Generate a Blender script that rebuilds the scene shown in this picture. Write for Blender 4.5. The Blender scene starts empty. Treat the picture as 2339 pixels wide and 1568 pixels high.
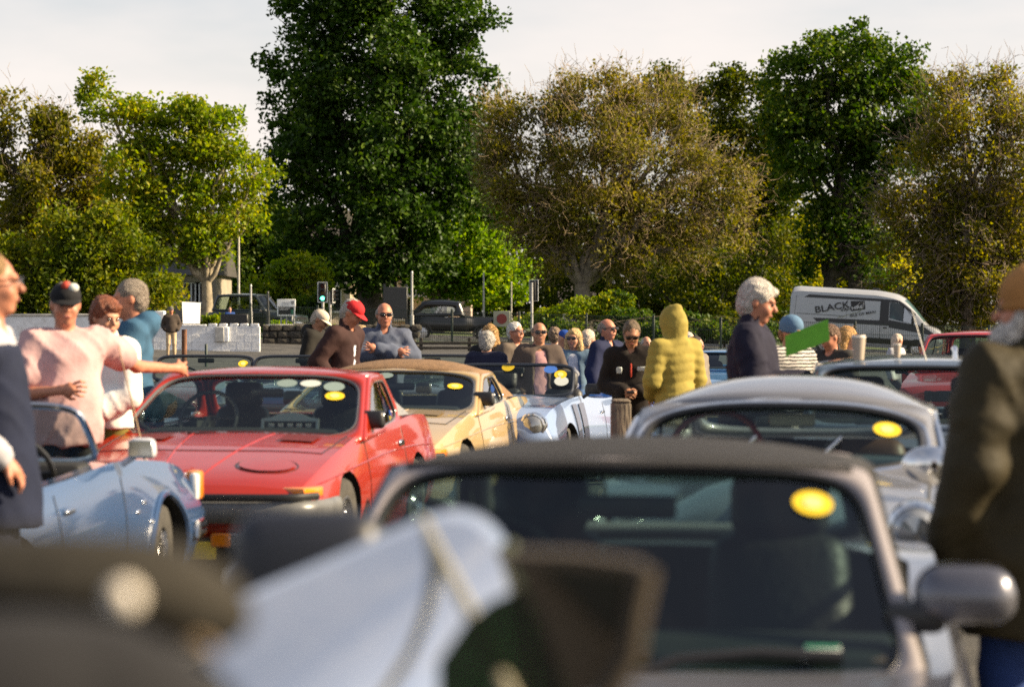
import bpy, bmesh, math, random
import numpy as np
from mathutils import Vector, Matrix, Euler

# ------------------------------------------------------------------ camera, sky, sun, exposure
SC = bpy.context.scene
COL = SC.collection
FOC = 85.0                      # mm on a 36 mm wide frame
FPX = FOC / 36.0 * 2339.0       # focal length in pixels of a 2339 px wide picture
EYE = 1.55                      # eye height
HZ = 735.0                      # row of the horizon in that picture
cam_d = bpy.data.cameras.new('camera')
cam = bpy.data.objects.new('camera', cam_d)
COL.objects.link(cam)
cam.location = (0, 0, EYE)
cam.rotation_euler = (math.radians(90), 0, 0)
cam_d.lens = FOC
cam_d.sensor_width = 36.0
cam_d.shift_y = -(784.0 - HZ) / 2339.0
cam_d.clip_start = 0.05
cam_d.clip_end = 4000
cam_d.dof.use_dof = True
cam_d.dof.focus_distance = 36.0
cam_d.dof.aperture_fstop = 3.2
SC.camera = cam

SUN_AZ = 92.0                   # degrees to the right of the view direction
SUN_EL = 30.0
world = bpy.data.worlds.new('World')
SC.world = world
world.use_nodes = True
wn = world.node_tree.nodes
wl = world.node_tree.links
for n in list(wn):
    wn.remove(n)
w_out = wn.new('ShaderNodeOutputWorld')
w_bg = wn.new('ShaderNodeBackground')
w_sky = wn.new('ShaderNodeTexSky')
w_sky.sky_type = 'NISHITA'
w_sky.sun_disc = False
w_sky.sun_elevation = math.radians(SUN_EL)
w_sky.sun_rotation = math.radians(SUN_AZ)
w_sky.altitude = 10
w_sky.air_density = 1.0
w_sky.dust_density = 2.0
w_sky.ozone_density = 1.0
# thin cloud and haze: the longer the look through the layer, the whiter, so it thickens towards the horizon all round
w_tc = wn.new('ShaderNodeTexCoord')
w_sep = wn.new('ShaderNodeSeparateXYZ')
w_map = wn.new('ShaderNodeMapping')
w_map.inputs['Scale'].default_value = (1.6, 1.6, 5.0)
w_noise = wn.new('ShaderNodeTexNoise')
w_noise.inputs['Scale'].default_value = 2.6
w_noise.inputs['Detail'].default_value = 5
w_noise.inputs['Roughness'].default_value = 0.52


def w_math(op, a, b=None):
    n = wn.new('ShaderNodeMath')
    n.operation = op
    for k, v in enumerate((a, b)):
        if v is None:
            continue
        if isinstance(v, (int, float)):
            n.inputs[k].default_value = v
        else:
            wl.new(v, n.inputs[k])
    return n.outputs[0]


wl.new(w_tc.outputs['Generated'], w_sep.inputs[0])
wl.new(w_tc.outputs['Generated'], w_map.inputs['Vector'])
wl.new(w_map.outputs['Vector'], w_noise.inputs['Vector'])
w_el = w_math('ADD', w_math('MAXIMUM', w_sep.outputs['Z'], 0.0), 0.03)
w_tau = w_math('MULTIPLY', w_math('DIVIDE', 0.16, w_el), w_math('MULTIPLY', w_math('POWER', w_math('MULTIPLY', w_noise.outputs['Fac'], 2.0), 2.2), 1.0))
w_fac = w_math('SUBTRACT', 1.0, w_math('POWER', 2.718, w_math('MULTIPLY', w_tau, -1.0)))
w_mix = wn.new('ShaderNodeMix')
w_mix.data_type = 'RGBA'
w_mix.inputs['B'].default_value = (6.9, 6.25, 5.85, 1)
wl.new(w_fac, w_mix.inputs['Factor'])
wl.new(w_sky.outputs['Color'], w_mix.inputs['A'])
wl.new(w_mix.outputs['Result'], w_bg.inputs['Color'])
w_bg.inputs['Strength'].default_value = 0.067
wl.new(w_bg.outputs['Background'], w_out.inputs['Surface'])

sun_d = bpy.data.lights.new('sun', 'SUN')
sun_d.energy = 5.0
sun_d.angle = math.radians(0.53)
sun_d.color = (1.0, 0.81, 0.54)
sun = bpy.data.objects.new('sun', sun_d)
COL.objects.link(sun)
_az, _el = math.radians(SUN_AZ), math.radians(SUN_EL)
SUN_DIR = Vector((math.sin(_az) * math.cos(_el), math.cos(_az) * math.cos(_el), math.sin(_el)))
sun.rotation_euler = SUN_DIR.to_track_quat('Z', 'Y').to_euler()
sun.location = (30, -10, 40)

SC.view_settings.view_transform = 'Standard'
SC.view_settings.look = 'None'
SC.view_settings.exposure = 1.24
SC.view_settings.gamma = 1.0
SC.view_settings.use_curve_mapping = False
SC.cycles.use_denoising = False      # the photograph is on grainy film
SC.cycles.sample_clamp_indirect = 6.0
SC.cycles.max_bounces = 6
SC.cycles.diffuse_bounces = 3
SC.cycles.glossy_bounces = 4
SC.cycles.transparent_max_bounces = 24
SC.cycles.caustics_reflective = False
SC.cycles.caustics_refractive = False


def at(px, py, d):
    """a point of the place at distance d, from where the photograph shows it"""
    return Vector(((px - 1169.5) / FPX * d, d, EYE - (py - HZ) / FPX * d))


def ax(px, d):
    return (px - 1169.5) / FPX * d


def az(py, d):
    return EYE - (py - HZ) / FPX * d
# ------------------------------------------------------------------ materials
MATS = {}


def nodes_of(m):
    return m.node_tree.nodes, m.node_tree.links


def mat(name, col=(0.5, 0.5, 0.5), rough=0.6, metal=0.0, coat=0.0, var=0.0, vscale=6.0, bump=0.0, bscale=40.0,
        bstretch=None, spec=0.5, sheen=0.0, emit=None, estr=0.0, coatrough=0.04, dirt=None, dscale=3.0):
    if name in MATS:
        return MATS[name]
    m = bpy.data.materials.new(name)
    m.use_nodes = True
    n, l = nodes_of(m)
    b = n['Principled BSDF']
    b.inputs['Base Color'].default_value = (*col, 1)
    b.inputs['Roughness'].default_value = rough
    b.inputs['Metallic'].default_value = metal
    b.inputs['Coat Weight'].default_value = coat
    b.inputs['Coat Roughness'].default_value = coatrough
    b.inputs['Specular IOR Level'].default_value = spec
    b.inputs['Sheen Weight'].default_value = sheen
    if emit:
        b.inputs['Emission Color'].default_value = (*emit, 1)
        b.inputs['Emission Strength'].default_value = estr
    if var or bump or dirt:
        tc = n.new('ShaderNodeTexCoord')
        src = tc.outputs['Object']
        if bstretch:
            mp = n.new('ShaderNodeMapping')
            mp.inputs['Scale'].default_value = bstretch
            l.new(src, mp.inputs['Vector'])
            bsrc = mp.outputs['Vector']
        else:
            bsrc = src
    if var:
        t = n.new('ShaderNodeTexNoise')
        t.inputs['Scale'].default_value = vscale
        t.inputs['Detail'].default_value = 4
        l.new(src, t.inputs['Vector'])
        r = n.new('ShaderNodeMapRange')
        r.inputs['From Min'].default_value = 0.3
        r.inputs['From Max'].default_value = 0.7
        r.inputs['To Min'].default_value = 1 - var
        r.inputs['To Max'].default_value = 1 + var
        l.new(t.outputs['Fac'], r.inputs['Value'])
        mx = n.new('ShaderNodeMix')
        mx.data_type = 'RGBA'
        mx.blend_type = 'MULTIPLY'
        mx.inputs['Factor'].default_value = 1
        mx.inputs['A'].default_value = (*col, 1)
        l.new(r.outputs['Result'], mx.inputs['B'])
        last = mx.outputs['Result']
        if dirt:
            t2 = n.new('ShaderNodeTexNoise')
            t2.inputs['Scale'].default_value = dscale
            t2.inputs['Detail'].default_value = 8
            t2.inputs['Roughness'].default_value = 0.7
            l.new(src, t2.inputs['Vector'])
            r2 = n.new('ShaderNodeMapRange')
            r2.inputs['From Min'].default_value = 0.5
            r2.inputs['From Max'].default_value = 0.68
            l.new(t2.outputs['Fac'], r2.inputs['Value'])
            mx2 = n.new('ShaderNodeMix')
            mx2.data_type = 'RGBA'
            l.new(r2.outputs['Result'], mx2.inputs['Factor'])
            l.new(last, mx2.inputs['A'])
            mx2.inputs['B'].default_value = (*dirt, 1)
            last = mx2.outputs['Result']
        l.new(last, b.inputs['Base Color'])
    if bump:
        t = n.new('ShaderNodeTexNoise')
        t.inputs['Scale'].default_value = bscale
        t.inputs['Detail'].default_value = 3
        l.new(bsrc, t.inputs['Vector'])
        bp = n.new('ShaderNodeBump')
        bp.inputs['Strength'].default_value = bump
        bp.inputs['Distance'].default_value = 0.02
        l.new(t.outputs['Fac'], bp.inputs['Height'])
        l.new(bp.outputs['Normal'], b.inputs['Normal'])
    MATS[name] = m
    return m


def glass_mat(name, tint=(0.75, 0.85, 0.82), extra=0.0, rough=0.0, dust=0.0):
    if name in MATS:
        return MATS[name]
    m = bpy.data.materials.new(name)
    m.use_nodes = True
    n, l = nodes_of(m)
    n.remove(n['Principled BSDF'])
    out = n['Material Output']
    tr = n.new('ShaderNodeBsdfTransparent')
    tr.inputs['Color'].default_value = (*tint, 1)
    gl = n.new('ShaderNodeBsdfGlossy')
    gl.inputs['Roughness'].default_value = rough
    gl.inputs['Color'].default_value = (0.95, 0.97, 1, 1)
    lw = n.new('ShaderNodeLayerWeight')
    lw.inputs['Blend'].default_value = 0.5
    pw = n.new('ShaderNodeMath')
    pw.operation = 'POWER'
    pw.inputs[1].default_value = 5.0
    l.new(lw.outputs['Facing'], pw.inputs[0])
    fr = n.new('ShaderNodeMath')
    fr.operation = 'MULTIPLY_ADD'
    fr.inputs[1].default_value = 0.90
    fr.inputs[2].default_value = 0.03
    l.new(pw.outputs[0], fr.inputs[0])
    ad = n.new('ShaderNodeMath')
    ad.operation = 'ADD'
    ad.use_clamp = True
    ad.inputs[1].default_value = extra
    l.new(fr.outputs[0], ad.inputs[0])
    mx = n.new('ShaderNodeMixShader')
    l.new(ad.outputs[0], mx.inputs['Fac'])
    l.new(tr.outputs[0], mx.inputs[1])
    l.new(gl.outputs[0], mx.inputs[2])
    last = mx.outputs[0]
    if dust:
        df = n.new('ShaderNodeBsdfDiffuse')
        df.inputs['Color'].default_value = (0.7, 0.7, 0.68, 1)
        tx = n.new('ShaderNodeTexNoise')
        tx.inputs['Scale'].default_value = 5
        tx.inputs['Detail'].default_value = 6
        mr = n.new('ShaderNodeMapRange')
        mr.inputs['To Min'].default_value = dust * 0.5
        mr.inputs['To Max'].default_value = dust * 1.5
        l.new(tx.outputs['Fac'], mr.inputs['Value'])
        m2 = n.new('ShaderNodeMixShader')
        l.new(mr.outputs[0], m2.inputs['Fac'])
        l.new(last, m2.inputs[1])
        l.new(df.outputs[0], m2.inputs[2])
        last = m2.outputs[0]
    l.new(last, out.inputs['Surface'])
    MATS[name] = m
    return m


def leaf_mat(name, cols, trans=0.45, gloss=0.015, seed=0.0):
    """leaves: every leaf takes its own colour from the ramp; thin, so light comes through"""
    if name in MATS:
        return MATS[name]
    m = bpy.data.materials.new(name)
    m.use_nodes = True
    n, l = nodes_of(m)
    n.remove(n['Principled BSDF'])
    out = n['Material Output']
    geo = n.new('ShaderNodeNewGeometry')
    tc = n.new('ShaderNodeTexCoord')
    nz = n.new('ShaderNodeTexNoise')
    nz.inputs['Scale'].default_value = 0.45
    nz.inputs['Detail'].default_value = 2
    l.new(tc.outputs['Object'], nz.inputs['Vector'])
    a = n.new('ShaderNodeMath')
    a.operation = 'MULTIPLY_ADD'
    l.new(geo.outputs['Random Per Island'], a.inputs[0])
    a.inputs[1].default_value = 0.6
    s = n.new('ShaderNodeMapRange')
    s.inputs['From Min'].default_value = 0.3
    s.inputs['From Max'].default_value = 0.7
    s.inputs['To Min'].default_value = 0.0
    s.inputs['To Max'].default_value = 0.4
    l.new(nz.outputs['Fac'], s.inputs['Value'])
    l.new(s.outputs['Result'], a.inputs[2])
    rp = n.new('ShaderNodeValToRGB')
    el = rp.color_ramp.elements
    el[0].position, el[0].color = 0.0, (*cols[0], 1)
    el[1].position, el[1].color = 1.0, (*cols[-1], 1)
    for k in range(1, len(cols) - 1):
        e = el.new(k / (len(cols) - 1))
        e.color = (*cols[k], 1)
    l.new(a.outputs[0], rp.inputs['Fac'])
    df = n.new('ShaderNodeBsdfDiffuse')
    tl = n.new('ShaderNodeBsdfTranslucent')
    hs = n.new('ShaderNodeHueSaturation')
    hs.inputs['Saturation'].default_value = 1.15
    hs.inputs['Value'].default_value = 1.7
    l.new(rp.outputs['Color'], hs.inputs['Color'])
    l.new(rp.outputs['Color'], df.inputs['Color'])
    l.new(hs.outputs['Color'], tl.inputs['Color'])
    mx = n.new('ShaderNodeMixShader')
    mx.inputs['Fac'].default_value = trans
    l.new(df.outputs[0], mx.inputs[1])
    l.new(tl.outputs[0], mx.inputs[2])
    gl = n.new('ShaderNodeBsdfGlossy')
    gl.inputs['Roughness'].default_value = 0.6
    gl.inputs['Color'].default_value = (0.9, 0.95, 0.85, 1)
    fr = n.new('ShaderNodeFresnel')
    fr.inputs['IOR'].default_value = 1.35
    gm = n.new('ShaderNodeMath')
    gm.operation = 'MULTIPLY'
    gm.inputs[1].default_value = gloss * 2
    l.new(fr.outputs[0], gm.inputs[0])
    m2 = n.new('ShaderNodeMixShader')
    l.new(gm.outputs[0], m2.inputs['Fac'])
    l.new(mx.outputs[0], m2.inputs[1])
    l.new(gl.outputs[0], m2.inputs[2])
    l.new(m2.outputs[0], out.inputs['Surface'])
    MATS[name] = m
    return m


# ------------------------------------------------------------------ objects
def tag(o, label=None, cat=None, group=None, kind=None):
    if label:
        o['label'] = label
    if cat:
        o['category'] = cat
    if group:
        o['group'] = group
    if kind:
        o['kind'] = kind
    return o


def thing(name, label, cat, loc=(0, 0, 0), rz=0.0, group=None, pitch=0.0):
    o = bpy.data.objects.new(name, None)
    COL.objects.link(o)
    o.empty_display_size = 0.2
    o.location = loc
    o.rotation_euler = (0, pitch, rz)
    return tag(o, label, cat, group)


def link(name, me, parent=None):
    o = bpy.data.objects.new(name, me)
    COL.objects.link(o)
    if parent is not None:
        o.parent = parent
    return o


def np_mesh(name, V, Fq, m=None, smooth=True):
    """mesh from numpy arrays; Fq an (n,3) or (n,4) array"""
    me = bpy.data.meshes.new(name)
    V = np.asarray(V, np.float32)
    Fq = np.asarray(Fq, np.int32)
    k = Fq.shape[1]
    me.vertices.add(len(V))
    me.vertices.foreach_set('co', V.ravel())
    me.loops.add(Fq.size)
    me.loops.foreach_set('vertex_index', Fq.ravel())
    me.polygons.add(len(Fq))
    me.polygons.foreach_set('loop_start', np.arange(0, Fq.size, k, dtype=np.int32))
    me.polygons.foreach_set('loop_total', np.full(len(Fq), k, np.int32))
    me.polygons.foreach_set('use_smooth', np.full(len(Fq), smooth, bool))
    me.update(calc_edges=True)
    if m:
        me.materials.append(m)
    return me


def smooth_mesh(me, ang=38):
    me.polygons.foreach_set('use_smooth', np.ones(len(me.polygons), bool))
    if ang is not None:
        me.set_sharp_from_angle(angle=math.radians(ang))


class MB:
    """collects shapes that become ONE mesh"""

    def __init__(self):
        self.v = []
        self.f = []

    def add(self, vs, fs):
        o = len(self.v)
        self.v += [tuple(p) for p in vs]
        self.f += [tuple(i + o for i in f) for f in fs]
        return self

    def box(self, c, s, rot=None, taper=1.0):
        hx, hy, hz = s[0] / 2, s[1] / 2, s[2] / 2
        vs = []
        for z in (-1, 1):
            k = taper if z > 0 else 1.0
            for x, y in ((-1, -1), (1, -1), (1, 1), (-1, 1)):
                vs.append(Vector((x * hx * k, y * hy * k, z * hz)))
        if rot is not None:
            R = Euler(rot).to_matrix()
            vs = [R @ p for p in vs]
        c = Vector(c)
        return self.add([p + c for p in vs], [(3, 2, 1, 0), (4, 5, 6, 7), (0, 1, 5, 4), (1, 2, 6, 5), (2, 3, 7, 6), (3, 0, 4, 7)])

    def rbox(self, c, s, r=0.03, seg=2, rot=None, scale_top=None):
        bm = bmesh.new()
        bmesh.ops.create_cube(bm, size=1.0)
        for p in bm.verts:
            p.co = Vector((p.co.x * s[0], p.co.y * s[1], p.co.z * s[2]))
            if scale_top and p.co.z > 0:
                p.co.x *= scale_top[0]
                p.co.y *= scale_top[1]
        bmesh.ops.bevel(bm, geom=bm.edges[:] + bm.verts[:], offset=min(r, 0.48 * min(s)), segments=seg, profile=0.5, affect='EDGES')
        R = Euler(rot).to_matrix() if rot is not None else Matrix.Identity(3)
        c = Vector(c)
        bm.verts.index_update()
        vs = [R @ p.co + c for p in bm.verts]
        fs = [[q.index for q in f.verts] for f in bm.faces]
        bm.free()
        return self.add(vs, fs)

    def loft(self, rings, caps=True, closed=True):
        n = len(rings[0])
        o = len(self.v)
        for r in rings:
            self.v += [tuple(p) for p in r]
        for i in range(len(rings) - 1):
            for j in range(n if closed else n - 1):
                k = (j + 1) % n
                self.f.append((o + i * n + j, o + i * n + k, o + (i + 1) * n + k, o + (i + 1) * n + j))
        if caps and closed:
            self.f.append(tuple(o + j for j in reversed(range(n))))
            self.f.append(tuple(o + (len(rings) - 1) * n + j for j in range(n)))
        return self

    def tube(self, path, r, n=8, caps=True, flat=None, closed=False):
        """round tube along a path; r one number or one per point; flat=(a, b) an elliptic section"""
        P = [Vector(p) for p in path]
        m = len(P)
        rs = [r] * m if not hasattr(r, '__len__') else r
        rings = []
        up = Vector((0, 0, 1))
        prev = None
        for i in range(m):
            if closed:
                t = P[(i + 1) % m] - P[i - 1]
            else:
                t = P[min(i + 1, m - 1)] - P[max(i - 1, 0)]
            if t.length < 1e-9:
                t = Vector((0, 0, 1))
            t.normalize()
            if prev is None:
                a = up if abs(t.z) < 0.9 else Vector((1, 0, 0))
                u = (a - t * a.dot(t)).normalized()
            else:
                u = prev - t * prev.dot(t)
                u = u.normalized() if u.length > 1e-6 else t.orthogonal().normalized()
            prev = u
            w = t.cross(u)
            fa, fb = flat if flat else (1, 1)
            rings.append([P[i] + u * (math.cos(2 * math.pi * k / n) * rs[i] * fa) + w * (math.sin(2 * math.pi * k / n) * rs[i] * fb) for k in range(n)])
        if closed:
            rings.append(rings[0])
            return self.loft(rings, caps=False)
        return self.loft(rings, caps=caps)

    def lathe(self, prof, n=24, axis='y', c=(0, 0, 0), caps=False):
        """profile of (radius, offset along the axis)"""
        rings = []
        for (r, h) in prof:
            ring = []
            for k in range(n):
                a = 2 * math.pi * k / n
                p = (r * math.cos(a), r * math.sin(a))
                if axis == 'y':
                    q = (p[0], h, p[1])
                elif axis == 'z':
                    q = (p[0], p[1], h)
                else:
                    q = (h, p[0], p[1])
                ring.append((q[0] + c[0], q[1] + c[1], q[2] + c[2]))
            rings.append(ring)
        return self.loft(rings, caps=caps)

    def ball(self, c, r, nu=12, nv=8, rot=None):
        if not hasattr(r, '__len__'):
            r = (r, r, r)
        R = Euler(rot).to_matrix() if rot is not None else Matrix.Identity(3)
        c = Vector(c)
        rings = []
        for i in range(nv + 1):
            t = math.pi * i / nv
            t = min(max(t, 0.02), math.pi - 0.02)
            rings.append([c + R @ Vector((r[0] * math.sin(t) * math.cos(2 * math.pi * k / nu), r[1] * math.sin(t) * math.sin(2 * math.pi * k / nu), -r[2] * math.cos(t))) for k in range(nu)])
        return self.loft(rings)

    def prism(self, pts, a, b):
        """outline in 3-D points (a list) pushed from offset vector a to offset vector b"""
        a, b = Vector(a), Vector(b)
        n = len(pts)
        o = len(self.v)
        self.v += [tuple(Vector(p) + a) for p in pts] + [tuple(Vector(p) + b) for p in pts]
        self.f.append(tuple(o + i for i in reversed(range(n))))
        self.f.append(tuple(o + n + i for i in range(n)))
        for i in range(n):
            k = (i + 1) % n
            self.f.append((o + i, o + k, o + n + k, o + n + i))
        return self

    def mesh(self, name, m=None, ang=38, fix=True):
        me = bpy.data.meshes.new(name)
        me.from_pydata(self.v, [], self.f)
        if fix:
            bm = bmesh.new()
            bm.from_mesh(me)
            bmesh.ops.recalc_face_normals(bm, faces=bm.faces)
            bm.to_mesh(me)
            bm.free()
        if ang is not None:
            smooth_mesh(me, ang)
        if m:
            me.materials.append(m)
        return me

    def build(self, name, m, parent=None, ang=38, fix=True):
        return link(name, self.mesh(name, m, ang, fix), parent)


def evaluated(o):
    dg = bpy.context.evaluated_depsgraph_get()
    return bpy.data.meshes.new_from_object(o.evaluated_get(dg), depsgraph=dg)


def solidify(o, t, offset=0.0):
    md = o.modifiers.new('solid', 'SOLIDIFY')
    md.thickness = t
    md.offset = offset
    return o


def cut(me, cutters, name):
    """carve closed cutter meshes out of a mesh (made real at once, cutters thrown away)"""
    o = bpy.data.objects.new('work', me)
    COL.objects.link(o)
    cs = []
    for c in cutters:
        co = bpy.data.objects.new('work_cut', c)
        COL.objects.link(co)
        co.hide_render = True
        cs.append(co)
        md = o.modifiers.new('b', 'BOOLEAN')
        md.operation = 'DIFFERENCE'
        md.solver = 'EXACT'
        md.object = co
        md.material_mode = 'TRANSFER'
    bpy.context.view_layer.update()
    r = evaluated(o)
    r.name = name
    bpy.data.objects.remove(o)
    for co in cs:
        bpy.data.objects.remove(co)
    return r


def pchip(xs, ys, xq):
    xs, ys, xq = np.asarray(xs, float), np.asarray(ys, float), np.asarray(xq, float)
    h = np.diff(xs)
    dl = np.diff(ys) / h
    m = np.zeros(len(xs))
    for i in range(1, len(xs) - 1):
        if dl[i - 1] * dl[i] > 0:
            w1, w2 = 2 * h[i] + h[i - 1], h[i] + 2 * h[i - 1]
            m[i] = (w1 + w2) / (w1 / dl[i - 1] + w2 / dl[i])
    m[0], m[-1] = dl[0], dl[-1]
    i = np.clip(np.searchsorted(xs, xq) - 1, 0, len(xs) - 2)
    t = (xq - xs[i]) / h[i]
    return ((2 * t ** 3 - 3 * t ** 2 + 1) * ys[i] + (t ** 3 - 2 * t ** 2 + t) * h[i] * m[i] + (-2 * t ** 3 + 3 * t ** 2) * ys[i + 1] + (t ** 3 - t ** 2) * h[i] * m[i + 1])


def catmull(pts, n):
    """n points along a Catmull-Rom curve through pts (tuples of any length)"""
    P = np.asarray(pts, float)
    Q = np.vstack([2 * P[0] - P[1], P, 2 * P[-1] - P[-2]])
    out = []
    m = len(P) - 1
    for s in np.linspace(0, m - 1e-9, n):
        i = int(s)
        t = s - i
        p0, p1, p2, p3 = Q[i], Q[i + 1], Q[i + 2], Q[i + 3]
        out.append(0.5 * (2 * p1 + (p2 - p0) * t + (2 * p0 - 5 * p1 + 4 * p2 - p3) * t * t + (3 * p1 - p0 - 3 * p2 + p3) * t ** 3))
    return [tuple(p) for p in out]


def text_obj(name, body, size, m, parent, loc, rot, shear=0.0, xs=1.0, align='LEFT'):
    cu = bpy.data.curves.new(name, 'FONT')
    cu.body = body
    cu.size = size
    cu.extrude = 0.004
    cu.offset = 0.012 * size
    cu.shear = shear
    cu.align_x = align
    o = bpy.data.objects.new('work', cu)
    COL.objects.link(o)
    bpy.context.view_layer.update()
    me = evaluated(o)
    me.name = name
    bpy.data.objects.remove(o)
    me.materials.clear()
    me.materials.append(m)
    r = link(name, me, parent)
    r.location = loc
    r.rotation_euler = rot
    r.scale = (xs, 1, 1)
    return r
# ------------------------------------------------------------------ leaf clouds, trees, shrubs
RNG = np.random.default_rng(7)


def leaf_mesh(name, P, size, m, up=0.35, elong=1.5, rng=RNG):
    """one small pointed quad for each leaf position"""
    n = len(P)
    N = rng.normal(size=(n, 3))
    N[:, 2] += up * 2
    N /= np.linalg.norm(N, axis=1, keepdims=True)
    A = rng.normal(size=(n, 3))
    T = np.cross(N, A)
    T /= np.linalg.norm(T, axis=1, keepdims=True) + 1e-9
    B = np.cross(N, T)
    s = size * rng.uniform(0.6, 1.35, size=(n, 1))
    a = s * elong * 0.5
    b = s * 0.5
    V = np.empty((n, 4, 3))
    V[:, 0] = P - T * a
    V[:, 1] = P + B * b - T * a * 0.1 + N * b * 0.15
    V[:, 2] = P + T * a
    V[:, 3] = P - B * b - T * a * 0.1 + N * b * 0.15
    F = np.arange(n * 4).reshape(n, 4)
    return np_mesh(name, V.reshape(-1, 3), F, m, smooth=False)


def stick_mesh(name, A, B, r, m):
    """thin three sided sticks from A to B"""
    n = len(A)
    D = B - A
    D /= np.linalg.norm(D, axis=1, keepdims=True) + 1e-9
    U = np.cross(D, RNG.normal(size=(n, 3)))
    U /= np.linalg.norm(U, axis=1, keepdims=True) + 1e-9
    W = np.cross(D, U)
    V = np.empty((n, 6, 3))
    for k in range(3):
        c, s = math.cos(k * 2.0944), math.sin(k * 2.0944)
        o = (U * c + W * s) * np.asarray(r).reshape(-1, 1)
        V[:, k] = A + o
        V[:, 3 + k] = B + o * 0.45
    base = np.arange(n)[:, None, None] * 6
    q = np.array([[0, 1, 4, 3], [1, 2, 5, 4], [2, 0, 3, 5]])[None]
    return np_mesh(name, V.reshape(-1, 3), (base + q).reshape(-1, 4), m)


def cloud(lobes, n, clump_r, leaves_per_clump, shell=2.4, rng=RNG, squash=0.75, gap=3.4, hollow=-0.55):
    """leaf positions: clumps spread through lobes (cx, cy, cz, rx, ry, rz), thicker towards the outside"""
    L = np.array(lobes, float)
    vol = L[:, 3] * L[:, 4] * L[:, 5]
    w = vol ** 0.75
    w /= w.sum()
    nc = max(4, int(n / leaves_per_clump))
    idx = rng.choice(len(L), nc, p=w)
    d = rng.normal(size=(nc, 3))
    d /= np.linalg.norm(d, axis=1, keepdims=True)
    r = rng.uniform(0.02, 1.08, size=(nc, 1)) ** (1 / shell)
    C = L[idx, :3] + d * r * L[idx, 3:6]
    # open gaps: drop the clumps that fall in the hollows of a slow wave field
    ph = rng.uniform(0, 6.3, 4)
    sc = 6.3 / (gap * np.array([1.0, 0.62, 0.8, 0.45]))
    wv = (np.sin(C[:, 0] * sc[0] + ph[0] + np.sin(C[:, 2] * sc[3])) + np.sin(C[:, 2] * sc[1] + ph[1] + np.sin(C[:, 0] * sc[3] + ph[3])) + np.sin((C[:, 1] + C[:, 0]) * sc[2] + ph[2]))
    C = C[wv > hollow]
    nc = len(C)
    k = rng.integers(0, nc, n)
    cr = clump_r * rng.uniform(0.55, 1.35, size=nc)
    P = C[k] + np.clip(rng.normal(size=(n, 3)), -1.7, 1.7) * cr[k][:, None] * np.array([0.6, 0.6, 0.6 * squash])
    return P, C


def px_lobes(lst, d, depth=1.0):
    out = []
    s = d / FPX
    for l in lst:
        x, y, rx, ry = l[:4]
        dd = d + (l[4] if len(l) > 4 else 0.0)
        p = at(x, y, dd)
        out.append((p.x, p.y, p.z, rx * s, max(rx, ry) * s * depth * 0.9, ry * s))
    return out


def limb_path(a, b, n=6, wob=0.12, sag=0.0, rng=RNG):
    a, b = np.array(a, float), np.array(b, float)
    L = np.linalg.norm(b - a)
    pts = []
    o = np.zeros(3)
    for i in range(n + 1):
        t = i / n
        if 0 < i < n:
            o = o * 0.6 + rng.normal(size=3) * wob * L / n
        p = a + (b - a) * t + (o if 0 < i < n else 0)
        p[2] += sag * L * math.sin(math.pi * t)
        pts.append(p)
    return pts


def gz(x, y):
    """height of the ground: flat car park, then a gentle rise to a road that falls to the right"""
    t = min(max((y - 66.0) / 30.0, 0.0), 1.0)
    t = t * t * (3 - 2 * t)
    return t * (0.72 - 0.033 * min(max(x, -25.0), 25.0))


BARK = dict(rough=0.9, var=0.45, vscale=3.0, bump=0.9, bscale=9.0)


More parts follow.
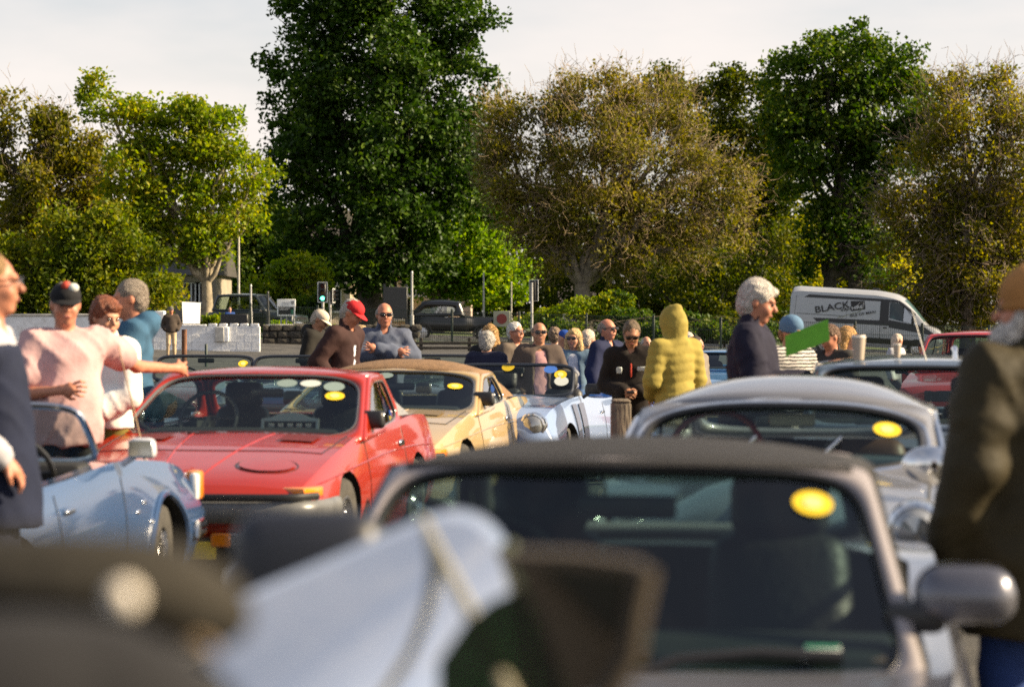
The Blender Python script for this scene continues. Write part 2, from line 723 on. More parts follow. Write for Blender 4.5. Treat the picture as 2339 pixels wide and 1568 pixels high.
def tree(name, label, lobes, d, base_px, trunk_r, mcol, n, leaf=0.2, clump=0.93, lpc=83, bark=(0.09, 0.07, 0.05), twigs=0,
         twig_col=(0.3, 0.22, 0.16), forks=None, fork_y=None, subs=5, shell=2.4, stems=1, group=None, up=0.35, trans=0.45, depth=1.0,
         cat='tree', gloss=0.015, twig_len=0.8, twig_r=0.013, gap=3.4, hollow=-0.55, rag=1.0):
    rng = np.random.default_rng(abs(hash_s(name + label)) % (2 ** 31))
    bx = ax(base_px, d)
    bz = gz(bx, d)
    t = thing(name, label, cat, (bx, d, bz), 0, group)
    off = np.array([bx, d, bz])
    L = np.array(px_lobes(lobes, d, depth))
    L[:, :3] -= off
    L0 = L
    extra = []
    for lb in L:
        for _ in range(7):
            dv = rng.normal(size=3)
            dv /= np.linalg.norm(dv)
            k = rng.uniform(0.22, 0.48)
            extra.append(np.concatenate([lb[:3] + dv * lb[3:6] * rng.uniform(0.75, 1.08) * rag, lb[3:6] * k * rng.uniform(0.8, 1.25, 3)]))
    LL = np.vstack([L, np.array(extra)])
    P, C = cloud(LL, n, clump, lpc, shell, rng, gap=gap, hollow=hollow)
    keep = P[:, 2] > 0.15
    P = P[keep]
    me = leaf_mesh('crown', P, leaf, leaf_mat('leaves_' + label.replace(' ', '_')[:40], mcol, trans, gloss), up, rng=rng)
    cr = link('crown', me, t)
    # trunk and limbs
    mb = MB()
    bm_ = mat('bark_%d_%d_%d' % tuple(int(c * 1000) for c in bark), bark, **BARK)
    forkz = (az(fork_y, d) - bz) if fork_y else 2.5
    tops = []
    for s in range(stems):
        sx = (s - (stems - 1) / 2) * trunk_r * 2.2
        fk = np.array([sx * 1.5 + rng.normal() * 0.1, rng.normal() * 0.15, forkz])
        path = limb_path((sx, 0, -0.3), fk, 5, 0.08, rng=rng)
        rr = np.linspace(trunk_r * 1.25, trunk_r * 0.85, len(path))
        rr[0] *= 1.25
        mb.tube(path, list(rr), 10)
        tops.append((fk, trunk_r * 0.85))
    limb_list = []
    for k in range(len(L)):
        fk, r0 = tops[k % len(tops)]
        c = L[k, :3].copy()
        c[2] = max(c[2], forkz * 0.8)
        e = c + rng.normal(size=3) * 0.25 * L[k, 3:6]
        path = limb_path(fk + np.array([0, 0, -0.15]), e, 8, 0.22, 0.05, rng)
        rr = np.linspace(r0 * 0.62, r0 * 0.14, len(path))
        mb.tube(path, list(rr), 7)
        limb_list.append((path, L[k], r0))
    mb.build('trunk', bm_, t, ang=60)
    A, B, R = [], [], []
    for path, lb, r0 in limb_list:
        for _ in range(subs):
            p = path[rng.integers(3, len(path))]
            dv = rng.normal(size=3)
            dv /= np.linalg.norm(dv)
            e = lb[:3] + dv * lb[3:6] * rng.uniform(0.6, 1.1)
            seg = limb_path(p, e, 5, 0.25, 0.03, rng)
            for i in range(len(seg) - 1):
                A.append(seg[i])
                B.append(seg[i + 1])
                R.append(max(0.012, r0 * 0.13 * (1 - i / 6)))
    if A:
        o = link('branches', stick_mesh('branches', np.array(A), np.array(B), np.array(R), bm_), t)
        o['kind'] = 'stuff'
    if twigs:
        cen = L[:, :3].mean(0)
        A = C[rng.integers(0, len(C), twigs)] + rng.normal(size=(twigs, 3)) * 0.45
        dv = A - cen
        dv[:, 2] += 1.0
        dv /= np.linalg.norm(dv, axis=1, keepdims=True)
        dd = dv + rng.normal(size=(twigs, 3)) * 0.7
        dd[:, 2] += 0.25
        dd /= np.linalg.norm(dd, axis=1, keepdims=True)
        ln = twig_len * rng.uniform(0.4, 1.3, size=(twigs, 1))
        M1 = A + dd * ln * 0.55
        d2 = dd + rng.normal(size=(twigs, 3)) * 0.45
        d2 /= np.linalg.norm(d2, axis=1, keepdims=True)
        M2 = M1 + d2 * ln * 0.55
        tm = mat('twig_%d_%d' % (int(twig_col[0] * 1000), int(twig_col[1] * 1000)), twig_col, rough=0.85)
        o = link('twigs', stick_mesh('twigs', np.vstack([A, M1]), np.vstack([M1, M2]), np.full(2 * twigs, twig_r), tm), t)
        o['kind'] = 'stuff'
    return t


def hash_s(s):
    h = 5381
    for c in s:
        h = (h * 33 + ord(c)) & 0x7fffffff
    return h


def shrub(name, label, lobes, d, mcol, n, leaf=0.1, clump=0.25, trans=0.4, cat='shrub', group=None, lpc=16):
    return tree(name, label, lobes, d, lobes[0][0], 0.05, mcol, n, leaf, clump, lpc, (0.08, 0.06, 0.04), fork_y=lobes[0][1] + lobes[0][3] * 0.5,
                subs=2, cat=cat, group=group, trans=trans, stems=2)


GREENS = dict(  # ramps darkened low and brightened high to put shaded and sunlit contrast into leaves
    holm=[(0.010, 0.024, 0.004), (0.023, 0.052, 0.007), (0.050, 0.096, 0.012), (0.125, 0.180, 0.020)],
    lime=[(0.060, 0.130, 0.008), (0.130, 0.230, 0.012), (0.220, 0.310, 0.016), (0.320, 0.330, 0.020)],
    brown=[(0.030, 0.040, 0.005), (0.095, 0.098, 0.011), (0.195, 0.172, 0.021), (0.340, 0.270, 0.050)],
    dark=[(0.013, 0.024, 0.003), (0.036, 0.055, 0.006), (0.088, 0.100, 0.010), (0.210, 0.185, 0.015)],
    green=[(0.013, 0.032, 0.004), (0.034, 0.070, 0.009), (0.080, 0.125, 0.017), (0.180, 0.195, 0.028)],
    olive=[(0.030, 0.042, 0.005), (0.095, 0.104, 0.010), (0.195, 0.176, 0.014), (0.360, 0.265, 0.019)],
    yellow=[(0.040, 0.082, 0.006), (0.120, 0.185, 0.011), (0.225, 0.262, 0.014), (0.360, 0.280, 0.018)],
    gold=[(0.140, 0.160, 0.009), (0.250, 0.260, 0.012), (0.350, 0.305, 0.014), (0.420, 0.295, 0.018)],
    hedge=[(0.030, 0.054, 0.005), (0.085, 0.120, 0.009), (0.165, 0.185, 0.013), (0.290, 0.235, 0.018)],
)

tree('evergreen_tree', 'towering dense dark evergreen tree rising past the top of the picture',
     [(870, -60, 190, 120), (740, 40, 125, 120), (1000, 40, 125, 130), (860, 110, 220, 140), (690, 190, 95, 120), (1050, 190, 85, 120),
      (860, 260, 235, 150), (680, 330, 85, 110), (1050, 310, 95, 120), (860, 400, 240, 130), (690, 450, 95, 90), (1030, 430, 105, 100),
      (850, 530, 215, 100), (740, 585, 110, 60), (960, 575, 120, 75), (860, 610, 130, 45)],
     135, 845, 0.75, GREENS['holm'], 96100, leaf=0.194, clump=0.85, lpc=96, bark=(0.05, 0.042, 0.035), fork_y=620, subs=4, trans=0.25, gloss=0.02, hollow=-1.1, gap=2.6, rag=0.86)
tree('lime_tree', 'bright yellow-green sunlit tree at the foot of the tall evergreen',
     [(1095, 440, 75, 60), (1055, 530, 95, 75), (1130, 580, 90, 70), (1015, 625, 85, 55), (1100, 650, 100, 45), (1175, 645, 60, 50)],
     146, 1000, 0.35, GREENS['lime'], 23250, leaf=0.194, clump=0.78, lpc=76, fork_y=650, subs=4, trans=0.5)
tree('brown_tree', 'wide round tree with thinning brown autumn leaves and many bare twigs',
     [(1350, 205, 110, 45), (1480, 215, 90, 45), (1385, 265, 150, 75), (1235, 285, 110, 80), (1500, 285, 130, 85), (1610, 350, 80, 85), (1390, 380, 200, 110), (1220, 410, 110, 90),
      (1550, 460, 120, 85), (1400, 500, 170, 70), (1140, 300, 50, 75), (1120, 400, 50, 60), (1270, 560, 100, 60), (1560, 560, 120, 50), (1660, 440, 60, 70), (1420, 590, 110, 40), (1200, 500, 60, 60)],
     118, 1335, 0.42, GREENS['brown'], 52700, leaf=0.122, clump=0.78, lpc=57, bark=(0.19, 0.16, 0.12), twigs=9000, twig_col=(0.30, 0.22, 0.125),
     fork_y=648, subs=14, trans=0.35, hollow=-0.25, gap=3.0)
tree('dark_tree', 'dark olive tree between the brown tree and the tall green tree',
     [(1690, 215, 110, 55), (1620, 260, 100, 80), (1760, 330, 110, 120), (1680, 400, 130, 130), (1780, 500, 110, 110), (1690, 560, 140, 80), (1570, 610, 150, 60), (1450, 640, 120, 50), (1330, 640, 110, 50), (1250, 620, 70, 60),
      (1540, 195, 90, 40), (1810, 260, 60, 60)],
     150, 1640, 0.35, GREENS['dark'], 46500, leaf=0.173, clump=0.85, lpc=76, bark=(0.05, 0.04, 0.03), fork_y=640, subs=6, trans=0.5)
tree('tall_tree', 'tall round-headed green tree on a forked dark trunk behind the van',
     [(1930, 140, 125, 60), (1830, 200, 85, 75), (2035, 200, 85, 75), (1930, 270, 170, 110), (1845, 370, 85, 90), (2020, 370, 100, 95),
      (1930, 440, 95, 90), (1900, 530, 65, 70), (1990, 520, 70, 70), (1790, 290, 55, 60), (2090, 300, 50, 60), (1975, 95, 45, 30), (1880, 110, 45, 30), (1870, 600, 60, 50), (1990, 600, 60, 50)],
     128, 1925, 0.42, GREENS['green'], 41850, leaf=0.173, clump=0.78, lpc=76, bark=(0.055, 0.045, 0.035), fork_y=640, subs=6, stems=2, trans=0.4)
tree('olive_tree', 'olive and yellow twiggy tree filling the right edge',
     [(2190, 215, 55, 40), (2290, 190, 50, 35), (2220, 260, 95, 70), (2330, 270, 90, 90), (2150, 370, 110, 100), (2290, 400, 140, 130), (2110, 480, 100, 90), (2240, 540, 150, 100), (2340, 560, 100, 120),
      (2110, 600, 100, 75), (2220, 660, 140, 60), (2150, 710, 90, 40), (2280, 715, 90, 40), (2050, 690, 60, 50)],
     112, 2210, 0.32, GREENS['olive'], 55800, leaf=0.122, clump=0.78, lpc=57, bark=(0.15, 0.12, 0.09), twigs=8000, twig_col=(0.25, 0.185, 0.135), fork_y=640, subs=12, trans=0.55, hollow=-0.3, gap=3.0)
tree('sycamore_tree', 'open yellow-green tree with a pale forked trunk behind the white wall',
     [(400, 262, 60, 35), (440, 290, 80, 50), (525, 330, 65, 60), (330, 310, 80, 65), (300, 255, 50, 30), (235, 225, 45, 45), (195, 185, 34, 16), (570, 400, 45, 60), (450, 400, 110, 75),
      (330, 400, 90, 60), (540, 480, 60, 55), (430, 490, 110, 55), (300, 500, 80, 55), (500, 560, 70, 35), (370, 565, 80, 40)],
     104, 470, 0.24, GREENS['yellow'], 32550, leaf=0.137, clump=0.65, lpc=70, bark=(0.30, 0.25, 0.17), fork_y=640, subs=10, trans=0.5, shell=2.0, hollow=-0.2, gap=2.6)
tree('oak_tree', 'shaggy dark olive tree at the left edge',
     [(15, 275, 40, 45), (95, 290, 45, 35), (130, 330, 70, 55), (190, 340, 45, 45), (60, 420, 100, 90), (170, 430, 90, 80), (10, 530, 80, 80), (110, 540, 100, 70), (210, 540, 70, 60)],
     108, 60, 0.3, GREENS['olive'], 32550, leaf=0.144, clump=0.70, lpc=70, bark=(0.06, 0.05, 0.035), twigs=1500, twig_col=(0.22, 0.17, 0.12), fork_y=620, subs=10, trans=0.45, hollow=-0.2, gap=2.6)
tree('roadside_hedge', 'tall unclipped green hedge behind the people at the left',
     [(30, 670, 90, 55), (150, 660, 100, 60), (270, 650, 90, 60), (340, 655, 60, 65), (90, 690, 140, 40), (240, 690, 100, 40), (90, 600, 70, 50), (200, 590, 75, 55), (10, 590, 60, 50),
      (290, 560, 60, 45), (150, 530, 50, 40), (240, 510, 45, 35), (350, 585, 45, 40)],
     94, 180, 0.12, GREENS['hedge'], 36000, leaf=0.125, clump=0.62, lpc=62, bark=(0.1, 0.08, 0.05), fork_y=690, subs=6, stems=3, cat='hedge', trans=0.45, hollow=-0.5, gap=2.2)
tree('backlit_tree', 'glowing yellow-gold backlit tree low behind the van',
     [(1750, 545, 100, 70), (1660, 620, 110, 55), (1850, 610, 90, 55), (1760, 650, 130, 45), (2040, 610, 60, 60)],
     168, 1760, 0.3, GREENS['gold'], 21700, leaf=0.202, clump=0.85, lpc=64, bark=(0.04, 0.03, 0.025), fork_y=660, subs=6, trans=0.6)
tree('hazel_clump', 'tangle of dark leaning stems between the brown tree and the van',
     [(1480, 620, 90, 50), (1600, 590, 110, 50), (1720, 600, 110, 50), (1800, 560, 70, 60), (1650, 690, 140, 45), (1780, 690, 90, 45), (1860, 700, 70, 45), (1990, 710, 70, 40)],
     124, 1620, 0.15, GREENS['dark'], 10850, leaf=0.130, clump=0.70, lpc=51, bark=(0.035, 0.028, 0.02), fork_y=722, subs=16, stems=5, trans=0.55)
tree('ash_tree', 'dark green tree filling the gap left of the tall evergreen',
     [(600, 500, 55, 80), (625, 590, 70, 60), (570, 600, 50, 60), (660, 650, 70, 40), (590, 660, 50, 40)],
     150, 610, 0.25, GREENS['green'], 17050, leaf=0.180, clump=0.78, lpc=70, fork_y=690, subs=5, trans=0.45)
tree('low_lime_tree', 'low sunlit leafy tree overhanging the notice board',
     [(655, 625, 40, 25), (610, 665, 35, 28), (700, 605, 35, 22), (690, 680, 22, 25), (640, 690, 35, 20), (590, 700, 25, 25), (725, 640, 25, 20)],
     118, 640, 0.12, GREENS['yellow'], 11000, leaf=0.15, clump=0.6, lpc=50, fork_y=710, subs=4, trans=0.5, hollow=-0.3, gap=2.0)
# far wood behind everything: one mass
_wl = px_lobes([(x, 600 + 25 * math.sin(x * 0.013), 170, 150) for x in range(-120, 2500, 120)] + [(x, 700, 110, 45) for x in range(-120, 2500, 110)], 200)
_P, _C = cloud(_wl, 60000, 0.8, 20, hollow=-9)
wood = link('far_wood', leaf_mesh('far_wood', _P[_P[:, 2] > 0.2], 0.42, leaf_mat('leaves_far_wood', GREENS['dark'], 0.45)))
tag(wood, 'dark distant belt of woodland behind all the trees', 'wood', kind='stuff')
# ------------------------------------------------------------------ ground, road, walls, fence, houses
def sheet(name, xs, ys, dz, m, kind='structure'):
    V = [(x, y, gz(x, y) + dz) for y in ys for x in xs]
    nx = len(xs)
    F = [(j * nx + i, j * nx + i + 1, (j + 1) * nx + i + 1, (j + 1) * nx + i) for j in range(len(ys) - 1) for i in range(nx - 1)]
    o = link(name, np_mesh(name, V, F, m))
    o['kind'] = kind
    return o


ASPH = mat('asphalt', (0.055, 0.053, 0.050), rough=0.85, var=0.35, vscale=2.5, bump=0.5, bscale=120, dirt=(0.09, 0.085, 0.075), dscale=0.8)
GRASS = mat('grass_ground', (0.055, 0.085, 0.018), rough=0.95, var=0.5, vscale=1.5, bump=0.8, bscale=60)
GX = [-1500, -300, -70, -40, -25, -12, 0, 12, 25, 40, 70, 300, 1500]
sheet('ground', GX, [-600, -40, -12, 0, 20, 40, 60, 66, 70, 74, 78, 81.4, 86, 90, 94, 96, 100, 106, 112, 140, 300, 900, 3000], -0.012, GRASS)
sheet('car_park', [-40, -25, -12, 0, 12, 25, 40], [-12, 0, 20, 40, 60, 66, 70, 74, 78, 81.4, 86, 90], 0.004, ASPH)
sheet('road', [-70, -25, -12, 0, 12, 25, 70], [94, 96, 100, 106, 112], 0.006, ASPH)
PAINT = mat('road_paint', (0.6, 0.58, 0.5), rough=0.7, var=0.3, vscale=5)
YPAINT = mat('yellow_road_paint', (0.55, 0.38, 0.04), rough=0.7, var=0.3, vscale=5)
KERB = mat('kerb_stone', (0.30, 0.28, 0.25), rough=0.85, var=0.3, vscale=3, bump=0.4)
for (x0, x1, yy) in ((-12, -3, 40.0), (-14, -4, 47.0), (-16, -4, 54.0), (3, 14, 47.0)):
    o = sheet('painted_line', [x0, x1], [yy, yy + 0.14], 0.009, YPAINT)
for yy in (94, 112):
    mb = MB()
    for i in range(24):
        x0, x1 = -36 + i * 3, -36 + (i + 1) * 3 - 0.01
        mb.loft([[(x0, yy - 0.07, gz(x0, yy) - 0.1), (x0, yy + 0.07, gz(x0, yy) - 0.1), (x0, yy + 0.07, gz(x0, yy) + 0.12), (x0, yy - 0.07, gz(x0, yy) + 0.12)],
                 [(x1, yy - 0.07, gz(x1, yy) - 0.1), (x1, yy + 0.07, gz(x1, yy) - 0.1), (x1, yy + 0.07, gz(x1, yy) + 0.12), (x1, yy - 0.07, gz(x1, yy) + 0.12)]])
    o = mb.build('kerb', KERB)
    o['kind'] = 'structure'

# white painted block wall with a notched top
WHITE = mat('white_masonry_paint', (0.80, 0.80, 0.80), rough=0.8, var=0.10, vscale=1.4, bump=0.5, bscale=9, dirt=(0.66, 0.64, 0.61), dscale=3.2)
wy = 82.0
wx0, wx1 = ax(352, wy), ax(594, wy)
wt = thing('painted_wall', 'white painted wall with a notched top beside the mesh fence', 'wall', ((wx0 + wx1) / 2, wy, gz(-10, wy)))
half = (wx1 - wx0) / 2
top = az(745, wy) - gz(-10, wy)
nb, nr = 7, 4
bl, bh = 2 * half / nb, (top + 0.25) / nr
blk = MB().rbox((0, 0, 0), (bl - 0.003, 0.22, bh - 0.003), 0.006, 1).mesh('block', WHITE)
for r in range(nr):
    for k in range(nb + (r % 2)):
        w = 1.0
        x = -half + bl * (k + 0.5 - 0.5 * (r % 2))
        if r % 2 and k in (0, nb):
            w = 0.5
            x += bl * (0.25 if k == 0 else -0.25)
        o = link('block', blk, wt)
        o.location = (x, 0.002 * ((k * 7 + r * 3) % 4), -0.25 + bh * (r + 0.5))
        o.scale = (w, 1, 1)
MB().box((0, 0.0, top / 2 - 0.13), (2 * half - 0.02, 0.19, top + 0.24)).build('mortar_core', WHITE, wt)
mer = MB().rbox((0, 0, 0), (0.27, 0.22, 0.1), 0.012, 1).mesh('merlon', WHITE)
for px in (486, 510, 535, 558, 582):
    o = link('merlon', mer, wt)
    o.location = (ax(px, wy) - wt.location.x, 0, top + 0.045)
MB().rbox((-half + 0.9, 0, top + 0.03), (1.75, 0.26, 0.06), 0.01, 1).build('coping', WHITE, wt)
GREYBOX = mat('grey_box_paint', (0.42, 0.41, 0.38), rough=0.6, var=0.2)
b = MB().rbox((ax(503, wy) - wt.location.x, -0.16, top - 0.27), (0.3, 0.12, 0.5), 0.015, 1).build('meter_box', GREYBOX, wt)
b = MB().rbox((ax(518, wy) - wt.location.x, -0.15, top - 0.27), (0.16, 0.1, 0.5), 0.015, 1).build('meter_box', WHITE, wt)
# lower pale wall further left, behind the people
lt = thing('garden_wall', 'low pale wall with flat coping behind the man in pink', 'wall', (ax(170, 84), 84, gz(-15, 84)))
MB().rbox((0, 0, 0.42), (5.6, 0.25, 1.1), 0.02, 1).build('wall_body', WHITE, lt)
MB().rbox((0, 0, 1.0), (5.7, 0.34, 0.09), 0.02, 1).build('coping', mat('coping_stone', (0.42, 0.40, 0.37), 0.8, var=0.2), lt)
MB().rbox((2.98, 0, 0.5), (0.34, 0.4, 1.3), 0.02, 1).build('gate_pillar', WHITE, lt)

# notice hoarding: a plain white board
t = thing('blank_board', 'plain white board standing above the white wall beside the pale trunk', 'board', (ax(437, 85), 85, gz(-11, 85)))
MB().prism([(-0.34, 0, az(689, 85) - t.location.z), (0.35, 0, az(691, 85) - t.location.z), (0.32, 0, az(739, 85) - t.location.z), (-0.31, 0, az(739, 85) - t.location.z)], (0, 0, 0), (0, 0.03, 0)).build('panel', mat('white_board', (0.9, 0.89, 0.84), 0.5), t)
o = t.children[0]
t.rotation_euler = (0, 0, math.radians(28))
for sx in (-0.25, 0.25):
    MB().box((sx, 0.06, 0.55), (0.06, 0.05, 1.5)).build('post', mat('grey_timber', (0.2, 0.17, 0.14), 0.9), t)

RUST = mat('rusty_iron', (0.16, 0.07, 0.035), rough=0.85, var=0.5, vscale=8, bump=0.5)
o = MB().tube([(0, 0, -0.1), (0, 0, az(752, 45))], 0.05, 10).build('iron_post', RUST)
o.location = (ax(421, 45), 45, 0)
tag(o, 'rusty brown iron post in front of the white wall', 'post')
o = MB().tube([(0, 0, -0.1), (0, 0, 0.68), (0, 0, 0.7)], [0.045, 0.045, 0.03], 10).build('bollard', mat('dark_green_paint', (0.015, 0.03, 0.02), 0.5))
o.location = (ax(471, 74), 74, gz(-10, 74))
tag(o, 'short dark bollard against the white wall', 'bollard')

# dark stone wall
STONE = mat('dark_stone', (0.060, 0.052, 0.042), rough=0.95, var=0.6, vscale=5, bump=1.0, bscale=7, dirt=(0.03, 0.035, 0.02))
t = thing('stone_wall', 'low dark rubble stone wall right of the white wall', 'wall', (ax(770, 87), 87, gz(-6, 87)))
rng = random.Random(3)
sx0, sx1 = ax(600, 87) - t.location.x, ax(945, 87) - t.location.x
MB().box(((sx0 + sx1) / 2, 0.05, 0.2), (sx1 - sx0, 0.3, 0.95)).build('core', STONE, t)
stone_me = []
for k in range(4):
    mb = MB().rbox((0, 0, 0), (1, 1, 1), 0.16, 1)
    mb.v = [(x + rng.uniform(-.06, .06), y + rng.uniform(-.06, .06), z + rng.uniform(-.06, .06)) for x, y, z in mb.v]
    stone_me.append(mb.mesh('stone', STONE, ang=50))
for r in range(4):
    x = sx0
    while x < sx1:
        w = rng.uniform(0.22, 0.5)
        o = link('stone', stone_me[rng.randrange(4)], t)
        o.location = (x + w / 2, -0.1 + rng.uniform(-0.02, 0.02), -0.12 + 0.24 * r + 0.02)
        o.scale = (w - 0.015, 0.2, 0.225)
        x += w
# timber rail fence below the old black car
TIM = mat('weathered_timber', (0.035, 0.03, 0.024), rough=0.9, var=0.4, bump=0.5)
t = thing('rail_fence', 'dark timber rail fence below the old black car', 'fence', (ax(1020, 85), 85, gz(-2, 85)))
for k in range(3):
    MB().rbox((0, 0, -0.08 + 0.17 * k), (5.2, 0.05, 0.10), 0.01, 1).build('rail', TIM, t)
for x in (-2.5, -0.9, 0.8, 2.4):
    MB().rbox((x, 0.06, 0.08), (0.12, 0.1, 0.75), 0.01, 1).build('post', TIM, t)

# green weld-mesh fence
FGREEN = mat('fence_green', (0.008, 0.022, 0.014), rough=0.5)
fx0, fx1, fy = ax(572, 90), ax(2260, 90), 90.0
npan = 11
pw = (fx1 - fx0) / npan
mb = MB()
for k in range(int(pw / 0.07)):
    mb.box((-pw / 2 + 0.035 + k * 0.07, 0, 0.62), (0.012, 0.012, 1.22))
for z in (0.03, 0.42, 0.82, 1.2):
    mb.box((0, 0, z), (pw, 0.016, 0.016))
pan = mb.mesh('mesh_panel', FGREEN, ang=None, fix=False)
pst = MB().rbox((0, 0, 0.62), (0.08, 0.08, 1.4), 0.008, 1).mesh('post', FGREEN)
t = thing('mesh_fence', 'dark green weld-mesh fence between the crowd and the road', 'fence', ((fx0 + fx1) / 2, fy, 0))
for k in range(npan + 1):
    x = fx0 + k * pw
    o = link('post', pst, t)
    o.location = (x - t.location.x, 0, gz(x, fy))
    if k < npan:
        o = link('mesh_panel', pan, t)
        o.location = (x + pw / 2 - t.location.x, 0, gz(x + pw / 2, fy) + 0.02)
        o.rotation_euler = (0, math.atan2(gz(x, fy) - gz(x + pw, fy), pw), 0)
        o['kind'] = 'stuff'
shrub('low_hedge', 'bright sunlit low hedge behind the mesh fence under the notice board', [(640, 752, 38, 16), (690, 752, 34, 16), (735, 754, 30, 14)], 93, GREENS['lime'], 5000, 0.09, 0.16, cat='hedge')
shrub('bush', 'rounded brown-green bush beside the pale tree trunk', [(492, 728, 18, 16), (480, 735, 12, 12)], 96, GREENS['yellow'], 1500, 0.09, 0.15)
shrub('dark_bush', 'dark rounded bush under the traffic light', [(715, 700, 35, 35), (690, 720, 25, 22)], 116, GREENS['green'], 3000, 0.14, 0.25)
shrub('verge_bush', 'sunlit weedy bush at the foot of the brown tree', [(1290, 728, 60, 20), (1390, 728, 50, 20), (1225, 732, 40, 16), (1330, 705, 45, 25), (1400, 700, 40, 30)], 104, GREENS['yellow'], 9000, 0.1, 0.2)
shrub('ivy_bush', 'dark ivy bush right of the brown tree trunk', [(1440, 715, 45, 40), (1490, 735, 50, 30), (1560, 740, 50, 25)], 100, GREENS['green'], 6000, 0.12, 0.25)
shrub('fence_hedge', 'dark low hedge along the foot of the mesh fence behind the crowd', [(1180, 752, 60, 16), (1290, 755, 60, 18), (1400, 757, 60, 20), (1510, 760, 60, 20), (1620, 762, 60, 20), (1730, 762, 60, 22)], 92.5, GREENS['green'], 9000, 0.10, 0.22, cat='hedge')
shrub('bramble_bush', 'low dark bramble between the stems and the van', [(1660, 745, 60, 28), (1760, 735, 50, 30)], 100, GREENS['dark'], 5000, 0.12, 0.25)

# houses behind the trees
def house(name, label, x0p, x1p, ytop, d, wallcol, roofcol, wins, gable=0.0):
    xa, xb = ax(x0p, d), ax(x1p, d)
    cx = (xa + xb) / 2
    t = thing(name, label, 'house', (cx, d, gz(cx, d)))
    w, h, dp = xb - xa, az(ytop, d) - gz(cx, d), 8.0
    wm = mat(name + '_render_' + str(x0p), wallcol, rough=0.9, var=0.15, vscale=1.0, bump=0.3)
    me = MB().box((0, dp / 2, h / 2 - 0.2), (w, dp, h + 0.4)).mesh('wall', wm)
    cs = []
    for (px, py, ww, wh) in wins:
        cs.append(MB().box((ax(px, d) - cx, 0, az(py, d) - t.location.z), (ww, 0.5, wh)).mesh('c', wm))
    link('wall', cut(me, cs, 'wall'), t)
    gm = mat('dark_window_glass', (0.02, 0.022, 0.025), rough=0.08, spec=0.8)
    fm = mat('window_frame_white', (0.6, 0.6, 0.58), rough=0.5)
    for (px, py, ww, wh) in wins:
        x, z = ax(px, d) - cx, az(py, d) - t.location.z
        win = MB().box((x, 0.2, z), (ww - 0.02, 0.02, wh - 0.02)).build('window', gm, t)
        mb = MB()
        for s in (-1, 0, 1):
            mb.box((x + s * (ww / 2 - 0.04), 0.16, z), (0.07, 0.05, wh - 0.02))
        for s in (-1, 1):
            mb.box((x, 0.155, z + s * (wh / 2 - 0.04)), (ww - 0.02, 0.05, 0.07))
        mb.build('frame', fm, win)
        MB().box((x, -0.05, z - wh / 2 - 0.04), (ww + 0.16, 0.16, 0.07)).build('sill', fm, win)
    rm = mat(name + '_slate', roofcol, rough=0.7, var=0.3, bump=0.5, bscale=6)
    rz_ = h
    MB().prism([(-w / 2 - 0.3, -0.4, rz_), (-w / 2 - 0.3, dp + 0.4, rz_), (-w / 2 - 0.3, dp / 2, rz_ + 2.6)], (0, 0, 0), (w + 0.6, 0, 0)).build('roof', rm, t, ang=None)
    r = t.children[-1]
    for s in (-0.36, 0.36):
        MB().box((w * s, dp / 2, rz_ + 2.9), (0.9, 0.6, 1.4)).build('chimney', wm, r)
    return t


house('stone_house', 'grey-beige rendered house behind the brown jacket man', 345, 492, 628, 138, (0.30, 0.26, 0.20), (0.06, 0.055, 0.05),
      [(398, 668, 1.0, 1.2), (436, 668, 1.0, 1.2), (372, 722, 1.0, 1.4), (418, 725, 1.2, 1.4), (462, 668, 0.9, 1.2)])
house('tan_house', 'pale tan house half hidden behind the traffic light', 668, 800, 596, 165, (0.42, 0.34, 0.24), (0.07, 0.06, 0.055),
      [(700, 625, 1.1, 1.6), (735, 625, 1.1, 1.6), (770, 625, 1.1, 1.6), (720, 685, 1.2, 1.6), (760, 685, 1.2, 1.6)])
house('pink_house', 'pinkish rendered house behind the black sign panel and old black car', 850, 1075, 625, 172, (0.42, 0.32, 0.26), (0.07, 0.06, 0.055),
      [(890, 650, 1.2, 1.6), (950, 650, 1.2, 1.6), (1010, 650, 1.2, 1.6), (920, 705, 1.2, 1.6), (1040, 650, 1.2, 1.6)])
house('white_house', 'white house glimpsed past the trunk of the brown tree', 1285, 1362, 702, 180, (0.62, 0.58, 0.50), (0.07, 0.06, 0.055),
      [(1305, 720, 0.9, 0.8), (1340, 720, 0.9, 0.8)])

# lamp posts and thin poles
GALV = mat('galvanised_steel', (0.42, 0.41, 0.39), rough=0.5, metal=0.3, var=0.15)
DARKP = mat('dark_pole_paint', (0.03, 0.032, 0.032), rough=0.5)


def pole(name, label, px, ytop, d, r, m, cat='pole', lamp=False):
    x = ax(px, d)
    z0 = gz(x, d)
    t = thing(name, label, cat, (x, d, z0))
    h = az(ytop, d) - z0
    MB().tube([(0, 0, -0.1), (0, 0, 1.0), (0, 0, 1.02), (0, 0, h)], [r * 1.5, r * 1.5, r, r * 0.75], 10).build('shaft', m, t)
    MB().tube([(0, 0, h - 0.02), (0, 0, h + 0.05)], [r, r * 0.6], 10).build('cap', m, t)
    if lamp:
        MB().tube([(0, 0, h), (0.3, 0, h + 0.25), (0.9, 0, h + 0.3)], r * 0.6, 8).build('arm', m, t)
        MB().rbox((1.2, 0, h + 0.3), (0.7, 0.25, 0.14), 0.05, 2).build('lamp_head', m, t)
    return t


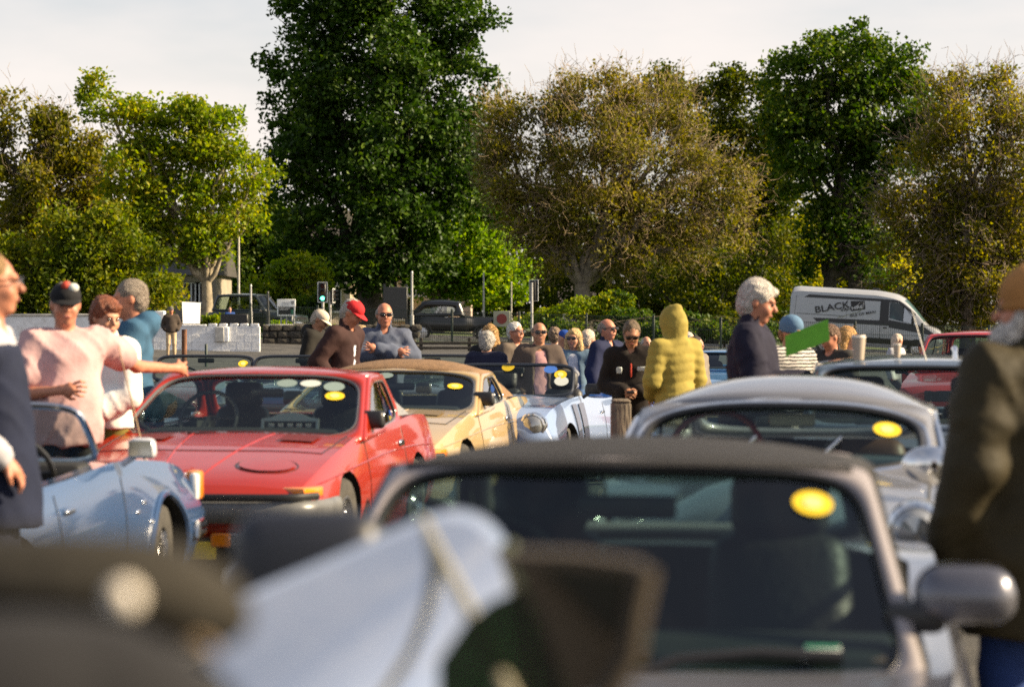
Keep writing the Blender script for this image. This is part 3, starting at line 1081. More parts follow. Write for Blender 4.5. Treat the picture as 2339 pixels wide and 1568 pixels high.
pole('lamp_post', 'tall pale lamp post rising into the yellow-green tree', 545, 430, 107, 0.06, mat('pale_pole', (0.42, 0.40, 0.35), 0.5, var=0.2), 'lamp post')
pole('sign_post', 'thin grey post just left of the mesh fence end', 573, 652, 90.6, 0.045, GALV)
pole('sign_post', 'thin dark post in front of the notice board', 612, 668, 91.5, 0.05, DARKP)
pole('sign_post', 'slim grey pole beside the rear of the old black car', 941, 622, 92, 0.05, GALV)
pole('sign_post', 'slim grey pole beyond the bonnet of the old black car', 1105, 625, 118, 0.05, GALV)
pole('sign_post', 'slim pale pole beside the person in yellow', 1168, 645, 122, 0.045, mat('pale_pole', (0.55, 0.53, 0.48), 0.5))

# traffic lights
BLACK = mat('black_plastic', (0.012, 0.012, 0.013), rough=0.45)
WEDGE = mat('white_edge', (0.7, 0.7, 0.68), rough=0.5)


def signal(name, label, px, ytop, ybot, d, rz, lit):
    x = ax(px, d)
    z0 = gz(x, d)
    t = thing(name, label, 'traffic light', (x, d, z0), rz)
    zt, zb = az(ytop, d) - z0, az(ybot, d) - z0
    h = zt - zb
    w = h * 0.46
    MB().tube([(0.0, 0.12, -0.1), (0.0, 0.12, zt - 0.1)], 0.057, 10).build('pole', GALV, t)
    MB().rbox((0, -0.03, (zt + zb) / 2), (w, 0.02, h), 0.006, 1).build('backing_board', BLACK, t)
    mb = MB()
    for s in (-1, 1):
        mb.box((s * (w / 2 + 0.012), -0.045, (zt + zb) / 2), (0.03, 0.012, h + 0.05))
        mb.box((0, -0.044, (zt + zb) / 2 + s * (h / 2 + 0.012)), (w, 0.012, 0.03))
    mb.build('white_border', WEDGE, t)
    MB().rbox((0, 0.0, (zt + zb) / 2), (w * 0.7, 0.16, h * 0.92), 0.02, 1).build('housing', BLACK, t)
    cols = [(0.12, 0.01, 0.008), (0.14, 0.07, 0.005), (0.01, 0.12, 0.08)]
    for k, nm in enumerate(('red_lens', 'amber_lens', 'green_lens')):
        zc = zt - h * (0.18 + 0.32 * k)
        on = lit and k == 2
        m = mat('lens_' + nm + ('_lit' if on else ''), cols[k], 0.25, emit=(0.12, 1.0, 0.62) if on else None, estr=2.6 if on else 0)
        MB().ball((0, -0.085, zc), (h * 0.105, 0.03, h * 0.105), 14, 8).build(nm, m, t)
        mb = MB()
        r = h * 0.125
        outer = [(r * math.cos(a), r * math.sin(a)) for a in np.linspace(-0.35, math.pi + 0.35, 13)]
        inner = [(p * 0.9, q * 0.9) for p, q in reversed(outer)]
        mb.prism([(p, -0.08, zc + q) for p, q in outer + inner], (0, 0, 0), (0, -0.17, 0))
        mb.build('hood', BLACK, t, ang=None)
    return t


signal('traffic_light', 'traffic light showing green above the man in the beige cap', 737, 645, 689, 101, 0.0, True)
s2 = signal('traffic_light', 'small side-on traffic light just right of the one showing green', 760, 660, 690, 101.5, math.radians(75), False)
signal('traffic_light', 'dark unlit traffic light turned away left of the brown tree', 1218, 640, 686, 101, math.radians(150), False)

# black back of a large sign
t = thing('road_sign', 'big black sign panel seen from behind near the bald man', 'sign', (ax(903, 106), 106, gz(-5, 106)))
zt, zb = az(655, 106) - t.location.z, az(727, 106) - t.location.z
MB().rbox((0, 0, (zt + zb) / 2), (1.05, 0.05, zt - zb), 0.02, 1).build('panel', DARKP, t)
for s in (-0.48, 0.48):
    MB().box((s, 0.06, zt / 2 + 0.05), (0.09, 0.08, zt + 0.15)).build('post', DARKP, t)
for k in range(3):
    MB().box((0, 0.035, zb + (zt - zb) * (0.2 + 0.3 * k)), (1.0, 0.03, 0.05)).build('stiffener', DARKP, t)

# notice board with crest, black panel, green panel; the print is too small to read
t = thing('notice_board', 'white notice board with a black panel and small green square', 'notice board', (ax(654, 92), 92, gz(-8, 92)))
zt, zb = az(683, 92) - t.location.z, az(722, 92) - t.location.z
NB = mat('notice_white', (0.85, 0.84, 0.82), 0.5)
MB().rbox((0, 0, (zt + zb) / 2), (0.70, 0.04, zt - zb), 0.01, 1).build('panel', NB, t)
hh = zt - zb
MB().box((0, -0.024, zb + hh * 0.32), (0.58, 0.006, hh * 0.42)).build('black_panel', BLACK, t)
MB().box((0.23, -0.03, zb + hh * 0.27), (0.11, 0.006, hh * 0.27)).build('green_panel', mat('sign_green', (0.02, 0.16, 0.09), 0.5), t)
INK = mat('grey_ink', (0.25, 0.25, 0.26), 0.6)
PALEINK = mat('pale_ink', (0.7, 0.7, 0.7), 0.6)
for k, (x, w) in enumerate(((-0.06, 0.42), (-0.09, 0.34))):
    MB().box((x, -0.029, zb + hh * (0.46 - 0.075 * k)), (w, 0.004, 0.016)).build('print_line', PALEINK, t)
for k in range(2):
    MB().box((-0.02, -0.022, zb + hh * (0.8 - 0.1 * k)), (0.26, 0.004, 0.02)).build('print_line', INK, t)
MB().prism([(0.18, -0.022, zb + hh * 0.9), (0.3, -0.022, zb + hh * 0.9), (0.3, -0.022, zb + hh * 0.76), (0.24, -0.022, zb + hh * 0.66), (0.18, -0.022, zb + hh * 0.76)], (0, 0, 0), (0, -0.004, 0)).build('crest', INK, t)
for s in (-0.2, 0.0, 0.28):
    MB().box((s, 0.05, zb / 2 + 0.1), (0.05, 0.05, zb + 0.4)).build('post', GALV, t)
t = thing('street_name_plate', 'long low street name plate on two posts below the notice board', 'sign', (ax(637, 90.4), 90.4, gz(-8, 90)))
z = az(745, 90.4) - t.location.z
MB().rbox((0, 0, z), (1.1, 0.03, 0.15), 0.01, 1).build('plate', NB, t)
mb = MB()
for k in range(17):
    mb.box((-0.44 + k * 0.052 + (0.05 if k > 3 else 0), -0.018, z), (0.03, 0.004, 0.07))
mb.build('print_line', INK, t)
for s in (-0.4, 0.4):
    MB().box((s, 0.04, z / 2), (0.05, 0.05, z + 0.15)).build('post', DARKP, t)
# square sign with a red disc on the fence
t = thing('disc_sign', 'small pale sign with a dark red disc on the fence by the old black car', 'sign', (ax(1146, 89.6), 89.6, gz(0, 89.6)))
z = az(728, 89.6) - t.location.z
MB().rbox((0, 0, z), (0.62, 0.02, 0.58), 0.01, 1).build('panel', mat('sign_buff', (0.26, 0.27, 0.20), 0.6), t)
MB().lathe([(0.0, -0.02), (0.19, -0.02), (0.19, -0.005), (0.0, -0.005)], 24, 'y', (0, 0, z)).build('disc', mat('sign_red', (0.16, 0.02, 0.015), 0.5), t)
for s in (-0.25, 0.25):
    MB().box((s, 0.03, z / 2 + 0.1), (0.05, 0.05, z + 0.3)).build('post', FGREEN, t)
# dark boxes behind the notched wall
o = MB().rbox((0, 0, 0), (0.95, 0.6, 0.46), 0.02, 1).build('black_crate', BLACK)
o.location = (ax(537, 84.5), 84.5, az(733, 84.5))
tag(o, 'long black crate showing over the notched white wall', 'crate')
o.location.z = gz(o.location.x, 84.5) + 0.9
MB().box((0, 0, -0.6), (0.9, 0.5, 0.74)).build('stand', DARKP, o)
# ------------------------------------------------------------------ cars
CHROME = mat('chrome', (0.78, 0.77, 0.75), rough=0.10, metal=1.0)
DULLCHROME = mat('brushed_trim', (0.55, 0.55, 0.55), rough=0.3, metal=1.0)
RUBBER = mat('rubber', (0.012, 0.012, 0.012), rough=0.6)
TYRE = mat('tyre_rubber', (0.055, 0.050, 0.042), rough=0.85, var=0.3, vscale=10, bump=0.3)
TRIM = mat('black_trim', (0.014, 0.014, 0.015), rough=0.4)
INTER = mat('dark_interior', (0.014, 0.014, 0.015), rough=0.7, var=0.2)
SEAT = mat('seat_vinyl', (0.02, 0.02, 0.022), rough=0.5, bump=0.2)
ARCH = mat('arch_dark', (0.006, 0.006, 0.006), rough=0.9)
AMBER = mat('amber_lens', (0.75, 0.22, 0.01), rough=0.18, coat=0.6)
CLEAR = mat('clear_lens', (0.7, 0.7, 0.68), rough=0.12, coat=1.0)
LENS = mat('headlamp_lens', (0.35, 0.36, 0.36), rough=0.08, metal=0.6, coat=1.0)
GLASS = glass_mat('car_glass', (0.62, 0.72, 0.70))
TINT = glass_mat('tinted_car_glass', (0.42, 0.55, 0.53), extra=0.02)
YSTICK = mat('yellow_sticker', (0.72, 0.50, 0.015), rough=0.5)
YPALE = mat('pale_yellow_print', (0.72, 0.60, 0.22), rough=0.5)
WSTICK = mat('white_sticker', (0.50, 0.53, 0.50), rough=0.45)
PLATEY = mat('plate_yellow', (0.75, 0.55, 0.03), rough=0.4)
PLATEB = mat('plate_black', (0.01, 0.01, 0.01), rough=0.4)


def paint(name, col, metal=0.0, rough=0.32, coat=1.0):
    return mat('paint_' + name, col, rough=rough, metal=metal, coat=coat, var=0.04, vscale=3.0, coatrough=0.05)


class Body:
    """a car body skinned over stations (x, z sill, w sill, z waist, w waist, z shoulder, w shoulder, z deck, z centre)"""

    def __init__(self, st, nx=44, nh=18):
        st = sorted(st, key=lambda r: r[0])
        A = np.array(st, float)
        xs = A[:, 0]
        t = np.linspace(0, 1, nx)
        xq = xs[0] + (xs[-1] - xs[0]) * (t - 0.12 * np.sin(2 * math.pi * t) / (2 * math.pi) * 2)
        xq = np.unique(np.concatenate([xq, xs[[0, 1, -2, -1]]]))
        self.xq = xq
        self.par = np.array([pchip(xs, A[:, k], xq) for k in range(1, 9)]).T
        self.half = []
        for p in self.par:
            zs, ws, zw, ww, zh, wh, zm, zc = p
            pts = [(0, zs), (ws * 0.8, zs), (ws, zs + 0.05), (ww, zw), ((ww + wh) / 2 + 0.012, (zw + zh) / 2), (wh, zh), (wh * 0.93, zh + 0.45 * (zm - zh)),
                   (wh * 0.62, zm), (wh * 0.3, zm + (zc - zm) * 0.75), (0, zc)]
            self.half.append(np.array(catmull(pts, nh)))

    def mesh(self, m, arches=(), cutters=()):
        mb = MB()
        rings = []
        for x, h in zip(self.xq, self.half):
            r = [(x, p[0], p[1]) for p in h] + [(x, -p[0], p[1]) for p in h[-2:0:-1]]
            rings.append(r)
        mb.loft(rings)
        me = mb.mesh('body', m, ang=None)
        cs = []
        for (xw, rw, z, yin) in arches:
            for s in (-1, 1):
                c = MB().lathe([(0.001, 0), (rw, 0), (rw, 0.9), (0.001, 0.9)], 28, 'y', (xw, yin if s > 0 else -yin - 0.9, z))
                cs.append(c.mesh('c', ARCH, ang=None))
        cs += list(cutters)
        if cs:
            me = cut(me, cs, 'body')
        smooth_mesh(me, 32)
        return me

    def _prof(self, x):
        i = int(np.clip(np.searchsorted(self.xq, x) - 1, 0, len(self.xq) - 2))
        t = (x - self.xq[i]) / (self.xq[i + 1] - self.xq[i])
        return self.half[i] * (1 - t) + self.half[i + 1] * t

    def side(self, x, z, s=1, off=0.004):
        h = self._prof(x)
        k = int(np.argmax(h[:, 0]))
        z0 = self.par[0][0]
        hz = h[:, 1]
        # side branch: from the sill to the shoulder
        j0, j1 = 3, len(h) - 5
        y = np.interp(z, hz[j0:j1], h[j0:j1, 0])
        return Vector((x, s * (y + off), z))

    def top(self, x, y, off=0.004):
        h = self._prof(x)
        k = len(h) // 2
        z = np.interp(abs(y), h[k:, 0][::-1], h[k:, 1][::-1])
        return Vector((x, y, z + off))

    def side_line(self, pts, s, r=0.004, m=TRIM, name='shut_line', parent=None, off=0.0):
        P = [self.side(x, z, s, off) for x, z in catmull(pts, 18)]
        return MB().tube(P, r, 5).build(name, m, parent)

    def top_line(self, pts, r=0.004, m=TRIM, name='shut_line', parent=None, off=0.0):
        P = [self.top(x, y, off) for x, y in catmull(pts, 18)]
        return MB().tube(P, r, 5).build(name, m, parent)

    def side_patch(self, corners, s, m, name, parent, nu=14, nv=8, off=0.004):
        (a, b, c, d) = [np.array(p, float) for p in corners]
        V = []
        for j in range(nv + 1):
            for i in range(nu + 1):
                u, v = i / nu, j / nv
                p = (a * (1 - u) + b * u) * (1 - v) + (d * (1 - u) + c * u) * v
                V.append(tuple(self.side(p[0], p[1], s, off)))
        F = [(j * (nu + 1) + i, j * (nu + 1) + i + 1, (j + 1) * (nu + 1) + i + 1, (j + 1) * (nu + 1) + i) for j in range(nv) for i in range(nu)]
        return link(name, np_mesh(name, V, F, m), parent)

    def top_patch(self, corners, m, name, parent, nu=10, nv=8, off=0.004):
        (a, b, c, d) = [np.array(p, float) for p in corners]
        V = []
        for j in range(nv + 1):
            for i in range(nu + 1):
                u, v = i / nu, j / nv
                p = (a * (1 - u) + b * u) * (1 - v) + (d * (1 - u) + c * u) * v
                V.append(tuple(self.top(p[0], p[1], off)))
        F = [(j * (nu + 1) + i, j * (nu + 1) + i + 1, (j + 1) * (nu + 1) + i + 1, (j + 1) * (nu + 1) + i) for j in range(nv) for i in range(nu)]
        return link(name, np_mesh(name, V, F, m), parent)


def surf(c00, c10, c11, c01, bulge=0.0, out=None, vb=0.0, arch=0.0):
    """curved four sided surface over u, v in -1..1"""
    A, B, C, D = [Vector(p) for p in (c00, c10, c11, c01)]
    n = (B - A).cross(D - A)
    if n.length == 0:
        n = (C - B).cross(D - C)
    n.normalize()
    if out is not None and n.dot(Vector(out)) < 0:
        n = -n
    nh = Vector((n.x, n.y, 0)).normalized()

    def f(u, v, off=0.0):
        a, b = (u + 1) / 2, (v + 1) / 2
        p = (A * (1 - a) + B * a) * (1 - b) + (D * (1 - a) + C * a) * b
        q = p + nh * (bulge * (1 - u * u)) + n * (vb * (1 - v * v) + off)
        q.z += arch * (1 - min(1, abs(u)) ** 2.6) * b
        return q
    return f


def rr(th, p, su, sv):
    c, s = math.cos(th), math.sin(th)
    return (math.copysign(abs(c) ** (2 / p), c) * su, math.copysign(abs(s) ** (2 / p), s) * sv)


def pane(f, p, su, sv, m, name, parent, n=40, off=0.0, cu=0.0, cv=0.0):
    V = [tuple(f(cu, cv, off))]
    F = []
    R = 6
    for r in range(1, R + 1):
        for k in range(n):
            u, v = rr(2 * math.pi * k / n, p, su, sv)
            V.append(tuple(f(cu + u * r / R, cv + v * r / R, off)))
    for k in range(n):
        F.append((0, 1 + k, 1 + (k + 1) % n))
    for r in range(R - 1):
        for k in range(n):
            a, b = 1 + r * n + k, 1 + r * n + (k + 1) % n
            F.append((a, a + n, b + n, b))
    me = bpy.data.meshes.new(name)
    me.from_pydata(V, [], F)
    smooth_mesh(me, None)
    me.materials.append(m)
    return link(name, me, parent)


def surround(f, p, su, sv, m, name, parent, n=40, thick=0.03, cu=0.0, cv=0.0, po=24, ou=1.0, ov=1.0):
    """the body-coloured frame between a rounded window and the edge of its surface"""
    V, F = [], []
    for k in range(n):
        th = 2 * math.pi * k / n
        u, v = rr(th, p, su, sv)
        U, W = rr(th, po, ou, ov)
        V.append(tuple(f(cu + u, cv + v)))
        V.append(tuple(f(U, W)))
    for k in range(n):
        j = (k + 1) % n
        F.append((2 * k, 2 * k + 1, 2 * j + 1, 2 * j))
    me = bpy.data.meshes.new(name)
    me.from_pydata(V, [], F)
    smooth_mesh(me, 40)
    me.materials.append(m)
    o = link(name, me, parent)
    return solidify(o, thick)


def rim_tube(f, p, su, sv, r, m, name, parent, n=48, off=0.0, cu=0.0, cv=0.0):
    P = [f(cu + rr(2 * math.pi * k / n, p, su, sv)[0], cv + rr(2 * math.pi * k / n, p, su, sv)[1], off) for k in range(n)]
    return MB().tube(P, r, 6, closed=True).build(name, m, parent)


_WH = {}


def wheel(parent, x, y, r, w=0.17, style='steel', steer=0.0):
    key = (r, w, style)
    if key not in _WH:
        ty = MB().lathe([(r * 0.62, -w * 0.42), (r * 0.80, -w * 0.5), (r * 0.95, -w * 0.46), (r, -w * 0.3), (r, w * 0.3), (r * 0.95, w * 0.46), (r * 0.80, w * 0.5), (r * 0.62, w * 0.42)], 36, 'y').mesh('tyre', TYRE)
        mb = MB()
        ro = r * 0.64
        if style == 'wire':
            mb.lathe([(ro, -w * 0.35), (ro, w * 0.42), (ro * 0.93, w * 0.42), (ro * 0.9, 0.0), (ro * 0.9, -w * 0.3)], 30, 'y')
            mb.lathe([(0.001, w * 0.42), (ro * 0.16, w * 0.40), (ro * 0.22, w * 0.1), (ro * 0.22, -w * 0.2)], 16, 'y')
            for k in range(28):
                a = 2 * math.pi * k / 28
                b = a + (0.35 if k % 2 else -0.35)
                mb.tube([(ro * 0.2 * math.cos(b), w * (0.25 if k % 2 else -0.05), ro * 0.2 * math.sin(b)), (ro * 0.92 * math.cos(a), w * 0.12, ro * 0.92 * math.sin(a))], 0.005, 4)
            rim = mb.mesh('rim', CHROME)
        else:
            mb.lathe([(ro, -w * 0.35), (ro * 1.02, w * 0.45), (ro * 0.95, w * 0.46), (ro * 0.88, w * 0.18), (ro * 0.72, w * 0.22), (ro * 0.5, w * 0.33), (ro * 0.3, w * 0.30), (ro * 0.2, w * 0.42), (0.001, w * 0.45)], 30, 'y')
            for k in range(8):
                a = 2 * math.pi * k / 8
                mb.rbox((ro * 0.68 * math.cos(a), w * 0.24, ro * 0.68 * math.sin(a)), (0.05, 0.03, 0.035), 0.01, 1, rot=(0, -a, 0))
            rim = mb.mesh('rim', DULLCHROME)
        _WH[key] = (ty, rim)
    ty, rim = _WH[key]
    t = link('wheel', ty, parent)
    t.location = (x, y, r)
    t.rotation_euler = (0, 0, (0 if y > 0 else math.pi) + steer)
    t.data = ty
    rmo = link('rim', rim, t)
    return t


def wheels(parent, xf, xr, track, r, w=0.17, style='steel', steer=0.0):
    for x in (xf, xr):
        for s in (-1, 1):
            wheel(parent, x, s * track, r, w, style, steer if x == xf else 0.0)


def seat(parent, x, y, z, h=0.62, m=SEAT, headrest=True, tilt=0.22):
    mb = MB().rbox((x + 0.05, y, z), (0.48, 0.46, 0.16), 0.06, 3)
    b = MB().rbox((x - 0.24, y, z + h / 2), (0.14, 0.46, h), 0.065, 3, rot=(0, -tilt, 0), scale_top=(0.9, 0.8))
    mb.add(b.v, b.f)
    mb.build('seat', m, parent)
    if headrest:
        MB().rbox((x - 0.31, y, z + h + 0.07), (0.1, 0.27, 0.18), 0.05, 3, rot=(0, -tilt, 0)).build('headrest', m, parent)


def steering(parent, x, y, z, r=0.19, tilt=0.45, m=TRIM):
    t = math.radians(65)
    R = Matrix.Rotation(-tilt, 3, 'Y')
    P = [Vector((x, y, z)) + R @ Vector((0, r * math.cos(a), r * math.sin(a))) for a in np.linspace(0, 2 * math.pi, 25)[:-1]]
    mb = MB().tube(P, 0.014, 6, closed=True)
    for a in (0.0, math.pi, -math.pi / 2):
        mb.tube([Vector((x, y, z)), Vector((x, y, z)) + R @ Vector((0, r * math.cos(a), r * math.sin(a)))], 0.011, 6)
    mb.tube([Vector((x, y, z)), Vector((x + 0.35, y, z - 0.16))], 0.02, 6)
    mb.build('steering_wheel', m, parent)


def mirror(parent, p, s, m=TRIM, size=(0.06, 0.17, 0.10), stalk=0.12, glassm=None):
    p = Vector(p)
    o = MB().rbox(p + Vector((0, s * stalk, 0.07)), size, 0.03, 3, scale_top=(0.9, 0.9)).build('door_mirror', m, parent)
    MB().tube([p + Vector((-0.02, 0, -0.01)), p + Vector((-0.01, s * stalk * 0.6, 0.03)), p + Vector((0, s * stalk, 0.06))], 0.016, 6).build('mirror_stalk', m, o)
    MB().rbox(p + Vector((-size[0] / 2 - 0.002, s * stalk, 0.07)), (0.006, size[1] * 0.86, size[2] * 0.8), 0.003, 1).build('mirror_glass', CHROME, o)
    return o


def disc(parent, f, u, v, r, m, name='sticker', ru=1.0, off=0.006):
    """round sticker on a glass surface"""
    c = f(u, v, off)
    du = (f(u + 0.02, v, off) - f(u - 0.02, v, off)).normalized()
    dv = (f(u, v + 0.02, off) - f(u, v - 0.02, off)).normalized()
    P = [c + du * (r * ru * math.cos(a)) + dv * (r * math.sin(a)) for a in np.linspace(0, 2 * math.pi, 25)[:-1]]
    n = du.cross(dv).normalized() * 0.001
    return MB().prism(P, (0, 0, 0), n).build(name, m, parent, ang=None)


def rally_sticker(parent, f, u, v, r=0.065):
    o = disc(parent, f, u, v, r, YSTICK, 'sticker', 1.15)
    disc(o, f, u, v, r * 0.5, YPALE, 'sticker_centre', 1.1, 0.0085)
    return o


def place(rz, local, world):
    """origin of a thing turned by rz so that its local point comes to rest at world (x, y)"""
    c, s = math.cos(rz), math.sin(rz)
    return (world[0] - (c * local[0] - s * local[1]), world[1] - (s * local[0] + c * local[1]), 0.0)


def heading(deg):
    """turned towards the camera and deg to the picture's left"""
    a = math.radians(deg)
    return math.atan2(-math.cos(a), -math.sin(a))


def greenhouse(parent, wb, wt, rt, rb, m, roofm, glass=GLASS, bulge=0.07, crown=0.05, a0=0.3, pw=4.5, sw=0.93, shv=0.86, side_split=None, seal=TRIM, seal_r=0.011,
               cpil=None, rear=True, side_p=5.0, side_su=0.86, side_sv=0.8, thick=0.035, roof_over=0.012):
    """wb, wt, rt, rb: (x, z, half width) of the windscreen foot and head and of the rear window head and foot"""
    fws = surf((wb[0], wb[2], wb[1]), (wb[0], -wb[2], wb[1]), (wt[0], -wt[2], wt[1]), (wt[0], wt[2], wt[1]), bulge, (1, 0, 0.3), arch=a0 * crown)
    # u runs from the car's left (+y) at -1 to its right at +1
    pane(fws, pw, sw, shv, glass, 'windscreen', parent)
    surround(fws, pw, sw, shv, m, 'windscreen_surround', parent, thick=thick)
    rim_tube(fws, pw, sw, shv, seal_r, seal, 'windscreen_seal', parent, off=0.008)
    frw = surf((rb[0], -rb[2], rb[1]), (rb[0], rb[2], rb[1]), (rt[0], rt[2], rt[1]), (rt[0], -rt[2], rt[1]), bulge * 0.6, (-1, 0, 0.3), arch=a0 * crown)
    if rear:
        pane(frw, pw, 0.9, 0.84, glass, 'rear_window', parent)
        surround(frw, pw, 0.9, 0.84, m, 'rear_surround', parent, thick=thick)
    for s in (1, -1):
        fs = surf((rb[0], s * rb[2], rb[1]), (wb[0], s * wb[2], wb[1]), (wt[0], s * wt[2], wt[1]), (rt[0], s * rt[2], rt[1]), 0.015, (0, s, 0))
        pane(fs, side_p, side_su, side_sv, glass_mat('side_glass', (.6, .7, .7), extra=.16), 'side_window', parent)
        surround(fs, side_p, side_su, side_sv, cpil or m, 'side_surround', parent, thick=thick)
        rim_tube(fs, side_p, side_su, side_sv, 0.008, seal, 'side_seal', parent, off=0.006)
        if side_split is not None:
            MB().tube([fs(side_split, -side_sv, 0.006), fs(side_split + 0.08, side_sv, 0.006)], 0.014, 6).build('window_pillar', seal, parent)
    # roof
    rings = []
    nx = 12
    for i in range(nx + 1):
        t = i / nx
        x = wt[0] * (1 - t) + rt[0] * t
        hw = wt[2] * (1 - t) + rt[2] * t
        ze = wt[1] * (1 - t) + rt[1] * t
        cz = crown * (a0 + (1 - a0) * math.sin(math.pi * t) ** 0.7)
        ring = []
        for k in range(15):
            u = -1 + 2 * k / 14
            xo = bulge * (1 - u * u) * (1 - t) - 0.6 * bulge * (1 - u * u) * t
            ring.append((x + xo, u * (hw + roof_over), ze + cz * (1 - abs(u) ** 2.6) + 0.006))
        rings.append(ring)
    ro = MB().loft(rings, caps=False, closed=False).build('roof', roofm, parent, ang=60)
    solidify(ro, 0.03, -1.0)
    return fws


WEDGE = [(2.06, .36, .60, .44, .66, .52, .60, .555, .555), (1.98, .26, .70, .44, .79, .575, .74, .615, .62), (1.6, .2, .78, .47, .83, .68, .775, .725, .73),
         (1.15, .2, .8, .5, .845, .765, .785, .80, .81), (.55, .18, .8, .5, .845, .84, .79, .855, .865), (-.4, .18, .8, .5, .845, .86, .78, .875, .885),
         (-1.2, .19, .8, .5, .845, .885, .76, .905, .915), (-1.7, .24, .78, .5, .82, .87, .74, .885, .89), (-1.98, .34, .72, .5, .78, .81, .70, .83, .83),
         (-2.05, .4, .66, .52, .72, .75, .64, .76, .76)]


def wedge_coupe(name, label, rz, loc, pm, roofm, cpil, group, roofz=1.185, hz_=.01, crown=.055):
    t = thing(name, label, 'car', loc, rz, group)
    B = Body(WEDGE)
    cab = MB().rbox((-0.25, 0, 0.95), (1.55, 1.36, 0.75), 0.1, 2).mesh('c', INTER, ang=None)
    body = link('body', B.mesh(pm, [(1.15, .345, .31, .42), (-1.01, .345, .31, .42)], [cab]), t)
    wheels(t, 1.15, -1.01, .74, .305, .18)
    f = greenhouse(t, (.72, .80, .82), (-.06, roofz + hz_, .675), (-.72, roofz + .005, .625), (-1.12, .86, .69), pm, roofm, bulge=.10, crown=crown, pw=5, sw=.95, shv=.92,
                   seal=mat('grey_seal', (.10, .105, .11), .4), cpil=pm, side_su=.80, side_sv=.80, side_p=4.2)
    # rear quarter vent panel
    for s in (1, -1):
        MB().prism([(-.80, s * .625, roofz - .05), (-.98, s * .66, 1.0), (-1.25, s * .70, .905), (-.86, s * .70, .905)], (0, 0, 0), (0, s * .018, 0)).build('vent_panel', cpil, t)
    # bumper: black strip, grey band, dark lower part
    BUM = mat('bumper_grey', (.13, .13, .125), .35, var=.2)
    P = [Vector((1.55, .86, .47)), Vector((1.9, .83, .47)), Vector((2.07, .70, .47)), Vector((2.12, .35, .47)), Vector((2.13, 0, .47))]
    P = P + [Vector((p.x, -p.y, p.z)) for p in reversed(P[:-1])]
    MB().tube([Vector(p) for p in catmull(P, 28)], .062, 10, flat=(1.0, .5)).build('bumper', BUM, t)
    MB().tube([Vector(p) + Vector((.02, 0, .085)) for p in catmull(P[1:-1], 22)], .022, 8, flat=(1, .6)).build('bumper_strip', TRIM, t)
    MB().rbox((1.93, 0, .30), (.2, 1.36, .26), .05, 2).build('lower_panel', mat('valance_black', (.012, .012, .012), .6), t)
    for s in (1, -1):
        MB().rbox((1.88, s * .725, .575), (.24, .16, .06), .015, 2, rot=(0, 0, -s * .25)).build('indicator', AMBER, t)
        MB().rbox((2.06, s * .45, .31), (.05, .24, .09), .015, 1).build('sidelight', LENS, t)
        MB().rbox((2.07, s * .30, .31), (.05, .12, .08), .012, 1).build('sidelight', AMBER, t)
        # pop-up lamp lid: an oval shut line with a slightly raised lid
        ell = [(1.66 + .15 * math.cos(a), s * .46 + .185 * math.sin(a)) for a in np.linspace(0, 2 * math.pi, 33)[:-1]]
        MB().tube([B.top(x, y, .001) for x, y in ell], .0035, 5, closed=True).build('lid_gap', TRIM, t)
        V = [B.top(1.66, s * .46, .014)] + [B.top(1.66 + .9 * (x - 1.66), s * .46 + .9 * (y - s * .46), .010) for x, y in ell]
        me = bpy.data.meshes.new('lamp_lid')
        me.from_pydata([tuple(p) for p in V], [], [(0, 1 + k, 1 + (k + 1) % 32) for k in range(32)])
        smooth_mesh(me, None)
        me.materials.append(pm)
        link('lamp_lid', me, t)
        B.top_patch([(1.02, s * .36), (.78, s * .36), (.78, s * .58), (1.02, s * .58)], mat('louvre_' + pm.name, tuple(c * .35 for c in pm.node_tree.nodes['Principled BSDF'].inputs['Base Color'].default_value[:3]), .5), 'louvre', t, off=.010)
        B.side_line([(.60, .80), (.58, .6), (.52, .3)], s, parent=t)
        B.side_line([(-.62, .85), (-.60, .6), (-.66, .3)], s, parent=t)
        B.side_line([(1.9, .60), (1.0, .66), (0, .70), (-1.0, .70), (-1.9, .66)], s, .006, pm, 'crease', t)
        MB().rbox(B.side(-.50, .74, s, .006), (.15, .02, .045), .01, 1).build('door_handle', CHROME, t)
        mirror(t, B.side(.36, .86, s), s, TRIM, (.07, .19, .115), .13)
    B.top_line([(1.30, -.70), (1.34, -.35), (1.36, 0), (1.34, .35), (1.30, .70)], .005, parent=t)
    for s in (1, -1):
        B.top_line([(1.30, s * .70), (1.0, s * .715), (.62, s * .72)], .005, parent=t)
        B.top_line([(1.95, s * .12), (1.3, s * .20), (.72, s * .26)], .010, pm, 'bonnet_ridge', t, off=-.004)
    # inside
    MB().rbox((.40, 0, .79), (.42, 1.3, .16), .05, 2).build('dashboard', INTER, t)
    for s in (1, -1):
        seat(t, -.45, s * .34, .48, .5)
    steering(t, .12, -.34, .92)
    MB().rbox((-.02, .02, roofz - .10), (.03, .22, .06), .015, 2).build('rear_view_mirror', TRIM, t)
    for u in (-.25, .35):
        MB().tube([f(u, -.9, .012), f(u + .3, -.86, .014), f(u + .62, -.80, .014)], .008, 5).build('wiper', TRIM, t)
    rally_sticker(t, f, -.74, .34, .055)
    return t, B, f


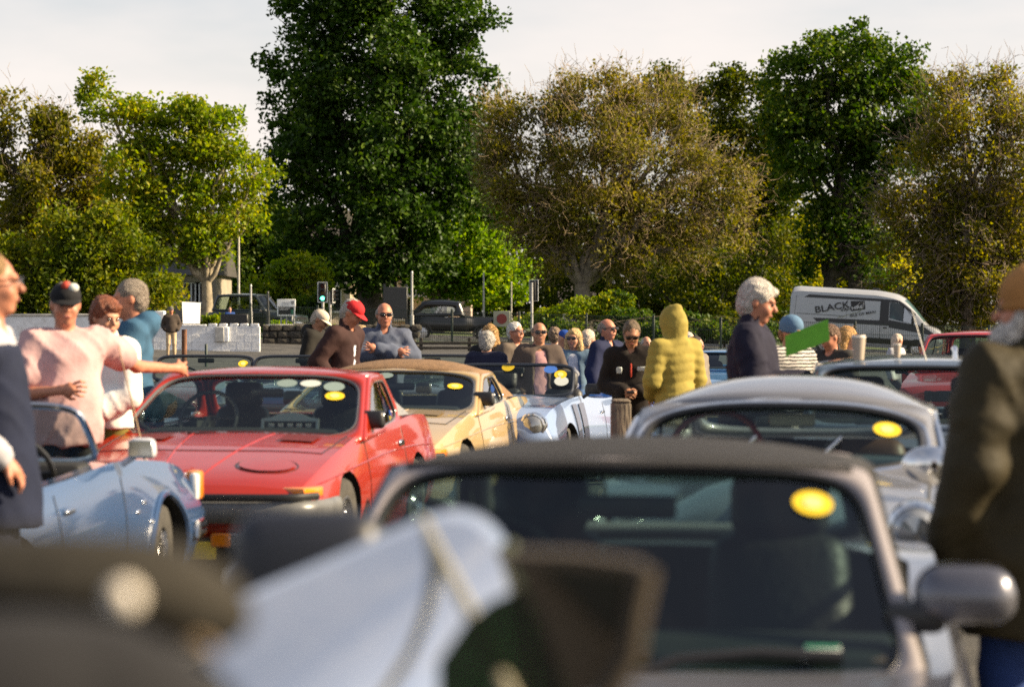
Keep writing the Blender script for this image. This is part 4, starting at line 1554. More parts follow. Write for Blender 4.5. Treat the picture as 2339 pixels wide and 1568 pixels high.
# --- red coupe in the front row
RZ_RED = heading(9)
RED = paint('red', (.32, .017, .002), rough=.28, coat=.7)
VENT = mat('grey_vent', (.20, .20, .205), .5, var=.3, vscale=60)
red, RB, RF = wedge_coupe('red_coupe', 'red wedge-shaped coupe under the hand of the man in pink', RZ_RED, place(RZ_RED, (2.02, .76), (ax(690, 13.75), 13.75)), RED, RED, VENT, None)
for (u, v, r, ru) in ((-.28, .70, .05, 1.35), (-.72, .62, .062, 1.1)):
    disc(red, RF, u, v, r, mat('pale_green_sticker', (.20, .26, .24), .5), 'sticker', ru)
o = disc(red, RF, -.50, .70, .045, WSTICK, 'sticker', 1.5)
# arched rally plaque on the dash, lettering too small to read
PL = mat('pewter', (.25, .28, .28), .35, metal=.4)
arch = [(.72 * a_, .62 * b_) for a_, b_ in [(-.26, 0), (-.26, .10), (-.17, .115), (-.10, .15), (0, .165), (.10, .15), (.17, .115), (.26, .10), (.26, 0), (.235, 0), (.235, .075), (-.235, .075), (-.235, 0)]]
pq = MB().prism([(.50 - .3 * q, .30 + p, .875 + q) for p, q in arch], (0, 0, 0), (-.012, 0, 0)).build('plaque', PL, red, ang=None)
for k in range(5):
    MB().box((.488, .30 - .12 + .06 * k, .895), (.004, .035, .02), (0, .3, 0)).build('plaque_print', WSTICK, pq)
MB().rbox((2.07, .02, .25), (.02, .50, .10), .006, 1).build('number_plate', PLATEY, red)
MB().lathe([(.001, .012), (.05, .010), (.055, 0)], 20, 'z', tuple(RB.top(1.86, 0, 0))).build('badge', CHROME, red)

# --- tan soft-top behind it
TAN = paint('tan', (.46, .32, .14), metal=.1)
RZ_TAN = heading(11.5)
tan, TB, TF = wedge_coupe('tan_convertible', 'golden tan car with a brown fabric roof behind the red coupe', RZ_TAN, place(RZ_TAN, (-.06, 0), (ax(915, 20.1), 20.1)), TAN,
                          mat('brown_fabric', (.20, .115, .055), .85, var=.2, vscale=20, bump=.4, bscale=150), mat('brown_fabric', (.2, .11, .05)), None, roofz=1.115, hz_=.0, crown=.115)
disc(tan, TF, .12, .74, .055, mat('pale_green_sticker', (.5, .6, .5)), 'sticker', 1.3)

# ------------------------------------------------------------------ open roadsters
ROAD = [(1.95, .34, .50, .48, .58, .60, .50, .66, .66), (1.86, .26, .66, .50, .73, .68, .64, .74, .76), (1.55, .2, .70, .5, .745, .78, .66, .80, .82),
        (1.1, .19, .72, .5, .75, .83, .67, .83, .86), (.45, .18, .72, .5, .74, .86, .68, .865, .89), (-.3, .18, .72, .5, .74, .82, .68, .84, .85),
        (-1.0, .19, .72, .5, .74, .80, .67, .83, .84), (-1.5, .22, .70, .5, .735, .80, .65, .82, .83), (-1.85, .32, .62, .5, .68, .74, .58, .77, .77), (-1.94, .4, .54, .52, .6, .66, .5, .68, .68)]


def roadster(name, label, rz, loc, pm, group=None, framem=None, full=True, stripes=None, interior=INTER, headlamps=True, mirrors=True, sticker=True, inner_seal=False, mirrorm=None):
    t = thing(name, label, 'car', loc, rz, group)
    B = Body(ROAD, nx=40)
    cab = MB().rbox((-.28, 0, .95), (1.25, 1.16, .9), .12, 2).mesh('c', interior, ang=None)
    link('body', B.mesh(pm, [(1.12, .34, .32, .38), (-1.12, .34, .32, .38)], [cab]), t)
    wheels(t, 1.12, -1.12, .64, .31, .16, 'wire' if full else 'steel', .12)
    f = surf((.42, .62, .86), (.42, -.62, .86), (.16, -.58, 1.16), (.16, .58, 1.16), .09, (1, 0, .3))
    pane(f, 6, .97, .95, GLASS, 'windscreen', t)
    rim_tube(f, 6, .97, .95, .017, framem or CHROME, 'windscreen_frame', t)
    if inner_seal:  # dark rim just inside the screen frame
        rim_tube(f, 6, .94, .91, .012, TRIM, 'windscreen_seal', t)
    MB().rbox((.28, 0, .82), (.22, 1.16, .12), .04, 2).build('dashboard', interior, t)
    for s in (1, -1):
        seat(t, -.35, s * .3, .42, .5, headrest=full)
        if mirrors:
            mirror(t, B.side(.45, .80, s) + Vector((0, 0, .07)), s, mirrorm or (TRIM if full else CHROME), (.06, .16, .10) if not mirrorm else (.08, .14, .10), .10)
    steering(t, .05, -.3, .84)
    MB().rbox((.2, 0, 1.1), (.03, .2, .055), .012, 2).build('rear_view_mirror', TRIM, t)
    if headlamps:
        for s in (1, -1):
            o = MB().lathe([(.001, .06), (.06, .052), (.095, .02), (.105, 0), (.115, -.01), (.118, -.09)], 24, 'x', (1.87, s * .55, .655)).build('headlamp', LENS, t)
            MB().lathe([(.098, .022), (.112, .02), (.122, 0), (.122, -.06)], 24, 'x', (1.87, s * .55, .655)).build('headlamp_rim', CHROME, o)
            MB().rbox((1.80, s * .675, .56), (.03, .03, .10), .01, 2).build('indicator', AMBER, t)
    P = [Vector((1.6, .76, .45)), Vector((1.9, .70, .45)), Vector((2.0, .4, .45)), Vector((2.02, 0, .45))]
    P = P + [Vector((p.x, -p.y, p.z)) for p in reversed(P[:-1])]
    MB().tube([Vector(p) for p in catmull(P, 24)], .05, 8, flat=(1, .4)).build('bumper', CHROME, t)
    for s in (1, -1):
        MB().tube([(2.03, s * .32, .33), (2.05, s * .32, .46), (2.02, s * .32, .56)], .03, 8).build('overrider', CHROME, t)
        if full:
            B.side_line([(.42, .80), (.40, .5), (.36, .26)], s, parent=t)
            B.side_line([(-.55, .78), (-.55, .5), (-.62, .26)], s, parent=t)
            MB().rbox(B.side(-.42, .70, s, .01), (.12, .025, .025), .008, 1).build('door_handle', CHROME, t)
    MB().rbox((1.97, 0, .56), (.04, .8, .13), .02, 1).build('grille', mat('grille_dark', (.02, .02, .02), .4), t)
    if stripes:
        for (a, b) in stripes[1]:
            for s in (1, -1):
                B.side_patch([(a - .10, .34), (b - .10, .34), (b + .02, .815), (a + .02, .815)], s, stripes[0], 'stripe', t, off=.012)
    if sticker:
        rally_sticker(t, f, -.78, .35, .05)
    return t, B, f


PALEBLUE = paint('pale_blue_white', (.21, .29, .48), rough=.28)
NAVYSTRIPE = paint('navy_stripe', (.02, .03, .075), rough=.28)
RZ_W = heading(13)
rw, WB, WF = roadster('white_roadster', 'pale blue-white open roadster with navy stripes on its wing', RZ_W, place(RZ_W, (.3, 0), (ax(1168, 22.4), 22.4)), PALEBLUE,
                      None, mat('dark_frame', (.03, .035, .045), .25, metal=.5), stripes=(NAVYSTRIPE, ((.40, .62), (.72, .88))))
disc(rw, WF, -.62, .66, .045, mat('blue_sticker', (.05, .15, .5), .5), 'sticker', 1.4)
disc(rw, WF, -.80, -.05, .055, WSTICK, 'sticker', 1.2)
disc(rw, WF, .06, .80, .05, YSTICK, 'sticker', 1.2)
BLUE = paint('bright_blue', (.015, .10, .42), rough=.25)
RZ_B = heading(13)
rb_, _, _ = roadster('blue_roadster', 'bright blue open roadster behind the dark sweatshirt man', RZ_B, place(RZ_B, (.3, 0), (ax(1345, 25.5), 25.5)), BLUE, None, CHROME)
# row of open cars further back: only their screens show over the front row
_g = 'open cars along the back row'
for (px, d, col, nm, lab, dz) in (
        (466, 28.2, (.05, .06, .05), 'dark_roadster', 'dark open car whose screen shows before the white wall', 0),
        (690, 28.0, (.02, .035, .10), 'dark_roadster', 'dark open car whose screen shows left of the red cap man', 0),
        (985, 28.6, (.012, .012, .014), 'dark_roadster', 'black open car whose screen arcs above the tan roof', 0)):
    r_, _, _ = roadster(nm, lab, heading(7), place(heading(7), (.3, 0), (ax(px, d), d)), paint(nm + str(px), col), _g, mat('dark_frame', (.03, .035, .045)), full=False, sticker=px < 500, inner_seal=True)

# --- blue roadster pointing away at the left, right flank to us
MIDBLUE = paint('mid_blue', (.026, .062, .150), rough=.25)
rzA = math.radians(90 - 8)
tl, LB, LF = roadster('steel_blue_roadster', 'steel blue open roadster nearest the left edge, nose towards the red coupe', rzA, place(rzA, (1.93, -.60), (ax(424, 13.2), 13.2)), MIDBLUE, None, CHROME, headlamps=False, sticker=False, mirrorm=mat('pale_shell', (.55, .56, .60), .3, coat=.5))
MB().rbox((1.90, -.66, .665), (.13, .075, .16), .02, 2).build('indicator', AMBER, tl)
MB().rbox((1.77, -.695, .665), (.08, .05, .15), .02, 2).build('side_lamp', CLEAR, tl)
for zz in (.40, .36):
    MB().tube([(1.98, -.5, zz + .05), (1.99, -.56, zz), (1.96, -.62, zz + .05)], .022, 8).build('bumper_end', CHROME, tl)
for (x, z) in ((.72, .66), (.60, .62), (.80, .56)):
    MB().ball(LB.side(x, z, -1, .004), (.03, .008, .012), 10, 6).build('badge', CHROME, tl)
# bulged wheel-arch lip
MB().tube([LB.side(1.12 + .355 * math.cos(a), .32 + .355 * math.sin(a), -1, .002) for a in np.linspace(.15, math.pi - .15, 20)], .018, 6).build('arch_lip', MIDBLUE, tl)
# whip aerial
MB().tube([(1.86, -.40, .76), (1.84, -.34, 1.05), (1.80, -.26, 1.42)], [.006, .005, .003], 5).build('aerial', mat('aerial_brown', (.35, .22, .12), .4), tl)

# ------------------------------------------------------------------ silver soft-top close by on the right
SOFT = [(1.95, .36, .55, .46, .62, .55, .52, .60, .60), (1.85, .24, .74, .46, .80, .62, .70, .67, .68), (1.4, .2, .80, .48, .85, .70, .74, .72, .735), (1.1, .2, .81, .5, .86, .755, .76, .76, .765),
        (.55, .18, .80, .5, .85, .80, .78, .79, .795), (-.3, .18, .80, .5, .85, .82, .77, .83, .84), (-1.1, .2, .81, .5, .86, .88, .76, .91, .92), (-1.6, .24, .78, .5, .83, .86, .72, .90, .91),
        (-1.95, .36, .68, .5, .74, .76, .64, .80, .80), (-2.02, .42, .6, .52, .66, .68, .56, .7, .7)]
SILVER = paint('silver_grey', (.22, .225, .265), metal=.55, rough=.3)
RZ_M = heading(9)
mx = thing('silver_convertible', 'silver-grey convertible with its black fabric roof up, nearest on the right', 'car', place(RZ_M, (.02, 0), (ax(1437, 5.92), 5.92)), RZ_M)
MXB = Body(SOFT)
cab = MB().rbox((-.25, 0, .95), (1.45, 1.36, .75), .1, 2).mesh('c', INTER, ang=None)
link('body', MXB.mesh(SILVER, [(1.15, .35, .32, .42), (-1.15, .35, .32, .42)], [cab]), mx)
wheels(mx, 1.15, -1.15, .74, .315, .2)
FABRIC = mat('black_fabric', (.014, .013, .014), .8, var=.15, vscale=15, bump=.4, bscale=200)
PILLAR = mat('grey_pillar', (.24, .215, .22), .4, coat=.5)
MXF = greenhouse(mx, (.62, .735, .72), (.05, 1.19, .575), (-.75, 1.175, .53), (-1.12, .93, .58), PILLAR, FABRIC, TINT, bulge=.10, crown=.065, pw=7, sw=.95, shv=.94, side_su=.86, side_sv=.86,
                 cpil=FABRIC, seal=TRIM, seal_r=.010, roof_over=.022)
MB().tube([MXF(u, .985, .004) for u in np.linspace(-.93, .93, 24)], .026, 8, flat=(.55, 1.0)).build('header_seal', FABRIC, mx)
rally_sticker(mx, MXF, -.755, .66, .042)
o = MB().prism([MXF(u, v, .008) for u, v in ((-.76, -.70), (-.63, -.70), (-.65, -.58), (-.76, -.58))], (0, 0, 0), (.002, 0, .001)).build('tax_disc', WSTICK, mx, ang=None)
MB().prism([MXF(u, v, .011) for u, v in ((-.755, -.605), (-.65, -.605), (-.65, -.58), (-.76, -.58))], (0, 0, 0), (.002, 0, .001)).build('tax_disc_band', mat('sign_green', (.02, .16, .09)), o, ang=None)
MB().rbox((.36, 0, .765), (.42, 1.34, .12), .05, 2).build('dashboard', INTER, mx)
for s in (1, -1):
    seat(mx, -.45, s * .33, .46, .52)
    o = MB().rbox(MXB.side(.42, .845, s) + Vector((0, s * .14, .10)), (.13, .24, .135), .06, 4, scale_top=(.75, .9)).build('door_mirror', paint('mirror_shell', (.10, .10, .12), metal=.5), mx)
    MB().rbox(MXB.side(.42, .84, s) + Vector((-.01, s * .03, .05)), (.10, .14, .07), .025, 2).build('mirror_foot', TRIM, o)
steering(mx, .10, -.33, .90, .19)
MB().rbox((.06, 0, 1.10), (.03, .24, .06), .02, 2).build('rear_view_mirror', TRIM, mx)
for u in (-.10, .5):
    MB().tube([MXF(u, -.86, .012), MXF(u - .15, -.72, .018), MXF(u - .40, -.66, .016), MXF(u - .66, -.68, .012)], .013, 5).build('wiper', TRIM, mx)
# ------------------------------------------------------------------ old round silver saloon behind it
VINT = [(1.85, .34, .42, .5, .50, .66, .42, .72, .74), (1.7, .26, .62, .5, .70, .76, .56, .80, .88), (1.2, .22, .70, .52, .77, .82, .62, .86, .97), (.6, .2, .72, .55, .78, .88, .70, .93, 1.0),
        (0, .2, .72, .55, .78, .92, .71, .95, .98), (-.9, .2, .72, .55, .78, .94, .70, .97, 1.0), (-1.4, .24, .68, .55, .74, .90, .62, .95, .98), (-1.8, .36, .5, .55, .58, .74, .48, .8, .82), (-1.9, .42, .4, .55, .46, .66, .38, .7, .7)]
VSIL = paint('old_silver', (.20, .20, .215), metal=.3, rough=.35)
RZ_V = heading(11)
vt = thing('old_silver_saloon', 'rounded old silver-grey saloon with chrome trim behind the silver convertible', 'car', place(RZ_V, (-.05, 0), (ax(1795, 10.45), 10.45)), RZ_V)
VB = Body(VINT)
cab = MB().rbox((-.45, 0, 1.05), (1.5, 1.24, .8), .12, 2).mesh('c', INTER, ang=None)
link('body', VB.mesh(VSIL, [(1.18, .34, .31, .38), (-1.15, .34, .31, .38)], [cab]), vt)
wheels(vt, 1.18, -1.15, .66, .305, .15)
VF = greenhouse(vt, (.38, .91, .67), (-.05, 1.165, .61), (-1.0, 1.175, .55), (-1.38, 1.0, .56), VSIL, VSIL, bulge=.13, crown=.135, a0=.36, pw=3.4, sw=.91, shv=.83, side_su=.86, side_sv=.78,
                side_split=-.1, seal=TRIM, seal_r=.014, side_p=5, roof_over=.02)
rim_tube(VF, 3.4, .955, .90, .011, CHROME, 'windscreen_chrome', vt, off=.01)
rally_sticker(vt, VF, -.70, .30, .052)
MB().rbox((.16, 0, .93), (.3, 1.2, .12), .04, 2).build('dashboard', mat('blue_grey_dash', (.05, .07, .09), .4), vt)
for s in (1, -1):
    seat(vt, -.55, s * .3, .5, .52, mat('brown_leather', (.10, .05, .03), .5), headrest=False)
    # chrome gutter and waist strip, door handle, lamps
    MB().tube([Vector(p) for p in catmull([(.34, s * .685, .95), (.14, s * .66, 1.06), (-.05, s * .635, 1.14), (-.4, s * .625, 1.16), (-1.0, s * .585, 1.16), (-1.36, s * .59, 1.03)], 26)], .013, 6).build('gutter', CHROME, vt)
    VB.side_line([(1.5, .70), (.6, .80), (-.4, .84), (-1.4, .80)], s, .012, CHROME, 'waist_strip', vt)
    MB().rbox(VB.side(-.35, .84, s, .01), (.14, .03, .03), .01, 2).build('door_handle', CHROME, vt)
    o = MB().lathe([(.001, .07), (.06, .06), (.09, .02), (.10, 0), (.11, -.16), (.07, -.32), (.001, -.40)], 20, 'x', (1.66, s * .60, .80)).build('headlamp', VSIL, vt)
    MB().lathe([(.001, .075), (.06, .065), (.09, .025)], 20, 'x', (1.66, s * .60, .80)).build('headlamp_lens', LENS, o)
    MB().lathe([(.09, .03), (.108, .02), (.112, -.02)], 20, 'x', (1.66, s * .60, .80)).build('headlamp_rim', CHROME, o)
    o = MB().ball(VB.side(1.0, .84, s) + Vector((0, -s * .02, .16)), (.06, .11, .075), 14, 10).build('wing_mirror', CHROME, vt)
    MB().tube([VB.side(.98, .80, s) + Vector((0, -s * .06, 0)), VB.side(1.0, .84, s) + Vector((0, -s * .02, .12))], .012, 6).build('mirror_stalk', CHROME, o)
steering(vt, -.02, -.3, .98, .2, m=mat('red_rim', (.35, .03, .03), .3))
MB().rbox((.0, .03, 1.13), (.03, .2, .06), .015, 2).build('rear_view_mirror', mat('beige_plastic', (.45, .38, .28), .5), vt)
MB().tube([Vector(p) for p in catmull([(1.86, 0, .78), (1.7, 0, .90), (1.2, 0, .985), (.6, 0, 1.02), (.40, 0, 1.02)], 16)], .014, 6).build('bonnet_strip', CHROME, vt)
for u in (-.2, .35):
    MB().tube([VF(u, -.92, .02), VF(u - .1, -.5, .03), VF(u - .2, -.05, .02)], .006, 5).build('wiper', CHROME, vt)
# ------------------------------------------------------------------ box saloons: grey-blue one with cups on its roof, red one, blue one, dark one
BOXY = [(2.0, .36, .60, .5, .68, .66, .60, .72, .72), (1.92, .26, .76, .5, .80, .74, .72, .78, .79), (1.3, .2, .78, .52, .82, .84, .76, .86, .88), (.75, .2, .79, .55, .83, .90, .78, .92, .93), (-.3, .2, .79, .55, .83, .92, .78, .93, .94),
        (-1.3, .2, .79, .55, .83, .92, .77, .93, .94), (-1.85, .3, .76, .55, .8, .88, .72, .9, .9), (-1.95, .4, .7, .55, .74, .8, .66, .82, .82)]


def saloon(name, label, rz, loc, pm, roofz=1.34, roofm=None, estate=True, glass=GLASS, group=None, style='steel', pitch=0.0, z=0.0):
    t = thing(name, label, 'car', (loc[0], loc[1], z), rz, group, pitch)
    B = Body(BOXY, nx=30, nh=16)
    cab = MB().rbox((-.5, 0, 1.0), (2.0, 1.38, .8), .1, 2).mesh('c', INTER, ang=None)
    link('body', B.mesh(pm, [(1.25, .35, .32, .42), (-1.2, .35, .32, .42)], [cab]), t)
    wheels(t, 1.25, -1.2, .72, .31, .17, style)
    f = greenhouse(t, (.72, .93, .72), (.22, roofz - .02, .62), (-1.5 if estate else -1.0, roofz - .02, .60), (-1.75 if estate else -1.5, .94, .68), pm, roofm or pm, glass, bulge=.07, crown=.06, pw=8, sw=.94, shv=.88, side_su=.92, side_sv=.78,
                   side_split=.05, side_p=8)
    MB().rbox((.5, 0, .92), (.34, 1.34, .12), .04, 2).build('dashboard', INTER, t)
    for s in (1, -1):
        seat(t, -.3, s * .34, .5, .55)
        MB().lathe([(.001, .03), (.08, .02), (.09, 0), (.09, -.05)], 18, 'x', (1.93, s * .56, .66)).build('headlamp', LENS, t)
        mirror(t, B.side(.6, .88, s), s, TRIM)
        B.side_line([(.68, .88), (.66, .5), (.60, .28)], s, parent=t)
        B.side_line([(-.45, .88), (-.45, .5), (-.45, .28)], s, parent=t)
    MB().rbox((1.99, 0, .66), (.04, .86, .14), .02, 1).build('grille', TRIM, t)
    MB().rbox((2.0, 0, .45), (.1, 1.5, .12), .04, 2).build('bumper', CHROME, t)
    MB().rbox((-1.98, 0, .5), (.1, 1.4, .12), .04, 2).build('bumper', CHROME, t)
    steering(t, .25, -.34, .98)
    return t, B, f


GREYB = paint('grey_blue', (.085, .115, .165), rough=.3)
RZ_G = heading(7)
gc, GB, GF = saloon('grey_blue_saloon', 'grey-blue saloon with paper cups standing on its roof', RZ_G, place(RZ_G, (.22, 0), (ax(2110, 14.4), 14.4)), GREYB, 1.30)
CUP = mat('paper_cup', (.42, .34, .26), .7)
LID = mat('cup_lid', (.62, .57, .50), .5)


def cup(px, ybase, d, h, label):
    p = at(px, ybase, d)
    t = thing('paper_cup', label, 'cup', p, 0, 'cups on the car roof')
    r = h * .29
    MB().lathe([(.001, 0), (r * .74, 0), (r, h * .9), (r * .9, h * .9), (r * .7, .01)], 20, 'z').build('cup_wall', CUP, t)
    MB().lathe([(r * 1.06, h * .88), (r * 1.06, h * .93), (r * .92, h * .94), (r * .9, h), (r * .78, h), (r * .76, h * .96), (.001, h * .96)], 20, 'z').build('lid', LID, t)
    return t


GROOF = 1.335 - .02 + .05
cup(1961, 0, 14.55, .15, 'tall beige paper cup standing on the grey-blue car roof').location = (ax(1961, 14.55), 14.55, 1.322)
cup(2049, 0, 14.6, .085, 'short pale cup right of the tall one on the grey-blue car roof').location = (ax(2049, 14.6), 14.6, 1.335)
MB().tube([(.12, .19, 1.33), (.12, .19, 1.37), (.05, .19, 1.39)], [.018, .014, .02], 8).build('aerial_base', CHROME, gc)
MB().tube([(.10, .02, 1.32), (.02, -.06, 1.62)], [.005, .003], 5).build('aerial', mat('pale_pole', (.55, .53, .48), .5), gc)
REDC = paint('pale_red', (.42, .03, .025), rough=.35)
RZ_R = heading(18)
saloon('red_hatchback', 'red hatchback part hidden behind the man in the tan beanie', RZ_R, place(RZ_R, (.22, 0), (ax(2235, 30.5), 30.5)), REDC, 1.40, group=None)
saloon('blue_saloon', 'blue saloon glimpsed right of the yellow puffer jacket', heading(20), place(heading(20), (.22, 0), (ax(1640, 31), 31)), paint('sky_blue', (.03, .14, .32)), 1.16)
saloon('dark_estate', 'dark green estate parked beyond the mesh fence end', heading(-70), (ax(588, 99), 99), paint('dark_green', (.012, .02, .018)), 1.62, z=gz(-10, 99))

# ------------------------------------------------------------------ black pre-war saloon on the road
BLK = paint('black', (.005, .005, .006), rough=.3, coat=.35)
OLD = [(1.75, .5, .16, .62, .20, .88, .18, .98, 1.0), (1.68, .45, .28, .62, .33, .90, .28, 1.0, 1.03), (.75, .42, .44, .62, .48, .92, .42, 1.02, 1.06), (.45, .40, .62, .62, .68, .95, .62, 1.03, 1.06), (-.9, .40, .64, .62, .70, .97, .64, 1.04, 1.06),
       (-1.5, .42, .58, .62, .62, .92, .54, 1.0, 1.02), (-1.9, .5, .42, .62, .46, .78, .4, .84, .85)]
bx, bd = ax(1035, 108), 108.0
bk = thing('old_black_saloon', 'upright old black saloon on the road behind the fence', 'car', (bx, bd, gz(bx, bd) - .12), math.radians(2), None, math.radians(1.6))
bk.scale = (1.12, 1.0, 1.08)
OB = Body(OLD, nx=26, nh=14)
link('body', OB.mesh(BLK, [], [MB().rbox((-.6, 0, 1.1), (1.7, 1.1, .6), .1, 2).mesh('c', INTER, ang=None)]), bk)
wheels(bk, 1.2, -1.25, .62, .33, .13)
greenhouse(bk, (.42, 1.05, .62), (.22, 1.58, .56), (-1.22, 1.57, .54), (-1.86, .93, .46), BLK, BLK, TINT, bulge=.04, crown=.14, pw=6, sw=.8, shv=.62, side_su=.70, side_sv=.50, side_split=.02, side_p=4)
for s in (1, -1):
    for (xw, a0, a1) in ((1.2, -.2, 3.5), (-1.25, -.2, 3.2)):
        mb = MB()
        rings = []
        for a in np.linspace(a0, a1, 14):
            rings.append([(xw + rad * math.cos(a), s * yy, .34 + rad * math.sin(a) * .98) for rad, yy in ((.40, .46), (.43, .60), (.41, .74), (.36, .74), (.36, .46))])
        mb.loft(rings).build('mudguard', BLK, bk)
    MB().rbox((-.02, s * .66, .33), (1.8, .2, .05), .02, 1).build('running_board', BLK, bk)
    o = MB().ball((1.62, s * .42, .92), (.10, .11, .11), 14, 10).build('headlamp', BLK, bk)
    MB().lathe([(.001, .03), (.09, .01), (.11, -.02)], 18, 'x', (1.70, s * .42, .92)).build('headlamp_lens', CHROME, o)
    MB().rbox((-.30, s * .72, .98), (.12, .03, .03), .01, 1).build('door_handle', CHROME, bk)
MB().rbox((1.86, 0, .45), (.06, 1.2, .1), .03, 2).build('bumper', CHROME, bk)
MB().rbox((-.35, .25, 1.18), (.12, .5, .5), .05, 2).build('seat', mat('brown_leather', (.1, .05, .03)), bk)

# ------------------------------------------------------------------ white hire van
VD = 96.0
vx = ax(1975, VD)
VAN = [(2.98, .45, .62, .6, .70, .92, .58, 1.0, 1.02), (2.88, .36, .88, .65, .93, 1.05, .80, 1.16, 1.18), (2.4, .34, .96, .7, 1.0, 1.30, .86, 1.36, 1.38), (2.3, .34, .96, .7, 1.0, 1.38, .86, 1.47, 1.50), (1.75, .34, .97, .8, 1.01, 1.85, .86, 2.08, 2.12),
       (1.45, .34, .97, .9, 1.01, 2.05, .87, 2.34, 2.38), (1.0, .34, .97, .9, 1.01, 2.20, .88, 2.50, 2.53), (.2, .34, .97, .9, 1.01, 2.28, .89, 2.57, 2.59), (-2.6, .34, .97, .9, 1.01, 2.28, .89, 2.57, 2.59), (-2.9, .36, .95, .9, .99, 2.22, .87, 2.50, 2.52), (-2.98, .42, .9, .9, .95, 2.1, .82, 2.36, 2.38)]
VANW = paint('van_white', (.35, .36, .38), rough=.4)
VBLK = paint('van_black', (.006, .006, .007), rough=.4, coat=.15)
van = thing('hire_van', 'white hire van with black stripes and black lettering on the road', 'van', (vx, VD, gz(vx, VD) - .02), math.radians(-12), None, math.radians(3.6))
VNB = Body(VAN, nx=46, nh=22)
vcut = MB().prism([(.92, -1.3, 1.52), (2.06, -1.3, 1.30), (1.50, -1.3, 2.02), (1.22, -1.3, 2.14), (.92, -1.3, 2.14)], (0, 0, 0), (0, .9, 0)).mesh('c', INTER, ang=None)
vcut2 = MB().prism([(.92, 1.3, 1.52), (2.06, 1.3, 1.30), (1.50, 1.3, 2.02), (1.22, 1.3, 2.14), (.92, 1.3, 2.14)], (0, 0, 0), (0, -.9, 0)).mesh('c', INTER, ang=None)
link('body', VNB.mesh(VANW, [(2.05, .40, .36, .5), (-1.55, .40, .36, .5)], [vcut, vcut2]), van)
wheels(van, 2.05, -1.55, .88, .35, .2)
for s in (-1, 1):
    fwin = lambda pts, off: [VNB.side(x, z, s, off) for x, z in pts]
    MB().prism(fwin([(.93, 1.53), (1.45, 1.43), (1.45, 2.04), (1.22, 2.13), (.93, 2.13)], -.02), (0, 0, 0), (0, s * .004, 0)).build('side_window', TINT, van, ang=None)
    MB().prism(fwin([(1.47, 1.425), (2.04, 1.31), (1.48, 2.01)], -.02), (0, 0, 0), (0, s * .004, 0)).build('side_window', glass_mat('quarter_glass', (.5, .6, .62), .25), van, ang=None)
    # dark cab side and stripes
    VNB.side_patch([(.55, 1.25), (.90, 1.22), (.90, 2.17), (.55, 2.19)], s, VBLK, 'black_band', van)
    VNB.side_patch([(.55, 2.16), (1.25, 2.15), (1.25, 2.24), (.55, 2.26)], s, VBLK, 'black_band', van)
    VNB.side_patch([(1.25, 2.15), (1.9, 1.66), (1.95, 1.74), (1.28, 2.24)], s, VBLK, 'black_band', van)
    VNB.side_patch([(-2.45, 2.15), (.55, 2.16), (.55, 2.26), (-2.25, 2.27)], s, VBLK, 'black_band', van)
    VNB.side_patch([(-1.9, 1.22), (.92, 1.22), (.92, 1.42), (-2.05, 1.36)], s, VBLK, 'black_band', van)
    VNB.side_patch([(.92, 1.16), (2.85, .92), (2.3, 1.26), (.92, 1.46)], s, VBLK, 'black_band', van)
    VNB.side_patch([(-2.9, .5), (2.4, .5), (2.4, .72), (-2.9, .72)], s, VBLK, 'black_band', van)
    VNB.side_line([(.62, 2.2), (.60, 1.4), (.60, .5)], s, .008, TRIM, 'shut_line', van)
    VNB.side_line([(-.75, 2.2), (-.75, 1.4), (-.75, .5)], s, .006, TRIM, 'shut_line', van)
    VNB.side_line([(-2.7, 1.50), (-1.7, 1.50), (-.8, 1.50)], s, .010, TRIM, 'door_rail', van)
    VNB.side_line([(-2.75, 2.2), (-2.78, 1.4), (-2.78, .5)], s, .006, TRIM, 'shut_line', van)
    MB().rbox(VNB.side(1.86, 1.42, s) + Vector((0, s * .14, .08)), (.10, .20, .34), .04, 2).build('door_mirror', TRIM, van)
    MB().rbox(VNB.side(.78, 1.14, s, .02), (.16, .04, .05), .015, 1).build('door_handle', TRIM, van)
    MB().rbox((2.86, s * .74, .98), (.16, .3, .16), .05, 2).build('headlamp', LENS, van)
MB().prism([(2.34, -.74, 1.50), (2.34, .74, 1.50), (1.55, .70, 2.30), (1.55, -.70, 2.30)], (.012, 0, .02), (.016, 0, .026)).build('windscreen', TINT, van, ang=None)
MB().rbox((2.93, 0, .55), (.18, 1.7, .3), .06, 2).build('bumper', TRIM, van)
LET = mat('black_lettering', (.010, .010, .012), .5)
LETW = mat('white_lettering', (.7, .7, .72), .5)
ys = -1.022
up_ = math.radians(13)
RV = (math.radians(90 - 2), 0, 0)


def van_text(body, x, z, size, m, a, xs=1.25, off=0.0):
    y = VNB.side(x + .3, z, -1, .022 + off).y
    o = text_obj('lettering', body, size, m, van, (x, y, z), (math.radians(90 - 3.5), -a, 0), xs=xs)
    return o


van_text('BLACK', -1.98, 1.55, .36, LET, up_)
MB().prism([Vector((x, VNB.side(x, z, -1, .008).y, z)) for x, z in ((-.62, 2.10), (-.08, 2.14), (-.02, 1.82), (-.56, 1.70))], (0, 0, 0), (0, -.003, 0)).build('black_square', LET, van, ang=None)
van_text('VAN', -.98, 1.66, .17, LET, up_)
van_text('HIRE', -.55, 1.76, .17, LETW, up_, off=.004)
van_text('ISLE OF MAN', -.60, 1.47, .145, LET, up_, 1.22)
isl = [(-1.10, 1.40), (-1.0, 1.47), (-.90, 1.43), (-.84, 1.50), (-.74, 1.55), (-.50, 1.62), (-.30, 1.68), (-.20, 1.76), (-.10, 1.92), (-.12, 2.08), (-.26, 2.05), (-.38, 1.90)]
MB().tube([Vector((x, VNB.side(x, z, -1, .012).y, z)) for x, z in isl], .010, 5).build('island_outline', DULLCHROME, van)
